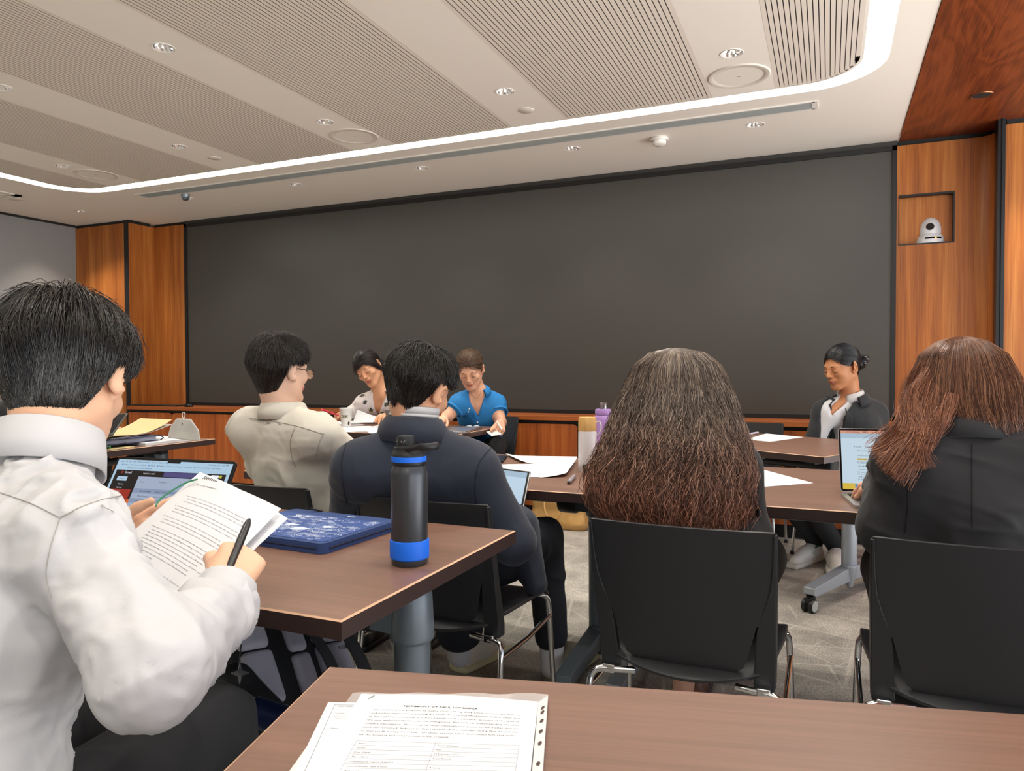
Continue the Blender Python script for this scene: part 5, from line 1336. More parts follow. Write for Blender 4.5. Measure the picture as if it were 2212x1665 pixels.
# ---- witness in the black suit
def p_suit():
    t = person('woman in a black suit and white shirt with a low hair bun', (.1, 4.78, 0))
    sk = skin('h', 'b97f58', '94523f'); sc = 1.06
    H = AT(1819, 795, 4.24); R = frame(226, 16, 0); top = AT(1838, 868, 4.28); f = az(212); r = np.array((f[1], -f[0], 0))
    sr = AT(1783, 893, 4.25); sl = AT(1888, 897, 4.31)
    J = dict(pelvis=AT(1835, 1020, 4.36), top=top, sl=sl, sr=sr, fwd=f); J['pelvis'][2] = .56
    er = AT(1752, 980, 4.25); wr = AT(1738, 1006, 4.10); el = AT(1908, 985, 4.33); wl = AT(1830, 1015, 4.12)
    kr = AT(1675, 1045, 4.03); kl = AT(1728, 1050, 4.0); ar = AT(1760, 1166, 4.30); al = AT(1806, 1180, 4.22)
    legs = [(J['pelvis']+r*.07, kr, ar), (J['pelvis']-r*.08, kl, al)]
    hr = nrm(AT(1700, 1003, 4.02)-wr); hl = nrm(AT(1770, 1010, 4.03)-wl)
    b, T = seated_body(t, H, R, J, [(sr, er, wr, (hr, UP, -1, dict(curl=(25, 30, 34, 38)))), (sl, el, wl, (hl, UP, 1, dict(curl=(25, 30, 34, 38))))], legs, sk, sc, neck=(0, -.025, -.05))
    sdf_obj('body', b, sk, t, .0034, mi=lip_mi(T, R, H, sc))
    sh = SDF(); torso_sdf(sh, J, .008, 1.0); sh.rc(sr, er, .056, .05, .05); sh.rc(sl, el, .056, .05, .05); neck_hole(sh, J, H, .056); sdf_obj('shirt', sh, M_shirt, t, .006, fn=vee(J, H, .05, .016), rel=4)
    s = SDF(); torso_sdf(s, J, .022, 1.0, pad=.004); arm_sdf(s, sr, er, wr, .016, 1.0, .03, .042); arm_sdf(s, sl, el, wl, .016, 1.0, .03, .042)
    s.rc(J['pelvis'], J['pelvis']+r*.08+f*.12, .112, .105, .05)
    for w_, e_ in ((wr, er), (wl, el)): s.rc(w_+nrm(w_-e_)*.06, w_+nrm(w_-e_)*.2, .056, None, .003, 's')
    neck_hole(s, J, H, .064)
    fr = nrm(f-nrm(J['top']-J['pelvis'])*(f@nrm(J['top']-J['pelvis'])))
    ups = nrm(J['top']-J['pelvis']); DV, WV = .36, .050
    M_suit = mat('suit_black', '1b1e22', .8, bump=(700, .12), sheen=.1)
    so = sdf_obj('jacket', s, M_suit, t, .0055, fn=vee(J, H, DV, WV), rel=4, fold=[dict(amp=.005, sc=8, seed=5.5), dict(amp=.002, sc=17, seed=2)])
    # lapels
    rr = np.cross(fr, ups)
    for q in (-1, 1):
        V = lambda x, z: top+rr*q*x+fr*.13+ups*z
        patch(so, 'lapel', s, (V(.050, .0), V(.100, -.04), V(.085, -.16), V(.028, -.16)), M_suit, .005, 8, 10, .005)
        patch(so, 'lapel', s, (V(.028, -.165), V(.090, -.15), V(.004, -.345), V(.002, -.35)), M_suit, .005, 8, 12, .005)
    ribbon_collar(t, top+UP*.004, nrm(H-top+[0, 0, .3]), f, .064, .064, .0, .060, M_shirt, 'shirt_collar', open_=.26, flare=.016, drop=.05)
    ribbon_collar(t, top-UP*.004, nrm(H-top+[0, 0, .3]), f, .080, .074, .0, .05, M_suit, 'jacket_collar', open_=1.0, flare=.026, drop=.055, thick=.004)
    tr = SDF(); tr.el(J['pelvis']+f*.02, (.17, .15, .10), None, .05)
    for hp, kn, an in legs: leg_sdf(tr, hp, kn, an, .010, 1.0, .05)
    sdf_obj('trousers', tr, mat('tights_black', '14171c', .75), t, .006)
    M_sn = mat('sneaker_white', 'e6e4dc', .5); M_gr = mat('sneaker_green', '1d5c45', .5)
    for an, toe in ((ar, ON(1706, 1228, 2, 0)), (al, ON(1803, 1243, 2, 0))):
        heel = np.array((an[0], an[1], 0)); d = np.array(toe)-heel; d[2] = 0
        heel = heel-nrm(d)*.055; tip = np.array(toe)*[1, 1, 0]
        o, T2, R2, ss = shoe(t, heel, tip, M_sn, mat('sneaker_sole_white', 'dcdad0', .55), 'sneaker', .095, .044, lace=M_sn)
        bb = MB()
        for q in (-1, 1):
            x = q*.046; zz = .055
            pts = [(.36, .035), (.36, .075), (.41, .075), (.46, .052), (.46, .075), (.52, .072), (.52, .035), (.47, .035), (.42, .058), (.42, .035)]
            bb.add(on_surface(ss, [T2(x, y, z) for y, z in pts], .0022), [tuple(range(len(pts)))] , 0)
        bb.build('side_letter', mat('letter_cream', 'c9c8bb', .6), o, world=True)
        bb = MB()
        for q in (-1, 1):
            pts = [(.06, .095), (.10, .112), (.24, .112), (.34, .096), (.33, .084), (.2, .094), (.10, .078)]
            bb.add(on_surface(ss, [T2(q*.044, y, z) for y, z in pts], .0024), [tuple(range(len(pts)))], 0)
        bb.build('heel_patch', M_gr, o, world=True)
    hm = hair_mat('hair_jet', '0a0a0c', '16171a', '2f3236', .22, .7)
    def hl_(L):
        y = L[:, 1]; ax = np.abs(L[:, 0]); fz = .072-1.1*np.clip(ax-.03, 0, 1)-.25*np.clip(.03-ax, 0, 1)*0
        return np.where(y > .012, fz+.0*y, np.where(y > -.035, .03, -.05))
    short_hair(t, H, R, sc, [hm, M_scalp], hl_, (.0, .088, .085), .004, 5000, .12, .0007, .05, 71, vol=.004, spread=.06, droop=.08, k=10)
    bs = SDF(); c = T((0, -.125, .0)); g = np.random.default_rng(4)
    for i in range(14): 
        p = c+g.normal(0, .015, 3)*sc; bs.el(p, (.020, .018, .021), None, .006)
    sdf_obj('hair_bun', bs, hair_mat('hair_bun', '0d0d0f', '101012', '1a1a1d', .3), t, .004, fold=dict(amp=.005, sc=60, seed=2))
    ex = []; e2 = R[:, 1]; e3 = R[:, 2]; e1 = R[:, 0]
    for i, (rad, ax) in enumerate(((.030, (e1, e3)), (.022, (e1, e3)), (.030, (nrm(e1+e2*.4), nrm(e3-e2*.3))), (.027, (nrm(e1-e2*.5), e3)), (.014, (e1, e3)))):
        P_ = [c-e2*(.012*i-.02)*sc+(ax[0]*math.cos(a)+ax[1]*math.sin(a))*rad*sc for a in [2*PI*k_/9+i for k_ in range(10)]]; v, f_ = lock(P_, 260, .006, .0006, 26, 80+i, .002, 3, (1, 1), splay=1); ex.append((v, f_, 0))
    V, F, MI = join_np(ex); np_mesh('hair_bun', V, F, hm, t, True, MI)
    face_parts(t, T, R, sc, M_hairblk, M_hairblk, brow_t=.0028)
    b2 = MB(); b2.lathe([(0, -.004), (.004, 0), (0, .004)], T((.083, -.004, -.028)), n=10); b2.lathe([(0, -.004), (.004, 0), (0, .004)], T((.084, -.008, -.020)), n=10); b2.build('earring', mat('gold', 'c9a24a', .25, 1.0), t, world=True)
    b2 = MB()
    for i in range(9):
        a = 2*PI*i/9; pr_ = wr-hr*.0; u = nrm(np.cross(hr, UP)); w_ = np.cross(u, hr)
        b2.lathe([(0, -.012), (.010, -.006), (.013, 0), (.010, .006), (0, .012)], pr_+(u*math.cos(a)+w_*math.sin(a))*.036, n=8)
    b2.build('scrunchie', mat('scrunchie_navy', '1a1c28', .8), t, world=True)
p_suit()

# ---- person half hidden at the far left table
def p_hidden():
    t = person('person in a dark jacket behind the foreground boy, one hand showing', (-4.1, 2.7, 0))
    sk = skin('i', 'd9a583', 'b0705f'); f = az(85); r = np.array((f[1], -f[0], 0))
    H = AT(95, 815, 4.35); R = frame(85, 25, 0); top = H-UP*.17-f*.06
    J = dict(pelvis=np.array((top[0]-.06, top[1], .56)), top=top, sl=top-r*.17-UP*.03, sr=top+r*.17-UP*.03, fwd=f)
    er = J['sr']+f*.16-UP*.12; wr = AT(196, 922, 3.75); el = J['sl']+f*.12-UP*.13; wl = el+f*.22+UP*.02
    kn = [J['pelvis']+f*.42+r*.09, J['pelvis']+f*.42-r*.09]
    legs = [(J['pelvis']+r*.09, kn[0], kn[0]*[1, 1, 0]+[0, 0, .1]), (J['pelvis']-r*.09, kn[1], kn[1]*[1, 1, 0]+[0, 0, .1])]
    hr = nrm(AT(222, 912, 3.70)-wr)
    b, T = seated_body(t, H, R, J, [(J['sr'], er, wr, (hr, UP, -1, dict(curl=(40, 44, 48, 50)))), (J['sl'], el, wl, (f, UP, 1, dict(curl=(25, 30, 34, 38))))], legs, sk, .95)
    sdf_obj('body', b, sk, t, .006)
    s = SDF(); torso_sdf(s, J, .02, .95); arm_sdf(s, J['sr'], er, wr-hr*.05, .016, 1.0, .03, .042); arm_sdf(s, J['sl'], el, wl, .016, 1.0, .03, .042); neck_hole(s, J, H)
    sdf_obj('jacket', s, M_blazer, t, .009)
    c = SDF(); c.rc(wr-hr*.07, wr-hr*.0, .041, .038, .004); c.rc(wr+hr*.05, wr+hr*.2, .05, None, .002, 's'); sdf_obj('cuff', c, M_shirt, t, .006)
    tr = SDF(); tr.el(J['pelvis'], (.16, .15, .10), None, .05)
    for hp, kn_, an in legs: leg_sdf(tr, hp, kn_, an, .014)
    sdf_obj('trousers', tr, M_trous, t, .012)
    short_hair(t, H, R, .95, [M_hairblk, M_scalp], boy_hl(), n=1500, h=.007)
    chair(J['pelvis'][0]-.0, J['pelvis'][1], math.radians(-85), 'black plastic chair at the far left table, hidden behind the foreground boy')
p_hidden()
# ================================================================ ITEMS ON THE TABLES AND THE FLOOR
TZ = .7302
M_paper = mat('paper', 'e9ebee', .8); M_ink = mat('ink', '2b2b30', .8); M_inkg = mat('ink_grey', '77787e', .8); M_alu = mat('aluminium', 'b9bcc0', .32, .9); M_bez = mat('bezel', '08090b', .2)
def sheet_map(C, bend=None):
    # C: corners tl, tr, br, bl (world); returns f(u, v) with v downwards
    C = [np.array(c, float) for c in C]
    n = nrm(np.cross(C[3]-C[0], C[1]-C[0]))
    if n[2] < 0: n = -n
    def f(u, v, off=0.0):
        u = np.asarray(u, float)[..., None]; v = np.asarray(v, float)[..., None]
        P = (C[0]*(1-u)+C[1]*u)*(1-v)+(C[3]*(1-u)+C[2]*u)*v
        z = 0 if bend is None else bend(u[..., 0], v[..., 0])[..., None]
        return P+n*(off+z)
    return f
def sheet(parent, name, C, bend=None, th=.0006, lines=(), nu=14, nv=18, mats=None, build=True, marks=(), rects=()):
    """paper sheet with printing; lines: (text, u, v, height in v, width in u or None, bold)"""
    f = sheet_map(C, bend); g = MB()
    U, V = np.meshgrid(np.linspace(0, 1, nu+1), np.linspace(0, 1, nv+1)); P = f(U, V).reshape(-1, 3); B = f(U, V, -th).reshape(-1, 3); k = nu+1; m = len(P)
    F = [(j*k+i, (j+1)*k+i, (j+1)*k+i+1, j*k+i+1) for j in range(nv) for i in range(nu)]
    g.add(P, F, 0, True); g.add(B, [q[::-1] for q in F], 0, True)
    rim = list(range(k))+[j*k+nu for j in range(1, nv+1)]+[nv*k+i for i in range(nu-1, -1, -1)]+[j*k for j in range(nv-1, 0, -1)]
    g.add(np.concatenate([P[rim], B[rim]]), [(i, (i+1) % len(rim), len(rim)+(i+1) % len(rim), len(rim)+i) for i in range(len(rim))], 0)
    asp = np.linalg.norm(np.array(C[3], float)-np.array(C[0], float))/np.linalg.norm(np.array(C[1], float)-np.array(C[0], float))
    for tx, u, v, h, w, bo, mi in lines:
        vv, ff = text_geo(tx, 1.0, bo)
        if len(vv) == 0: continue
        x = vv[:, 0]; wd = x.max()-x.min(); sc_u = (w/wd) if w else h*asp*1.0
        g.add(f(u+(x-x.min())*sc_u, v-vv[:, 1]*h*1.25, .0003), ff, mi)
    for u0, v0, u1, v1, mi in rects:
        g.add(f(np.array([u0, u1, u1, u0]), np.array([v0, v0, v1, v1]), .00035), [(0, 3, 2, 1)], mi)
    return g.build(name, mats or [M_paper, M_ink, M_inkg], parent, world=True, recalc=False)
def tablept(x, y, z=TZ): return ON(x, y, 2, z)

# ---- testimony papers on the nearest table
BODY = ["This testimony was prepared by Justice Centre Hong Kong solely to assist the claimant",
 "and his/her lawyer in supporting the Unified Screening Mechanism (USM) claim, not",
 "as the legal representative. It is based solely on the claimant's account of the facts of",
 "the case without reference to the Immigration files and our understanding of public",
 "country information. There may be other information relevant to the matter that we",
 "have not covered. Subject to the consent of the claimant using this document",
 "as they see fit in support of the USM claim, provided that they remain fully responsible",
 "for the accuracy and completeness of the contents."]
z = TZ
slv = [ON(762, 1500, 2, z+.001), ON(1184, 1502, 2, z+.001), ON(1168, 1760, 2, z+.001), ON(560, 1760, 2, z+.001)]
t = thing('plastic_sleeve', 'clear punched plastic sleeve under the testimony papers on the nearest table', 'plastic sleeve', (slv[0]+slv[2])/2)
k = NT('clear_plastic'); k.b.inputs['Base Color'].default_value = (.9, .92, .93, 1); k.b.inputs['Roughness'].default_value = .12; k.b.inputs['Alpha'].default_value = .35; k.b.inputs['Specular IOR Level'].default_value = .7
M_clear = k.m; M_hole = mat('punch_hole', '4a3832', .6); M_strip = mat('sleeve_edge', 'd9dbd8', .3)
g = MB(); f = sheet_map(slv, lambda u, v: .002*(.5+.5*np.sin(u*23+v*9))*np.clip(1-v*12, 0, 1))
U, V = np.meshgrid(np.linspace(0, 1, 25), np.linspace(0, 1, 21)); P = f(U, V, .0012).reshape(-1, 3)
g.add(P, [(j*25+i, (j+1)*25+i, (j+1)*25+i+1, j*25+i+1) for j in range(20) for i in range(24)], 0, True); g.build('film', M_clear, t, world=True)
e = [ON(1163, 1516, 2, z+.0055), ON(1184, 1502, 2, z+.0055), ON(1170, 1700, 2, z+.0055), ON(1146, 1700, 2, z+.0055)]
g = MB(); g.add(e, [(0, 3, 2, 1)], 0); fe = sheet_map(e)
for v in (.13, .19, .30, .43, .565, .78):
    a = np.array([2*PI*i/14 for i in range(14)]); g.add(fe(.52+.20*np.cos(a), v+.022*np.sin(a), .0004), [tuple(range(13, -1, -1))], 1)
g.build('punched_edge', [M_strip, M_hole], t, world=True, recalc=False)
e = [ON(700, 1560, 2, z+.0035), ON(722, 1545, 2, z+.0035), ON(655, 1700, 2, z+.0035), ON(600, 1700, 2, z+.0035)]
g = MB(); g.add(e, [(0, 3, 2, 1)], 0); fe = sheet_map(e)
for v in (.36, .50): 
    a = np.array([2*PI*i/14 for i in range(14)]); g.add(fe(.45+.14*np.cos(a), v+.022*np.sin(a), .0004), [tuple(range(13, -1, -1))], 1)
g.build('punched_edge', [M_strip, M_hole], t, world=True, recalc=False)
C = [ON(709, 1516, 2, z+.005), ON(1010, 1524, 2, z+.005), ON(1010, 1760, 2, z+.005), ON(592, 1760, 2, z+.005)]
t = thing('paper_sheet', 'printed sheet peeking out left from under the testimony page', 'paper', (C[0]+C[2])/2, 0, 'papers on the nearest table')
sheet(t, 'page', C, None, lines=[("PERSONAL", .08, .055, .012, .12, .006, 2), ("NAME:", .085, .13, .010, .07, 0, 2), ("DATE OF BIRTH", .088, .15, .010, .10, 0, 2), ("NATIONALITY", .090, .17, .010, .10, 0, 2), ("ETHNICITY", .092, .19, .010, .09, 0, 2), ("FAMILY", .098, .29, .010, .07, 0, 2)], rects=[(.055, .03, .058, 1, 2), (.055, .03, .3, .033, 2)])
C = [ON(1000, 1512, 2, z+.0065), ON(1163, 1517, 2, z+.0065), ON(1134, 1760, 2, z+.0065), ON(980, 1760, 2, z+.0065)]
t = thing('paper_sheet', 'blank lower sheet sticking out right of the testimony page', 'paper', (C[0]+C[2])/2, 0, 'papers on the nearest table'); sheet(t, 'page', C)
C = [ON(781, 1498, 2, z+.010), ON(1162, 1515, 2, z+.008), ON(1133, 1790, 2, z+.008), ON(600, 1790, 2, z+.010)]
t = thing('paper_sheet', 'testimony page lying on top of the papers on the nearest table', 'paper', (C[0]+C[2])/2, 0, 'papers on the nearest table')
ln = [("- 1 -", .42, .062, .011, .035, 0, 2), ("TESTIMONY OF PAUL UWIMANA", .27, .125, .016, .41, .008, 1)]
for i, s_ in enumerate(BODY): ln.append((s_, .115, .160+.0315*i, .013, (.80 if i < 7 else .46), .0, 1))
rows = [("Name:", "Paul UWIMANA"), ("Gender:", "Male"), ("Date of birth:", "12 September 1967"), ("Place of birth:", "Kigali, Rwanda"), ("Country(ies) in respect of which a", ""), ("non-refoulement claim is made:", "Rwanda"), ("(first country)", "")]
rc_ = []
for i, (a, c_) in enumerate(rows):
    v = .452+.034*i; rc_.append((.12, v-.026, .93, v-.0245, 2)); ln.append((a, .14, v, .0125, None, 0, 1))
    if c_: ln.append((c_, .53, v, .0125, None, 0, 1))
rc_ += [(.12, .425, .1215, .72, 2), (.515, .425, .5165, .72, 2), (.93, .425, .9315, .72, 2)]
sheet(t, 'page', C, lambda u, v: .003*np.maximum(0, np.sin(u*3.4-.2))*np.clip(1-v*3, 0, 1), lines=ln, rects=rc_, nu=20, nv=20)
g = MB(); p = ON(795, 1509, 2, z+.0112); d = nrm(ON(808, 1502, 2, z+.0112)-p); g.tube([p, p+d*.011], .0005, 6)
g.build('staple', mat('staple', '9a9da0', .3, .9), t, world=True)

# ---- water bottle
B0 = tablept(885, 1216); t = thing('water_bottle', 'tall matte black water bottle with blue bands and loop lid on the brown table', 'bottle', (B0[0], B0[1], .7302), math.radians(-18))
q = np.linalg.norm(ON(885, 1216, 2, .73)-CAM); SB = .0405
M_bb = mat('bottle_black', '4b4e53', .34, .6); M_blue = mat('silicone_blue', '0c6ff0', .55); M_lid = mat('lid_black', '191a1c', .45)
b = MB(); b.lathe([(0, 0), (.036, 0), (.0375, .004), (.0375, .185), (.036, .194), (.0335, .199), (.0325, .204), (0, .205)], n=44); b.build('body', M_bb, t)
b = MB(); b.lathe([(.0375, .012), (.0400, .014), (.0404, .016), (.0404, .048), (.0400, .050), (.0375, .051)], n=44); b.build('sleeve', M_blue, t)
b = MB(); b.lathe([(0, .203), (.034, .203), (.0352, .206), (.0352, .211), (0, .2115)], n=44); b.build('rim', M_lid, t)
b = MB(); b.lathe([(.034, .2105), (.0357, .2115), (.0357, .2215), (.034, .2225)], n=44); b.build('band', M_blue, t)
b = MB(); b.lathe([(0, .222), (.0352, .222), (.0345, .228), (.031, .232), (.0305, .240), (0, .2405)], n=40)
b.lathe([(0, .240), (.0192, .240), (.0195, .245), (.0183, .258), (.0170, .262), (0, .2625)], (-.010, 0, 0), n=36)
b.build('lid', M_lid, t)
b = MB()
for s_ in (-1, 1): b.tube([(-.01, s_*.0235, .236), (.03, s_*.0235, .240), (.055, s_*.022, .2455)], .0045, 8, flat=(.6, 1.3))
b.tube([(.055+.022*math.sin(a), .022*math.cos(a), .2455+.001*math.sin(a)) for a in [PI*i/12 for i in range(13)]], .0048, 8, flat=(.6, 1.5)); b.build('carry_loop', M_lid, t)
b = MB()
for a0 in (-1.9, -1.0):
    vs = []
    for dx, z_ in ((-.20, .253), (-.02, .2475), (.20, .2555), (.17, .2555), (-.02, .2495), (-.17, .2545)): a = a0+dx*1.25; vs.append((-.010+.0191*math.cos(a), .0191*math.sin(a), z_-.001))
    b.add(vs, [(0, 1, 4, 5), (1, 2, 3, 4)])
b.build('lid_mark', mat('mark_silver', 'c4c8cc', .4), t)
for o in t.children: o.scale = (1.0, 1.0, 1.0)

# ---- laptop sleeve with doodles
C = [tablept(628, 1116), tablept(842, 1141), tablept(713, 1199), tablept(470, 1168)]
cen = sum(C)/4; ux = nrm(C[1]-C[0]); uy = nrm(np.cross(UP, ux)); LW, LD, LT = .345, .245, .024
ang = math.atan2(ux[1], ux[0])
near = C[2]
t = thing('laptop_sleeve', 'navy blue padded laptop sleeve printed with white doodles on the brown table', 'laptop sleeve', (cen[0], cen[1], .7303), ang)
M_nv = mat('sleeve_navy', '2b4478', .75, bump=(900, .2)); M_nv2 = mat('sleeve_panel', '34508e', .75, bump=(900, .2)); M_dood = mat('doodle_white', 'c9d4ec', .8); M_dood2 = mat('doodle_blue', '8da6d6', .8)
cx = lambda p: np.array(((p-cen)@ux, (p-cen)@uy))
xs = [cx(p) for p in C]; hw = (xs[1][0]-xs[0][0]+xs[2][0]-xs[3][0])/4+.008; hd = (xs[0][1]+xs[1][1]-xs[2][1]-xs[3][1])/4
hw = min(hw, .175); 
b = MB(); b.prism(rrect(-hw, hw, -hd, hd, .018), 0, LT); b.build('case', M_nv, t, bevel=.007, seg=3)
b = MB(); b.poly(rrect(-hw+.008, hw-.012, -hd+.014, hd-.045, .004), [], LT+.0006); b.build('printed_panel', M_nv2, t)
g_ = random.Random(5); b = MB()
def stroke(pts, w=.0007, m=0): b.tube([(x, y, LT+.0008) for x, y in pts], w, 4, m=m, flat=(1, .25))
for i in range(190):
    x, y = g_.uniform(-hw+.02, hw-.025), g_.uniform(-hd+.022, hd-.055); s_ = g_.uniform(.006, .016); ty = i % 6; m = 0 if i % 3 else 1; an = g_.uniform(-.4, .4); ca, sa = math.cos(an), math.sin(an)
    Q = lambda px, py: (max(-hw+.012, min(hw-.016, x+s_*(px*ca-py*sa))), max(-hd+.016, min(hd-.048, y+s_*(px*sa+py*ca))))
    if ty == 0: stroke([Q(math.cos(k*.6), .6*math.sin(k*.6)) for k in range(12)], m=m)
    elif ty == 1: stroke([Q(-1, 0), Q(0, .8), Q(1, 0), Q(0, -.5), Q(-1, 0)], m=m)
    elif ty == 2:
        for k in range(3): stroke([Q(-1, .5-.5*k), Q(-.3, .65-.5*k), Q(.4, .4-.5*k), Q(1, .55-.5*k)], m=m)
    elif ty == 3: stroke([Q(-1, -.6), Q(-1, .5), Q(1, .5), Q(1, -.6), Q(-1, -.6)], m=m); stroke([Q(-.5, 0), Q(.5, 0)], m=m)
    elif ty == 4: stroke([Q(1.1*math.cos(k*1.26), 1.1*math.sin(k*1.26)) for k in (0, 2, 4, 1, 3, 5)], m=m)
    else: stroke([Q(-1+k*.2, .5*math.sin(k*1.7)) for k in range(11)], m=m)
for (x, y, s_) in ((-.03, -.02, .02), (.02, -.045, .026), (.07, -.005, .017), (-.09, -.03, .016)):
    pts = [(x+s_*(1+.35*math.sin(5*a))*math.cos(a), y+.55*s_*(1+.3*math.sin(3*a+1))*math.sin(a)) for a in [2*PI*i/26 for i in range(26)]]
    b.poly(pts, [], LT+.0010, 0)
b.build('doodles', [M_dood, M_dood2], t)
b = MB(); put_text(b, 'CODING', .011, (-.10, hd-.075, LT+.0010), (1, 0, 0), (0, 1, 0), 0, .0, bold=.0006); put_text(b, 'CAPE', .011, (-.10, hd-.088, LT+.0010), (1, 0, 0), (0, 1, 0), 0, .0, bold=.0006); put_text(b, 'inside', .010, (.03, hd-.028, LT+.0007), (1, 0, 0), (0, 1, 0), 0, .0, bold=.0005); b.build('printing', mat('print_white', 'e6ebf5', .8), t)
b = MB(); b.tube([(hw*math.cos(0)+.001, y, LT*.5) for y in (-hd+.02, 0, hd-.02)], .002, 6); b.tube([(x, -hd-.0005, LT*.5) for x in (-hw+.02, 0, hw-.02)], .002, 6); b.build('zip', mat('zip_dark', '16223f', .6), t)
b = MB(); b.box((-hw+.085, hd-.012, LT+.005), (.035, .008, .004), rotm(0, .25, .5)); b.box((hw+.008, hd-.03, LT*.5), (.012, .006, .004)); b.build('zip_pull', M_blk, t)

# ---- laptops
def laptop(name_lab, w, d, h, loc, rz, open_deg, body_m, screen_fn, notch=True, group=None, keys=True):
    t = thing('laptop', name_lab, 'laptop', loc, rz, group)
    b = MB(); b.prism(rrect(-w/2, w/2, -d/2, d/2, .010), 0, .010); b.build('base', body_m, t, bevel=.0015)
    if keys:
        kb = MB(); kb.poly(rrect(-w*.45, w*.45, -.005, d*.42, .003), [], .0103); kb.build('keyboard_well', M_bez, t)
        kb = MB(); nx = 14
        for r_ in range(6):
            for c_ in range(nx):
                x = -w*.44+(c_+.5)*w*.88/nx; y = d*.40-(r_+.5)*(d*.40+.003)/6; kb.box((x, y, .0112), (w*.88/nx*.84, .0135 if r_ else .007, .0014))
        kb.build('keys', mat('key_black', '141518', .5), t)
        kb = MB(); kb.poly(rrect(-w*.2, w*.2, -d*.46, -.02, .005), [], .0103); kb.build('trackpad', body_m, t)
    a = math.radians(open_deg); hinge = np.array((0, d/2-.004, .010)); up = np.array((0, math.sin(a-PI/2), math.cos(a-PI/2))); nn = np.array((0, -math.cos(a-PI/2), math.sin(a-PI/2))); X = np.array((1.0, 0, 0))
    R = np.stack([X, up, nn], 1)
    lid = MB(); lid.prism(rrect(-w/2, w/2, .002, h, .010), -.005, 0, R=R, c=hinge); lo = lid.build('lid', body_m, t, bevel=.001)
    bz = MB(); bz.prism(rrect(-w/2+.0015, w/2-.0015, .006, h-.0015, .009), 0, .0006, R=R, c=hinge); bo = bz.build('bezel', M_bez, lo)
    sc = MB(); W, H = w-.014, h-.020
    def put(x0, y0, x1, y1, m, z=.0008):
        sc.add([hinge+R@np.array((-W/2+x*W, .013+(1-y)*H, z)) for x, y in ((x0, y1), (x1, y1), (x1, y0), (x0, y0))], [(0, 1, 2, 3)], m)
    def txt(s_, x, y, size, m, width=None, z=.0018):
        v, f = text_geo(s_, size); 
        if len(v) == 0: return
        if width: v[:, 0] *= width*W/(v[:, 0].max()+1e-6)
        sc.add([hinge+R@np.array((-W/2+x*W+p[0], .013+(1-y)*H+p[1], z)) for p in v], f, m)
    mats = screen_fn(put, txt, W, H); sc.build('display', mats, lo, recalc=False)
    if notch: nb = MB(); nb.prism(rrect(-.018, .018, h-.012, h-.004, .002), .0006, .0022, R=R, c=hinge); nb.build('notch', M_bez, lo)
    return t
def glow(name, c, es=.55): return mat(name, '050505', .25, emit=c, es=es*.5)
def scr_mail(put, txt, W, H):
    m = [glow('scr_sky', 'bcdcf4', .8), glow('scr_dark', '14090f', .6), glow('scr_list', 'b4c2dc', .75), glow('scr_text', '1c2438', .4), glow('scr_red', 'b02c1c', .7), glow('scr_orange', 'e8702a', .8), glow('scr_violet', '57518e', .7), glow('scr_white', 'f2f6ff', .9), glow('scr_yellow', 'cfd044', .8), glow('scr_row', '98a8c6', .75), glow('scr_blue', '4c86d8', .8)]
    put(0, 0, 1, 1, 0); put(.02, .135, .975, 1, 1, .0010)
    put(.45, .14, .80, .20, 6, .0012); put(.04, .38, .22, .56, 4, .0012); put(.04, .50, .30, .62, 5, .0012); put(.02, .62, .20, .95, 8, .0012); put(.93, .38, .97, .55, 4, .0012); put(.93, .55, .97, .7, 5, .0012)
    put(.24, .21, .93, 1, 2, .0013)
    for i in range(9):
        if i % 2 == 0: put(.24, .36+.062*i, .93, .36+.062*i+.06, 9, .0014)
        txt(['Greetings', 'Mary Saunders', 'Greetings', 'The New York Times', 'Asia Society Times', 'The New York Times', 'The New York Times', 'Invitations', 'Invitations'][i], .30, .402+.062*i, .0055, 3, .10)
        txt('Register for deliveries today and support the conference', .44, .402+.062*i, .0052, 3, .30); txt('10:24', .885, .402+.062*i, .005, 3, .03)
    txt('Safari   File   Edit   View   History   Bookmarks   Develop   Window   Help', .03, .035, .005, 3, .42); txt('Wed Sep 27  1:20 PM', .80, .035, .005, 3, .17)
    for i in range(11): txt('Testimony', .06+.08*i, .075, .0045, 3, .05); put(.045+.08*i, .06, .053+.08*i, .075, 10, .0012)
    txt('mail.google.com/mail/u/0/#inbox', .11, .115, .005, 3, .22)
    txt('Gmail', .10, .18, .008, 7, .065); txt('Search in mail', .27, .18, .006, 7, .10); put(.07, .155, .09, .18, 4, .0014)
    put(.055, .22, .145, .275, 0, .0014); txt('Compose', .075, .255, .005, 3, .05)
    for i, w_ in enumerate(('Inbox', 'Starred', 'Snoozed', 'Sent', 'Drafts')): txt(w_, .085, .325+.045*i, .005, 7, .045)
    put(.855, .15, .92, .185, 7, .0014); put(.925, .15, .945, .185, 8, .0014)
    for i in range(3): put(.945, .21+.06*i, .96, .235+.06*i, 7, .0014)
    txt('Primary', .27, .285, .005, 3, .04); txt('Promotions', .44, .28, .005, 3, .06); txt('Social', .62, .285, .005, 3, .04)
    return m
def plane_obj(pts, z): return [tuple(p[:2])+(z,) for p in pts]
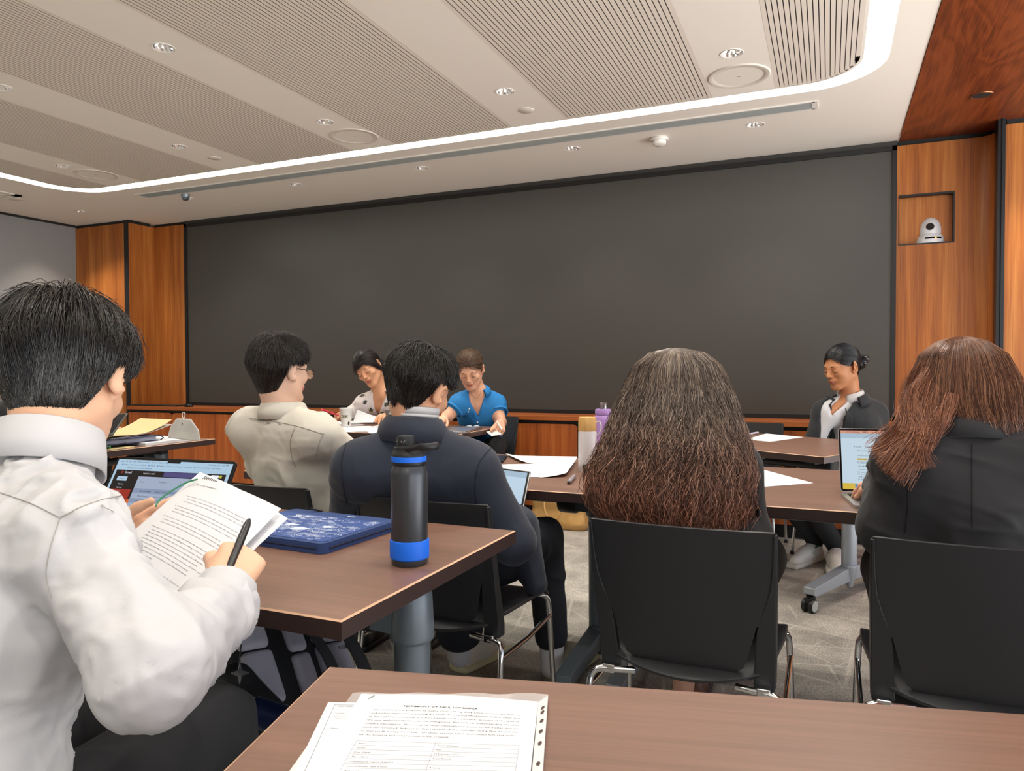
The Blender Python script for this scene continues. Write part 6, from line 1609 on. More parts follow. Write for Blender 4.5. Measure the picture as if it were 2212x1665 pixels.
# open laptop on the boy's table: top edge of lid from (255,985) to (511,985)
LA = AT(262, 990, 1.74); LB = AT(506, 992, 1.64)
lx = nrm((LB-LA)*[1, 1, 0]); mid = (LA+LB)/2; back = nrm(np.cross(UP, lx))
hgt = .215; od = 180-math.degrees(math.asin(min(.99, (mid[2]-.7403)/.213)))
lift = math.sin(math.radians(od))*hgt
hp = mid-UP*0; drop_z = mid[2]-(.7303+.010)
wid = np.linalg.norm(LB-LA)+.016
hh = drop_z/math.sin(math.radians(od))
hinge_xy = mid-back*(-math.cos(math.radians(od)))*hh
loc = hinge_xy-back*(.200/2-.004)
laptop('open laptop showing an email inbox on the brown table behind the held papers', wid, .200, hh, (loc[0], loc[1], .7303), math.atan2(lx[1], lx[0]), od, mat('space_grey', '3a3c40', .35, .8), scr_mail)
def scr_doc(put, txt, W, H):
    m = [glow('doc_page', 'cfe4f2', .85), glow('doc_pink', 'e8a58c', .8), glow('doc_bar', 'b6d0e4', .8), glow('doc_text', '2a3038', .35), glow('doc_yellow', 'e2c24a', .85), glow('doc_green', '58c24a', .85), glow('doc_blue', '3f9ae8', .85), glow('doc_white', 'f4f6f8', .9), glow('doc_red', 'd8483a', .8)]
    put(0, 0, 1, 1, 0); put(0, 0, 1, .05, 1, .001); put(0, .05, 1, .11, 2, .001); put(.0, .11, .52, .135, 2, .0012); put(.52, .08, .527, .90, 2, .0012); put(0, .90, 1, 1, 4, .0012)
    for i, m_ in enumerate((6, 5, 7, 7, 8, 6)): put(.12+.11*i, .915, .19+.11*i, .985, m_, .0014)
    txt('Tools   Extensions   Help', .12, .29, .006, 3, .36); txt('Normal text     Times', .15, .36, .006, 3, .36)
    for i, w_ in enumerate(('Notes', 'Findings', 'Credible fear', 'Nexus')): txt(w_, .16, (.50, .62, .68, .80)[i], .006, 3, .10)
    put(.15, .478, .25, .505, 4, .0012)
    for i, v in enumerate((.44, .545, .565, .72, .75, .84)): txt('The claimant fears persecution on return because of the evidence', .15, v, .005, 3, .36)
    for i, v in enumerate((.25, .28, .31, .50, .53, .56)): txt('In this submission the applicant will show', .66, v, .005, 3, .28)
    txt('chrome   file   edit   view   history', .05, .033, .005, 3, .6)
    return m
A1 = AT(1812, 929, 2.12); A0 = AT(1822, 1058, 2.10)
lx = np.array((1.0, .0, 0)); lx = nrm(np.array((.988, .156, 0))); w_ = .31; back = nrm(np.cross(UP, lx)); hb = ON(1816, 1064, 2, .741)
hinge_mid = hb+lx*(w_/2); loc = hinge_mid-back*(.215/2-.004)
laptop('open silver laptop showing documents, half hidden by the red-haired girl', w_, .215, .205, (loc[0], loc[1], .7303), math.atan2(lx[1], lx[0]), 106, M_alu, scr_doc, False)
def scr_doc2(put, txt, W, H):
    m = [glow('doc2_page', 'c2dcf0', .85), glow('doc2_bar', 'a9c6de', .8), glow('doc2_text', '39465a', .4)]
    put(0, 0, 1, 1, 0); put(0, 0, 1, .2, 1, .001)
    txt('File  Edit  View  Insert  Format  Tools  Help', .3, .10, .006, 2, .6); txt('A B C D E F G', .45, .17, .007, 2, .3); txt('Editing', .8, .22, .006, 2, .12)
    return m
# tablet-like laptop on the lap of the boy in navy
rt = AT(1146, 1018, 2.40); rb = AT(1131, 1094, 2.30); lt = AT(1060, 1008, 2.46)
t = thing('laptop', 'laptop with a light blue document on the lap of the boy in the navy jacket', 'laptop', (rb+lt)/2)
ux = nrm(lt-rt); vy = nrm(rb-rt); W_ = .30; H_ = np.linalg.norm(rb-rt); nn = nrm(np.cross(vy, ux)); 
if nn@(CAM-rt) < 0: nn = -nn
def PP(u, v, o=0): return rt+ux*u*W_+vy*v*H_+nn*o
b = MB(); b.add([PP(u, v, o) for o in (-.006, 0) for u, v in ((0, 0), (1, 0), (1, 1), (0, 1))], [(0, 1, 2, 3), (7, 6, 5, 4), (0, 4, 5, 1), (1, 5, 6, 2), (2, 6, 7, 3), (3, 7, 4, 0)]); lo = b.build('lid', M_alu, t, world=True)
b = MB(); b.add([PP(u, v, .0006) for u, v in ((.008, .012), (.992, .012), (.992, .995), (.008, .995))], [(0, 1, 2, 3)]); b.build('bezel', M_bez, lo, world=True)
b = MB(); b.add([PP(u, v, .0012) for u, v in ((.03, .06), (.97, .06), (.97, .95), (.03, .95))], [(0, 1, 2, 3)], 0); b.add([PP(u, v, .0016) for u, v in ((.03, .06), (.97, .06), (.97, .22), (.03, .22))], [(0, 1, 2, 3)], 1)
v_, f_ = text_geo('File Edit View Insert Format Tools  Help', .008); b.add([PP(.72-p[0]/W_, .13-p[1]/H_, .002) for p in v_], f_, 2)
v_, f_ = text_geo('B I U A  = = =', .010); b.add([PP(.55-p[0]/W_, .20-p[1]/H_, .002) for p in v_], f_, 2)
b.build('display', [glow('doc2_page', 'c2dcf0', .85), glow('doc2_bar', 'a9c6de', .8), glow('doc2_text', '39465a', .4)], lo, world=True, recalc=False)
bo = PP(0, 1); d_ = nrm(np.cross(ux, UP)); 
if d_@(CAM-bo) < 0: d_ = -d_
b = MB(); q0 = [PP(0, 1), PP(1, 1), PP(1, 1)+d_*.15, PP(0, 1)+d_*.15]; b.add([p-UP*o for o in (.012, 0) for p in q0], [(0, 1, 2, 3), (7, 6, 5, 4), (0, 4, 5, 1), (1, 5, 6, 2), (2, 6, 7, 3), (3, 7, 4, 0)]); b.build('base', M_alu, t, world=True)
b = MB(); c_ = sum(q0)/4; b.add([p*.86+c_*.14+UP*.0006 for p in q0], [(0, 1, 2, 3)]); b.build('keyboard', M_bez, t, world=True)
# ---- papers held by the foreground boy
TL, TR, BR = AT(429, 1014, 1.33), AT(609, 1096, 1.20), AT(366, 1342, 1.035); BL = TL+BR-TR
t = thing('held_papers', 'stapled printed pages held up by the foreground boy in front of the laptop', 'papers', (TL+BR)/2)
bend = lambda u, v: .012*np.sin(np.asarray(u)*PI)-.010*np.asarray(v)**2
TXT = ["1. Introduction to the recent events in Rwanda and the claimant's fear", "The claimant, a national of Rwanda, arrived in Hong Kong in the year", "and has since sought non-refoulement protection under the scheme.", "", "2. The claimant's family has been involved with the opposition party", "and several members of the family were detained by the authorities", "without charge, and were later released on condition of silence.", "", "3. Persecution in the context of article 1A of the convention", "requires sustained or systemic violation of basic human rights", "demonstrative of a failure of state protection in the home country.", "", "4. Rwanda is not bound to the new law in Rwanda, and the elections", "were followed by events, including the killing of those named.", "Rwanda 1990-1994. Kagame was the current President, Paul Kagame.", "Human Rights Watch documented atrocities committed in Rwanda,", "even though the government had denied the allegations made.", "Kagame's government was also warned of the elections of 2003 and", "of human rights and is a member of the opposition party.", "a democratic government and a member of the Rwandan party", "in front of Kagame (1994).", "", "He was sentenced to five years in absentia due to his failure to report", "and through the information to which he is subject."]
ln = [("III. STATEMENT", .10, .075, .015, .26, .004, 2)]
for i, s_ in enumerate(TXT):
    if s_: ln.append((s_, .13 if s_[0].isdigit() else .17, .20+.0275*i, .012, min(.74, .0112*len(s_)), 0, 2))
sheet(t, 'front_page', [TL*.93+TR*.07+(BL-TL)*.07, TR+(BR-TR)*.01, BR, BL], bend, lines=ln, nu=16, nv=20)
off = nrm(np.cross(BL-TL, TR-TL)); off = off if off@(CAM-TL) < 0 else -off
sheet(t, 'back_page', [TL+off*.006, TR+off*.008+AT(618, 1112, 1.2)-AT(609, 1096, 1.2), BR+off*.006, BL+off*.006], bend, lines=[("|||||||||", .10, .06, .05, .16, .02, 1), ("Annex to claim", .22, .12, .018, .25, 0, 2)], nu=12, nv=12)
b = MB(); f = sheet_map([TL, TR, BR, BL], bend)
p = [f(u, v, .004) for u, v in ((.02, .42), (-.02, .36), (.0, .27), (.06, .16), (.14, .10))]; b.tube(smooth_path(p, 5), .0017, 6); b.build('treasury_tag', mat('tag_green', '3f8a68', .6), t, world=True)

def flat_sheet(name, lab, px, grp, z=.7312, bend=None, lines=(), cat='paper', mats=None):
    C = [ON(x, y, 2, z) for x, y in px]; t = thing(name, lab, cat, sum(C)/4, 0, grp); sheet(t, 'page', C, bend, lines=lines, nu=8, nv=8, mats=mats); return t
curl = lambda u, v: .006*np.clip(.25-np.asarray(u), 0, 1)*4*np.clip(.4-np.asarray(v), 0, 1)+.0015*np.sin(np.asarray(u)*9)
LNS = [("The claimant states that the evidence is true", .12, .15+.09*i, .022, .7, 0, 2) for i in range(7)]
flat_sheet('paper_sheet', 'white sheet with curled corner at the back of the two boys\' table', [(1092, 984), (1247, 986), (1238, 1003), (1126, 1000)], 'papers on the middle tables', .7312, lambda u, v: .02*np.clip(.25-np.asarray(u), 0, 1)**2*8)
flat_sheet('paper_sheet', 'white sheet lying beside the laptop of the boy in the navy jacket', [(1078, 1003), (1207, 1000), (1170, 1030), (1062, 1031)], 'papers on the middle tables', .7325, None, LNS)
flat_sheet('paper_sheet', 'tilted white sheet beside the white flask on the middle table', [(1206, 1000), (1246, 996), (1224, 1028), (1166, 1031)], 'papers on the middle tables', .7337, lambda u, v: .012*np.asarray(u)**2, LNS)
flat_sheet('paper_sheet', 'white page lying left of the silver laptop, beside the curly-haired girl', [(1590, 1020), (1648, 1014), (1757, 1043), (1652, 1051)], 'papers on the middle tables', .7312, None, LNS)
flat_sheet('paper_sheet', 'white page on the angled table in front of the woman in the black suit', [(1612, 949), (1655, 936), (1736, 944), (1664, 954)], 'papers on the angled table', .7312, None)
def pen(lab, p0, p1, r, m, tip=None, z=.7302):
    A = ON(*p0, 2, z+r); B = ON(*p1, 2, z+r); t = thing('pen', lab, 'pen', A); d = nrm(B-A); L = min(.15, np.linalg.norm(B-A)); 
    b = MB(); b.tube([A, A+d*.004, A+d*L*.9, A+d*L], [r*.6, r, r, r*.7], 12); b.build('barrel', m, t, world=True)
    b = MB(); b.tube([A-d*.0, A-d*.012], [r*.6, r*.2], 8); b.build('tip', tip or MATS['pen_black'], t, world=True); return t
pen('grey marker pen lying at the table edge near the white flask', (1229, 1041), (1246, 1022), .008, mat('pen_grey', '8b8186', .4), mat('pen_dark', '2a2528', .4))
pen('pale lilac pen lying behind the page on the angled table', (1617, 938), (1650, 932), .007, mat('pen_lilac', 'd8cfe0', .4), mat('pen_pink', 'd0506c', .4))
# phone on the boys' table
C = [ON(1064, 986, 2, .7312), ON(1096, 988, 2, .7312), ON(1086, 1000, 2, .7312), ON(1054, 999, 2, .7312)]
t = thing('phone', 'black phone lying left of the curled sheet on the boys\' table', 'phone', sum(C)/4); b = MB(); b.add(C+[p+UP*.009 for p in C], [(3, 2, 1, 0), (4, 5, 6, 7), (0, 1, 5, 4), (1, 2, 6, 5), (2, 3, 7, 6), (3, 0, 4, 7)]); b.build('body', M_blk, t, world=True, bevel=.002)
b = MB(); c_ = sum(C)/4; b.add([p*.94+c_*.06+UP*.0096 for p in C], [(0, 1, 2, 3)]); b.build('screen', M_bez, t, world=True)
# white flask, lilac flask, small black box
p = ON(1269, 1018, 2, .73); t = thing('flask', 'white insulated flask with a bamboo cap beside the curly-haired girl', 'flask', (p[0], p[1], .7302))
b = MB(); b.lathe([(0, .0), (.034, 0), (.0355, .004), (.0355, .150), (.034, .158), (0, .158)], n=36); b.build('body', mat('flask_white', 'dcd9dc', .35), t)
b = MB(); b.lathe([(0, .158), (.0345, .158), (.0355, .162), (.0345, .206), (.032, .211), (0, .2115)], n=36); b.build('cap', wood('bamboo', 'b98a48', 'd2a865', 'dfbd82', 'Z', .5), t)
b = MB(); b.tube(smooth_path([(.034, -.004, .190), (.050, -.008, .196), (.058, -.01, .175), (.050, -.01, .150), (.037, -.006, .142)], 5), .0022, 8); b.build('cord_loop', mat('cord_white', 'e2e0e2', .7), t)
p = ON(1303, 1002, 2, .73); t = thing('flask', 'lilac flask with a metal spout standing behind the white flask', 'flask', (p[0], p[1], .7302))
M_lil = mat('flask_lilac', 'ab86c8', .4)
b = MB(); b.lathe([(0, 0), (.038, 0), (.0395, .004), (.0395, .185), (.036, .200), (.030, .206), (0, .206)], n=36); b.build('body', M_lil, t)
b = MB(); b.lathe([(0, .207), (.032, .207), (.0335, .210), (.0335, .226), (.031, .230), (0, .230)], n=36); b.build('lid', M_lil, t)
b = MB(); b.lathe([(0, .230), (.015, .230), (.015, .254), (.0165, .257), (0, .258)], n=24); b.build('spout', mat('steel', '9a9ca0', .25, .9), t)
p = ON(1266, 1030, 2, .73); t = thing('pouch', 'small black box at the foot of the white flask, partly hidden by curly hair', 'box', (p[0]+.012, p[1], .7302), .3)
b = MB(); b.box((0, 0, .021), (.05, .035, .042)); b.build('body', mat('pouch_black', '2b2726', .55), t, bevel=.004); b = MB(); b.box((0, 0, .0435), (.046, .031, .004)); b.build('lid', M_blk, t, bevel=.001)

# ---- the women's table
p = ON(748, 922, 2, .73); t = thing('paper_cup', 'white paper cup with small dark print in front of the floral-blouse woman', 'cup', (p[0], p[1], .7335), .0)
b = MB(); b.lathe([(0, .006), (.031, .006), (.030, 0), (.0315, .0), (.045, .122), (.0475, .1245), (.0475, .128), (.044, .1285), (.0425, .122), (.029, .012), (0, .012)], n=36)
b.build('cup', mat('cup_white', 'e4e2df', .6), t)
d = nrm((CAM-p)*[1, 1, 0]); rt_ = np.cross(UP, d); b = MB()
def oncup(a, z): r = .0318+(.045-.0315)*z/.122; q = d*math.cos(a)+rt_*math.sin(a); return q*(r+.0006)+UP*z
v_, f_ = text_geo('2/K', .028, .001)
b.add([oncup(-.75+p_[0]/.038, .062+p_[1]) for p_ in v_], f_, 0)
pts = [(.5+.20*math.cos(a), .022+.016*math.sin(a)*(1 if math.sin(a) > 0 else .6)) for a in [2*PI*i/20 for i in range(20)]]
b.add([oncup(*q) for q in pts]+[oncup(.5, .022)], [(i, (i+1) % 20, 20) for i in range(20)], 1); b.build('print', [mat('print_olive', '6a6a3c', .7), mat('print_dark', '23231f', .7)], t)
J1 = [AT(762, 913, 4.97), AT(772, 885, 4.97), AT(822, 903, 4.94), AT(806, 912, 4.92)]
t = thing('paper_sheet', 'sheet of paper lifted by the woman in the floral blouse behind the cup', 'paper', sum(J1)/4, 0, 'papers on the women\'s table'); sheet(t, 'page', [J1[1], J1[2], J1[3], J1[0]], lambda u, v: .01*np.sin(np.asarray(u)*3), nu=8, nv=8)
flat_sheet('paper_sheet', 'flat paper left of the cup under the hand with the red pen', [(712, 907), (750, 906), (790, 918), (745, 920)], 'papers on the women\'s table', .7312)
flat_sheet('paper_sheet', 'flat papers spread in front of the paper cup', [(735, 921), (800, 920), (830, 930), (720, 934)], 'papers on the women\'s table', .7318)
flat_sheet('paper_sheet', 'paper sloping up behind the collar of the boy in the navy jacket', [(780, 924), (836, 921), (850, 931), (800, 936)], 'papers on the women\'s table', .7325, lambda u, v: .03*np.asarray(u)**2)
flat_sheet('paper_sheet', 'pale pink sheet under the papers beside the navy jacket collar', [(800, 930), (850, 926), (862, 934), (815, 940)], 'papers on the women\'s table', .7310, None, (), 'paper', [mat('paper_pink', 'e0b4b6', .8), M_ink, M_inkg])
flat_sheet('tissue', 'small crumpled white tissue at the table edge before the blue-blouse woman', [(1006, 921), (1036, 921), (1030, 926), (1000, 926)], None, .7312, lambda u, v: .010*np.abs(np.sin(np.asarray(u)*6)*np.cos(np.asarray(v)*4)), (), 'tissue')
J2 = [AT(1050, 932, 4.80), AT(1070, 929, 4.76), AT(1084, 937, 4.70), AT(1062, 942, 4.74)]
t = thing('paper_sheet', 'folded paper held below the table end by the woman in the blue blouse', 'paper', sum(J2)/4, 0, 'papers on the women\'s table'); sheet(t, 'page', J2, None, nu=4, nv=4)
C = [ON(948, 926, 2, .7312), ON(1042, 925, 2, .7312), ON(1005, 936, 2, .7312), ON(905, 937, 2, .7312)]
t = thing('laptop', 'closed silver laptop lying on the women\'s table before the blue blouse', 'laptop', sum(C)/4); b = MB(); b.add(C+[p+UP*.008 for p in C], [(3, 2, 1, 0), (4, 5, 6, 7), (0, 1, 5, 4), (1, 2, 6, 5), (2, 3, 7, 6), (3, 0, 4, 7)]); b.build('base', M_alu, t, world=True, bevel=.002)
b = MB(); b.add([p+UP*.0085 for p in C]+[p+UP*.0145 for p in C], [(3, 2, 1, 0), (4, 5, 6, 7), (0, 1, 5, 4), (1, 2, 6, 5), (2, 3, 7, 6), (3, 0, 4, 7)]); b.build('lid', M_alu, t, world=True, bevel=.002)
b = MB(); c_ = sum(C)/4; rx = nrm(C[1]-C[0])*.018; ry = nrm(C[0]-C[3])*.02; b.add([c_+UP*.0149+rx*math.cos(a)+ry*math.sin(a) for a in [2*PI*i/14 for i in range(14)]], [tuple(range(14))]); b.build('lid_emblem', mat('emblem_grey', '6c6e72', .3, .8), t, world=True)
a_ = AT(837, 902, 4.9); b_ = AT(853, 902, 4.85); h_ = UP*.055; n_ = nrm(np.cross(b_-a_, UP))*.02
t = thing('tablet', 'dark tablet standing behind the neck of the boy in the navy jacket', 'tablet', (a_+b_)/2); b = MB(); q = [a_, b_, b_+h_+n_, a_+h_+n_]; nn = nrm(np.cross(q[1]-q[0], q[3]-q[0]))*.008; b.add(q+[p+nn for p in q], [(3, 2, 1, 0), (4, 5, 6, 7), (0, 1, 5, 4), (1, 2, 6, 5), (2, 3, 7, 6), (3, 0, 4, 7)]); b.build('case', mat('tablet_grey', '5a5350', .5), t, world=True, bevel=.002)

# ---- far left table: folders, felt pouch, highlighter
def slab(parent, name, C, th, m, bev=.002, up=UP):
    b = MB(); b.add([np.array(p) for p in C]+[np.array(p)+up*th for p in C], [(3, 2, 1, 0), (4, 5, 6, 7), (0, 1, 5, 4), (1, 2, 6, 5), (2, 3, 7, 6), (3, 0, 4, 7)]); return b.build(name, m, parent, world=True, bevel=bev)
Lx = lambda x, y, z=.7305: np.array((x, y, z))
t = thing('folder', 'pale yellow folder lying at the near edge of the far left table', 'folder', Lx(-3.42, 2.55)); slab(t, 'cover', [Lx(-3.29, 2.36), Lx(-3.29, 2.68), Lx(-3.52, 2.72), Lx(-3.52, 2.40)], .004, mat('manila', 'e0d09a', .75), .001)
A = np.array((-3.310, 2.42, .7435)); B = np.array((-3.308, 2.56, .7435)); d = nrm(B-A); t = thing('highlighter', 'bright green highlighter pen lying on the yellow folder', 'pen', A)
b = MB(); b.tube([A, A+d*.004, A+d*.055, A+d*.058], [.007, .0085, .0085, .007], 14); b.build('cap', mat('hi_green', '27c44e', .4), t, world=True)
b = MB(); b.tube([A+d*.056, A+d*.125], .0075, 14); b.build('barrel', mat('hi_dark', '2c3a34', .4), t, world=True)
b = MB(); b.tube([A+d*.125, A+d*.130, A+d*.134], [.0078, .0078, .005], 14); b.build('end_plug', MATS['hi_green'], t, world=True)
t = thing('paper_stack', 'stack of white papers under the grey felt pouch on the far left table', 'papers', Lx(-3.4, 2.95)); slab(t, 'pages', [Lx(-3.285, 2.74), Lx(-3.285, 3.06), Lx(-3.55, 3.08), Lx(-3.55, 2.76)], .016, M_paper, .001)
t = thing('folder', 'thick navy blue folder on the far left table', 'folder', Lx(-3.42, 2.72, .747)); M_nf = mat('folder_navy', '2e3150', .5)
slab(t, 'back_cover', [Lx(-3.33, 2.50, .747), Lx(-3.33, 2.86, .747), Lx(-3.60, 2.88, .747), Lx(-3.60, 2.52, .747)], .004, M_nf, .001); slab(t, 'pages', [Lx(-3.335, 2.51, .7515), Lx(-3.335, 2.85, .7515), Lx(-3.6, 2.87, .7515), Lx(-3.6, 2.53, .7515)], .022, mat('pages_grey', '9aa0b4', .8), .001)
slab(t, 'cover', [Lx(-3.325, 2.50, .774), Lx(-3.325, 2.87, .774), Lx(-3.60, 2.89, .774), Lx(-3.60, 2.52, .774)], .005, M_nf, .002); b = MB(); b.tube([Lx(-3.327, 2.87, .750), Lx(-3.322, 2.885, .762), Lx(-3.327, 2.87, .776)], .004, 8); b.tube([Lx(-3.327, 2.56, .753), Lx(-3.327, 2.66, .754)], .003, 6); b.build('spine', MATS['folder_navy'], t, world=True)
t = thing('folder', 'pink-edged folder at the left of the navy folder on the far left table', 'folder', Lx(-3.5, 2.45, .7355)); slab(t, 'cover', [Lx(-3.36, 2.30, .7355), Lx(-3.36, 2.47, .7355), Lx(-3.6, 2.49, .7355), Lx(-3.6, 2.32, .7355)], .018, mat('folder_pink', 'c9a3ae', .6), .003); slab(t, 'pages', [Lx(-3.362, 2.305, .754), Lx(-3.362, 2.465, .754), Lx(-3.6, 2.485, .754), Lx(-3.6, 2.325, .754)], .012, M_paper, .001)
t = thing('folder', 'open manila folder curling up over the navy folder towards the felt pouch', 'folder', Lx(-3.42, 2.8, .78)); C = [Lx(-3.35, 2.47, .783), Lx(-3.35, 2.97, .80), Lx(-3.62, 2.99, .80), Lx(-3.62, 2.49, .783)]
sheet(t, 'cover', C, lambda u, v: .055*np.clip(np.asarray(u)-.45, 0, 1)**2*3.0+.006*np.sin(np.asarray(u)*7), 0.002, nu=16, nv=6, mats=[mat('manila_warm', 'd9bf8a', .75), M_ink, M_inkg])
sheet(t, 'inner_sheet', [p-UP*.008 for p in C], lambda u, v: .040*np.clip(np.asarray(u)-.45, 0, 1)**2*3.0, 0.001, nu=16, nv=6)
# felt pouch: octagonal panel standing upright
tp = lambda x, y: AT(x, y, 3.93); pts = [tp(380, 904), tp(411, 905), tp(428, 929), tp(431, 950), tp(425, 953), tp(362, 946), tp(363, 936), tp(368, 920)]
n_ = nrm(np.cross(pts[1]-pts[0], pts[3]-pts[0])); n_ = n_ if n_@(CAM-pts[0]) < 0 else -n_
t = thing('felt_pouch', 'grey felt pouch with a white cord loop standing on papers at the far left table', 'pouch', sum(pts)/8)
b = MB(); m = len(pts); c0 = sum(pts)/m; b.add(pts+[p+n_*.016 for p in pts], [tuple(range(m)), tuple(range(2*m-1, m-1, -1))]+[(i, m+i, m+(i+1) % m, (i+1) % m) for i in range(m)]); b.build('body', mat('felt_grey', 'd2d2cd', .95, bump=(400, .3), var=.06), t, world=True, bevel=.006)
b = MB(); q = tp(394, 905)+n_*.015; b.tube(smooth_path([q, q+UP*.012-cr*.006, q+UP*.030-cr*.007, q+UP*.037, q+UP*.030+cr*.007, q+UP*.012+cr*.006, q], 5), .0022, 8); b.build('cord_loop', mat('cord_white', 'e2e0e2', .7), t, world=True)
b = MB(); q = tp(394, 914); b.tube([q-n_*.002, q-n_*.002-UP*.006], .0018, 6); b.build('snap', M_blk, t, world=True)
# dark laptop of the hidden person: lid only, built as a tablet object
q = [AT(205, 893, 3.72), AT(277, 892, 3.80), AT(244, 938, 3.62), AT(172, 940, 3.55)]
t = thing('tablet', 'dark laptop lid held tilted beside the chin of the foreground boy, above the folders', 'tablet', sum(q)/4); nn = nrm(np.cross(q[1]-q[0], q[3]-q[0])); co_ = slab(t, 'case', q, .008, mat('lid_dark', '2e2e31', .45), .001, nn)
b = MB(); c_ = sum(q)/4; b.add([p*.9+c_*.1-nn*.0006 for p in q], [(3, 2, 1, 0)]); b.build('screen', M_bez, t, world=True)

# ---- bags
M_tan2 = mat('leather_tan', 'c49a5e', .45, bump=(120, .12), var=.06)
p = ON(1212, 1137, 2, 0); p = np.array((p[0], 4.88, 0)); t = thing('handbag', 'tan leather tote handbag on the carpet in front of the low cabinets', 'handbag', p)
s = SDF()
s.bx(p+[0, 0, .115], (.195, .062, .118), None, .045); s.bx(p+[0, .005, .22], (.165, .040, .06), None, .03, .06); s.rc(p+[-.15, -.02, .05], p+[.15, -.02, .045], .06, None, .05); s.cut(p, -UP)
bo = sdf_obj('body', s, M_tan2, t, .007, fold=dict(amp=.012, sc=7, seed=2.4))
for o_ in (-.075, .03):
    b = MB(); b.tube(smooth_path([p+[-.09, o_*.6-.03, .22], p+[-.06, o_-.05, .12], p+[-.0, o_-.055, .07], p+[.05, o_-.05, .13], p+[.09, o_*.6-.03, .23]], 6) if o_ < 0 else smooth_path([p+[-.10, .03, .24], p+[-.07, .05, .36], p+[0, .05, .40], p+[.07, .05, .36], p+[.10, .03, .24]], 6), .008, 8); b.build('handle', M_tan2, t, world=True)
b = MB()
for i in range(9): q = p+[.075+.012*math.sin(i*.9), -.062, .20-.014*i]; b.tube([q+np.array((.006*math.cos(a), 0, .010*math.sin(a))) for a in [2*PI*k/10 for k in range(10)]], .002, 6, closed=True)
b.build('chain_charm', mat('brass_dark', '6f5322', .35, .9), t, world=True)
b = MB(); q = p+[-.07, -.058, .235]; b.tube([q+np.array((.014*math.cos(a), 0, .022*math.sin(a))) for a in [2*PI*k/12 for k in range(12)]], .0025, 6, closed=True); b.build('buckle', MATS['brass_dark'], t, world=True)
M_br = mat('leather_brown', '7a4a2c', .5, bump=(90, .15), var=.08)
p = np.array((-.395, 2.83, 0)); t = thing('shoulder_bag', 'soft brown leather bag slumped on the carpet under the curly-haired girl\'s chair', 'bag', p)
s = SDF(); s.rc(p+[-.10, 0, .07], p+[.12, -.02, .06], .068, .06, .05); s.rc(p+[-.1, .03, .1], p+[.1, .03, .1], .06, None, .05); s.cut(p, -UP); sdf_obj('body', s, M_br, t, .007, fold=[dict(amp=.016, sc=9, seed=6.4, ridge=.8)])
b = MB(); b.tube(smooth_path([p+[-.10, -.03, .13], p+[-.05, -.07, .12], p+[.05, -.085, .08], p+[.13, -.06, .05]], 6), .009, 8, flat=(1, .4)); b.build('strap', M_br, t, world=True)
# backpack leaning under the boy's table
M_bp = mat('backpack_black', '1c1d20', .7, bump=(500, .3)); M_mesh = mat('mesh_grey', 'aeacba', .85, bump=(420, .9)); M_web = mat('webbing', '26272a', .8, bump=(600, .3))
TLb, TRb, BRb, BLb = AT(505, 1362, 1.66), AT(700, 1350, 1.84), AT(812, 1560, 1.70), AT(612, 1640, 1.54)
ux = nrm(TRb-TLb+BRb-BLb); vy = nrm(TLb-BLb+TRb-BRb); vy = nrm(vy-ux*(vy@ux)); nb = nrm(np.cross(ux, vy)); nb = nb if nb@(CAM-TLb) > 0 else -nb
c = (TLb+TRb+BRb+BLb)/4; Wb = .155; Hb = .25; R = np.stack([ux, vy, nb], 1)
low = (c+R@np.array((Wb, -Hb, -.18)))[2]; c[2] += max(0, .012-min((c+R@np.array((x, y, z_)))[2] for x in (-Wb, Wb) for y in (-Hb, Hb) for z_ in (-.18, 0)))
t = thing('backpack', 'black backpack with grey mesh back padding leaning under the brown table', 'backpack', c-nb*.1)
Q = lambda x, y, z_=0.0: c+R@np.array((x*Wb, y*Hb, z_))
s = SDF(); s.bx(c-nb*.085, (Wb, Hb, .085), R, .05); s.bx(c-nb*.16-vy*.05, (Wb*.85, Hb*.7, .05), R, .04, .03); bo = sdf_obj('body', s, M_bp, t, .007, fold=dict(amp=.006, sc=8, seed=4))
sp_ = SDF(); sp_.bx(c-nb*.085, (Wb, Hb, .087), R, .05)
for (x0, x1, ys) in ((-.86, -.38, [(.72, .40), (.38, -.14), (-.16, -.6)]), (.30, .86, [(.86, .34), (.32, -.2), (-.22, -.7)]), (-.12, .20, [(.9, .30), (.28, -.25)])):
    for (y1, y0) in ys: 
        pd = SDF(); pd.bx(Q((x0+x1)/2, (y0+y1)/2, .0), ((x1-x0)/2*Wb, (y1-y0)/2*Hb, .014), R, .012); sdf_obj('back_pad', pd, M_mesh, t, .005)
for path in ([(-.62, .88), (-.30, .80), (.02, .45), (.18, 0), (.22, -.5), (.2, -.9)], [(.10, .95), (.42, .75), (.60, .35), (.70, -.1), (.72, -.5), (.70, -.9)]):
    b = MB(); P_ = smooth_path([Q(x, y, .025+.05*math.sin(PI*min(1, max(0, (.95-y)/1.8)))) for x, y in path], 6); b.tube(P_, .024, 10, flat=(1.0, .32)); b.build('shoulder_strap', M_web, t, world=True)
b = MB(); b.tube(smooth_path([Q(-.5, .97, -.03), Q(-.3, 1.12, -.02), Q(0, 1.12, -.02), Q(.2, .98, -.03)], 6), .011, 8, flat=(1, .5)); b.build('grab_handle', M_web, t, world=True)
b = MB(); q = Q(.52, .12, .075); b.box(q, (.035, .010, .004), R); b.build('strap_slider', mat('buckle_silver', 'c2c4c8', .3, .8), t, world=True)
sp = AT(517, 1455, 1.50); b = MB(); pts = []
for i in range(8): a = PI/2*0+i*PI/4; r_ = .019 if i % 2 == 0 else .0055; pts.append(sp+cr*r_*math.cos(a)+cu*r_*1.15*math.sin(a))
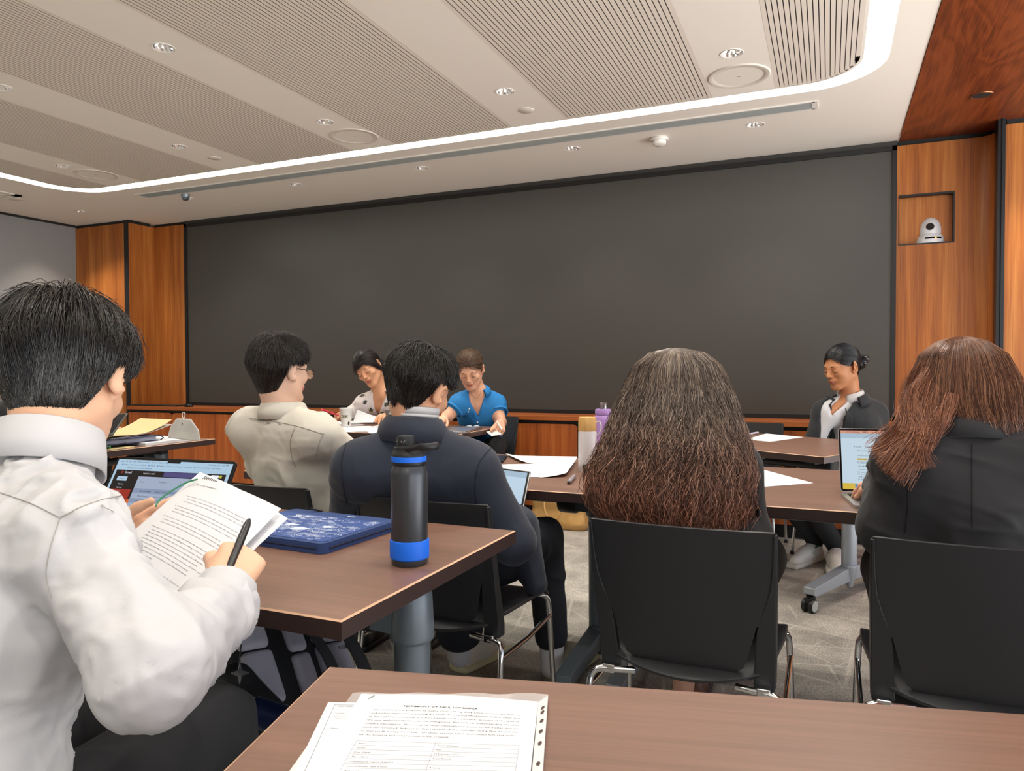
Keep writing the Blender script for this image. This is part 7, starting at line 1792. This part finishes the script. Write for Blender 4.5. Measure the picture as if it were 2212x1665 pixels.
b.add(pts+[p_+nb*.005 for p_ in pts], [tuple(range(8)), tuple(range(15, 7, -1))]+[(i, 8+i, 8+(i+1) % 8, (i+1) % 8) for i in range(8)]); b.tube([sp+cu*.022, Q(-.75, .62, .02)], .0015, 6); b.build('star_charm', mat('charm_grey', '6f7278', .35, .6), t, world=True)
pk = SDF(); pk.rc(AT(508, 1470, 1.55), AT(590, 1580, 1.50), .035, .05, .03); sdf_obj('side_pocket', pk, M_bp, t, .007, fold=dict(amp=.006, sc=12, seed=3))
q = AT(530, 1528, 1.46); d = nrm(AT(575, 1545, 1.44)-q); t = thing('steel_bottle', 'steel bottle with a dark blue body lying by the backpack pocket', 'bottle', q)
b = MB(); b.tube([q, q+d*.004, q+d*.02], [.022, .024, .024], 20); b.build('cap', mat('steel_cap', 'b4bcc4', .25, .9), t, world=True); b = MB(); b.tube([q+d*.02, q+d*.024, q+d*.11], [.024, .028, .03], 20); b.build('body', mat('bottle_navy', '20305a', .35, .3), t, world=True)
b = MB()
for i in range(12): a = 2*PI*i/12; e1 = nrm(np.cross(d, UP)); e2 = np.cross(d, e1); b.lathe([(0, -.003), (.003, 0), (0, .003)], q+d*.022+(e1*math.cos(a)+e2*math.sin(a))*.0265, n=6)
b.build('studs', mat('stud_silver', 'd8dade', .2, 1.0), t, world=True)
# cable on the floor
b = MB(); b.tube(smooth_path([ON(x, y, 2, .006) for x, y in ((380, 1475), (440, 1452), (490, 1440), (560, 1432))], 8), .004, 8); tag(b.build('cable', M_blk), 'thin black cable lying on the carpet below the brown table', 'cable')
# ================================================================ LIGHT + CAMERA
for i, (x, y, e, sz) in enumerate(SPOTS):
    l = bpy.data.lights.new('downlight_beam', 'SPOT'); l.energy = 20*e; l.spot_size = sz; l.spot_blend = .8; l.shadow_soft_size = .04; l.color = (1, .93, .84)
    o = bpy.data.objects.new('downlight_beam', l); o.location = (x, y, CZ-.012); COL.objects.link(o)
for x in (-.43, -1.605, -2.79, -3.985, -5.14):
    for y in (1.36, .23, -.9):
        l = bpy.data.lights.new('downlight_beam', 'SPOT'); l.energy = 17; l.spot_size = 1.9; l.spot_blend = .8; l.shadow_soft_size = .04; l.color = (1, .93, .84)
        o = bpy.data.objects.new('downlight_beam', l); o.location = (x, y, CZ-.012); COL.objects.link(o)
for x, y, e in ((1.25, 4.85, 22), (.76, 4.70, 8), (-6.75, 4.75, 14)):
    l = bpy.data.lights.new('wall_wash_beam', 'SPOT'); l.energy = e; l.spot_size = 1.6; l.spot_blend = .7; l.shadow_soft_size = .03; l.color = (1, .85, .68)
    o = bpy.data.objects.new('wall_wash_beam', l); o.location = (x, y, CZ-.02); COL.objects.link(o)
w = bpy.data.worlds.new('daylight_fill'); SC.world = w; w.use_nodes = True
nt = w.node_tree; bg = nt.nodes['Background']
tc = nt.nodes.new('ShaderNodeTexCoord'); sx = nt.nodes.new('ShaderNodeSeparateXYZ'); rp = nt.nodes.new('ShaderNodeValToRGB')
nt.links.new(tc.outputs['Generated'], sx.inputs[0]); mr = nt.nodes.new('ShaderNodeMapRange'); mr.inputs[1].default_value = -1; mr.inputs[2].default_value = 1
nt.links.new(sx.outputs[2], mr.inputs[0]); nt.links.new(mr.outputs[0], rp.inputs[0]); nt.links.new(rp.outputs[0], bg.inputs[0])
e_ = rp.color_ramp.elements; e_[0].position = .46; e_[0].color = (1, .99, .97, 1); e_[1].position = .54; e_[1].color = (.16, .18, .21, 1)  # glow below the horizon added to brighten the ceiling; upper half dimmed
bg.inputs[1].default_value = 3.2
cam = bpy.data.cameras.new('camera'); co = bpy.data.objects.new('camera', cam); COL.objects.link(co)
cam.sensor_fit = 'HORIZONTAL'; cam.sensor_width = 36.0; cam.lens = FPX*36/IW; cam.clip_start = .02
R_ = Matrix(((cr[0], cu[0], -cf[0]), (cr[1], cu[1], -cf[1]), (cr[2], cu[2], -cf[2])))
co.matrix_world = Matrix.Translation(CAM) @ R_.to_4x4()
SC.camera = co
vs = SC.view_settings; vs.view_transform = 'Standard'; vs.look = 'None'; vs.gamma = 1; vs.use_curve_mapping = False; vs.exposure = 0.98
SC.cycles.max_bounces = 6; SC.cycles.diffuse_bounces = 4; SC.cycles.glossy_bounces = 3; SC.cycles.transmission_bounces = 6; SC.cycles.transparent_max_bounces = 8
SC.cycles.caustics_reflective = False; SC.cycles.caustics_refractive = False
SC.cycles.sample_clamp_indirect = 4
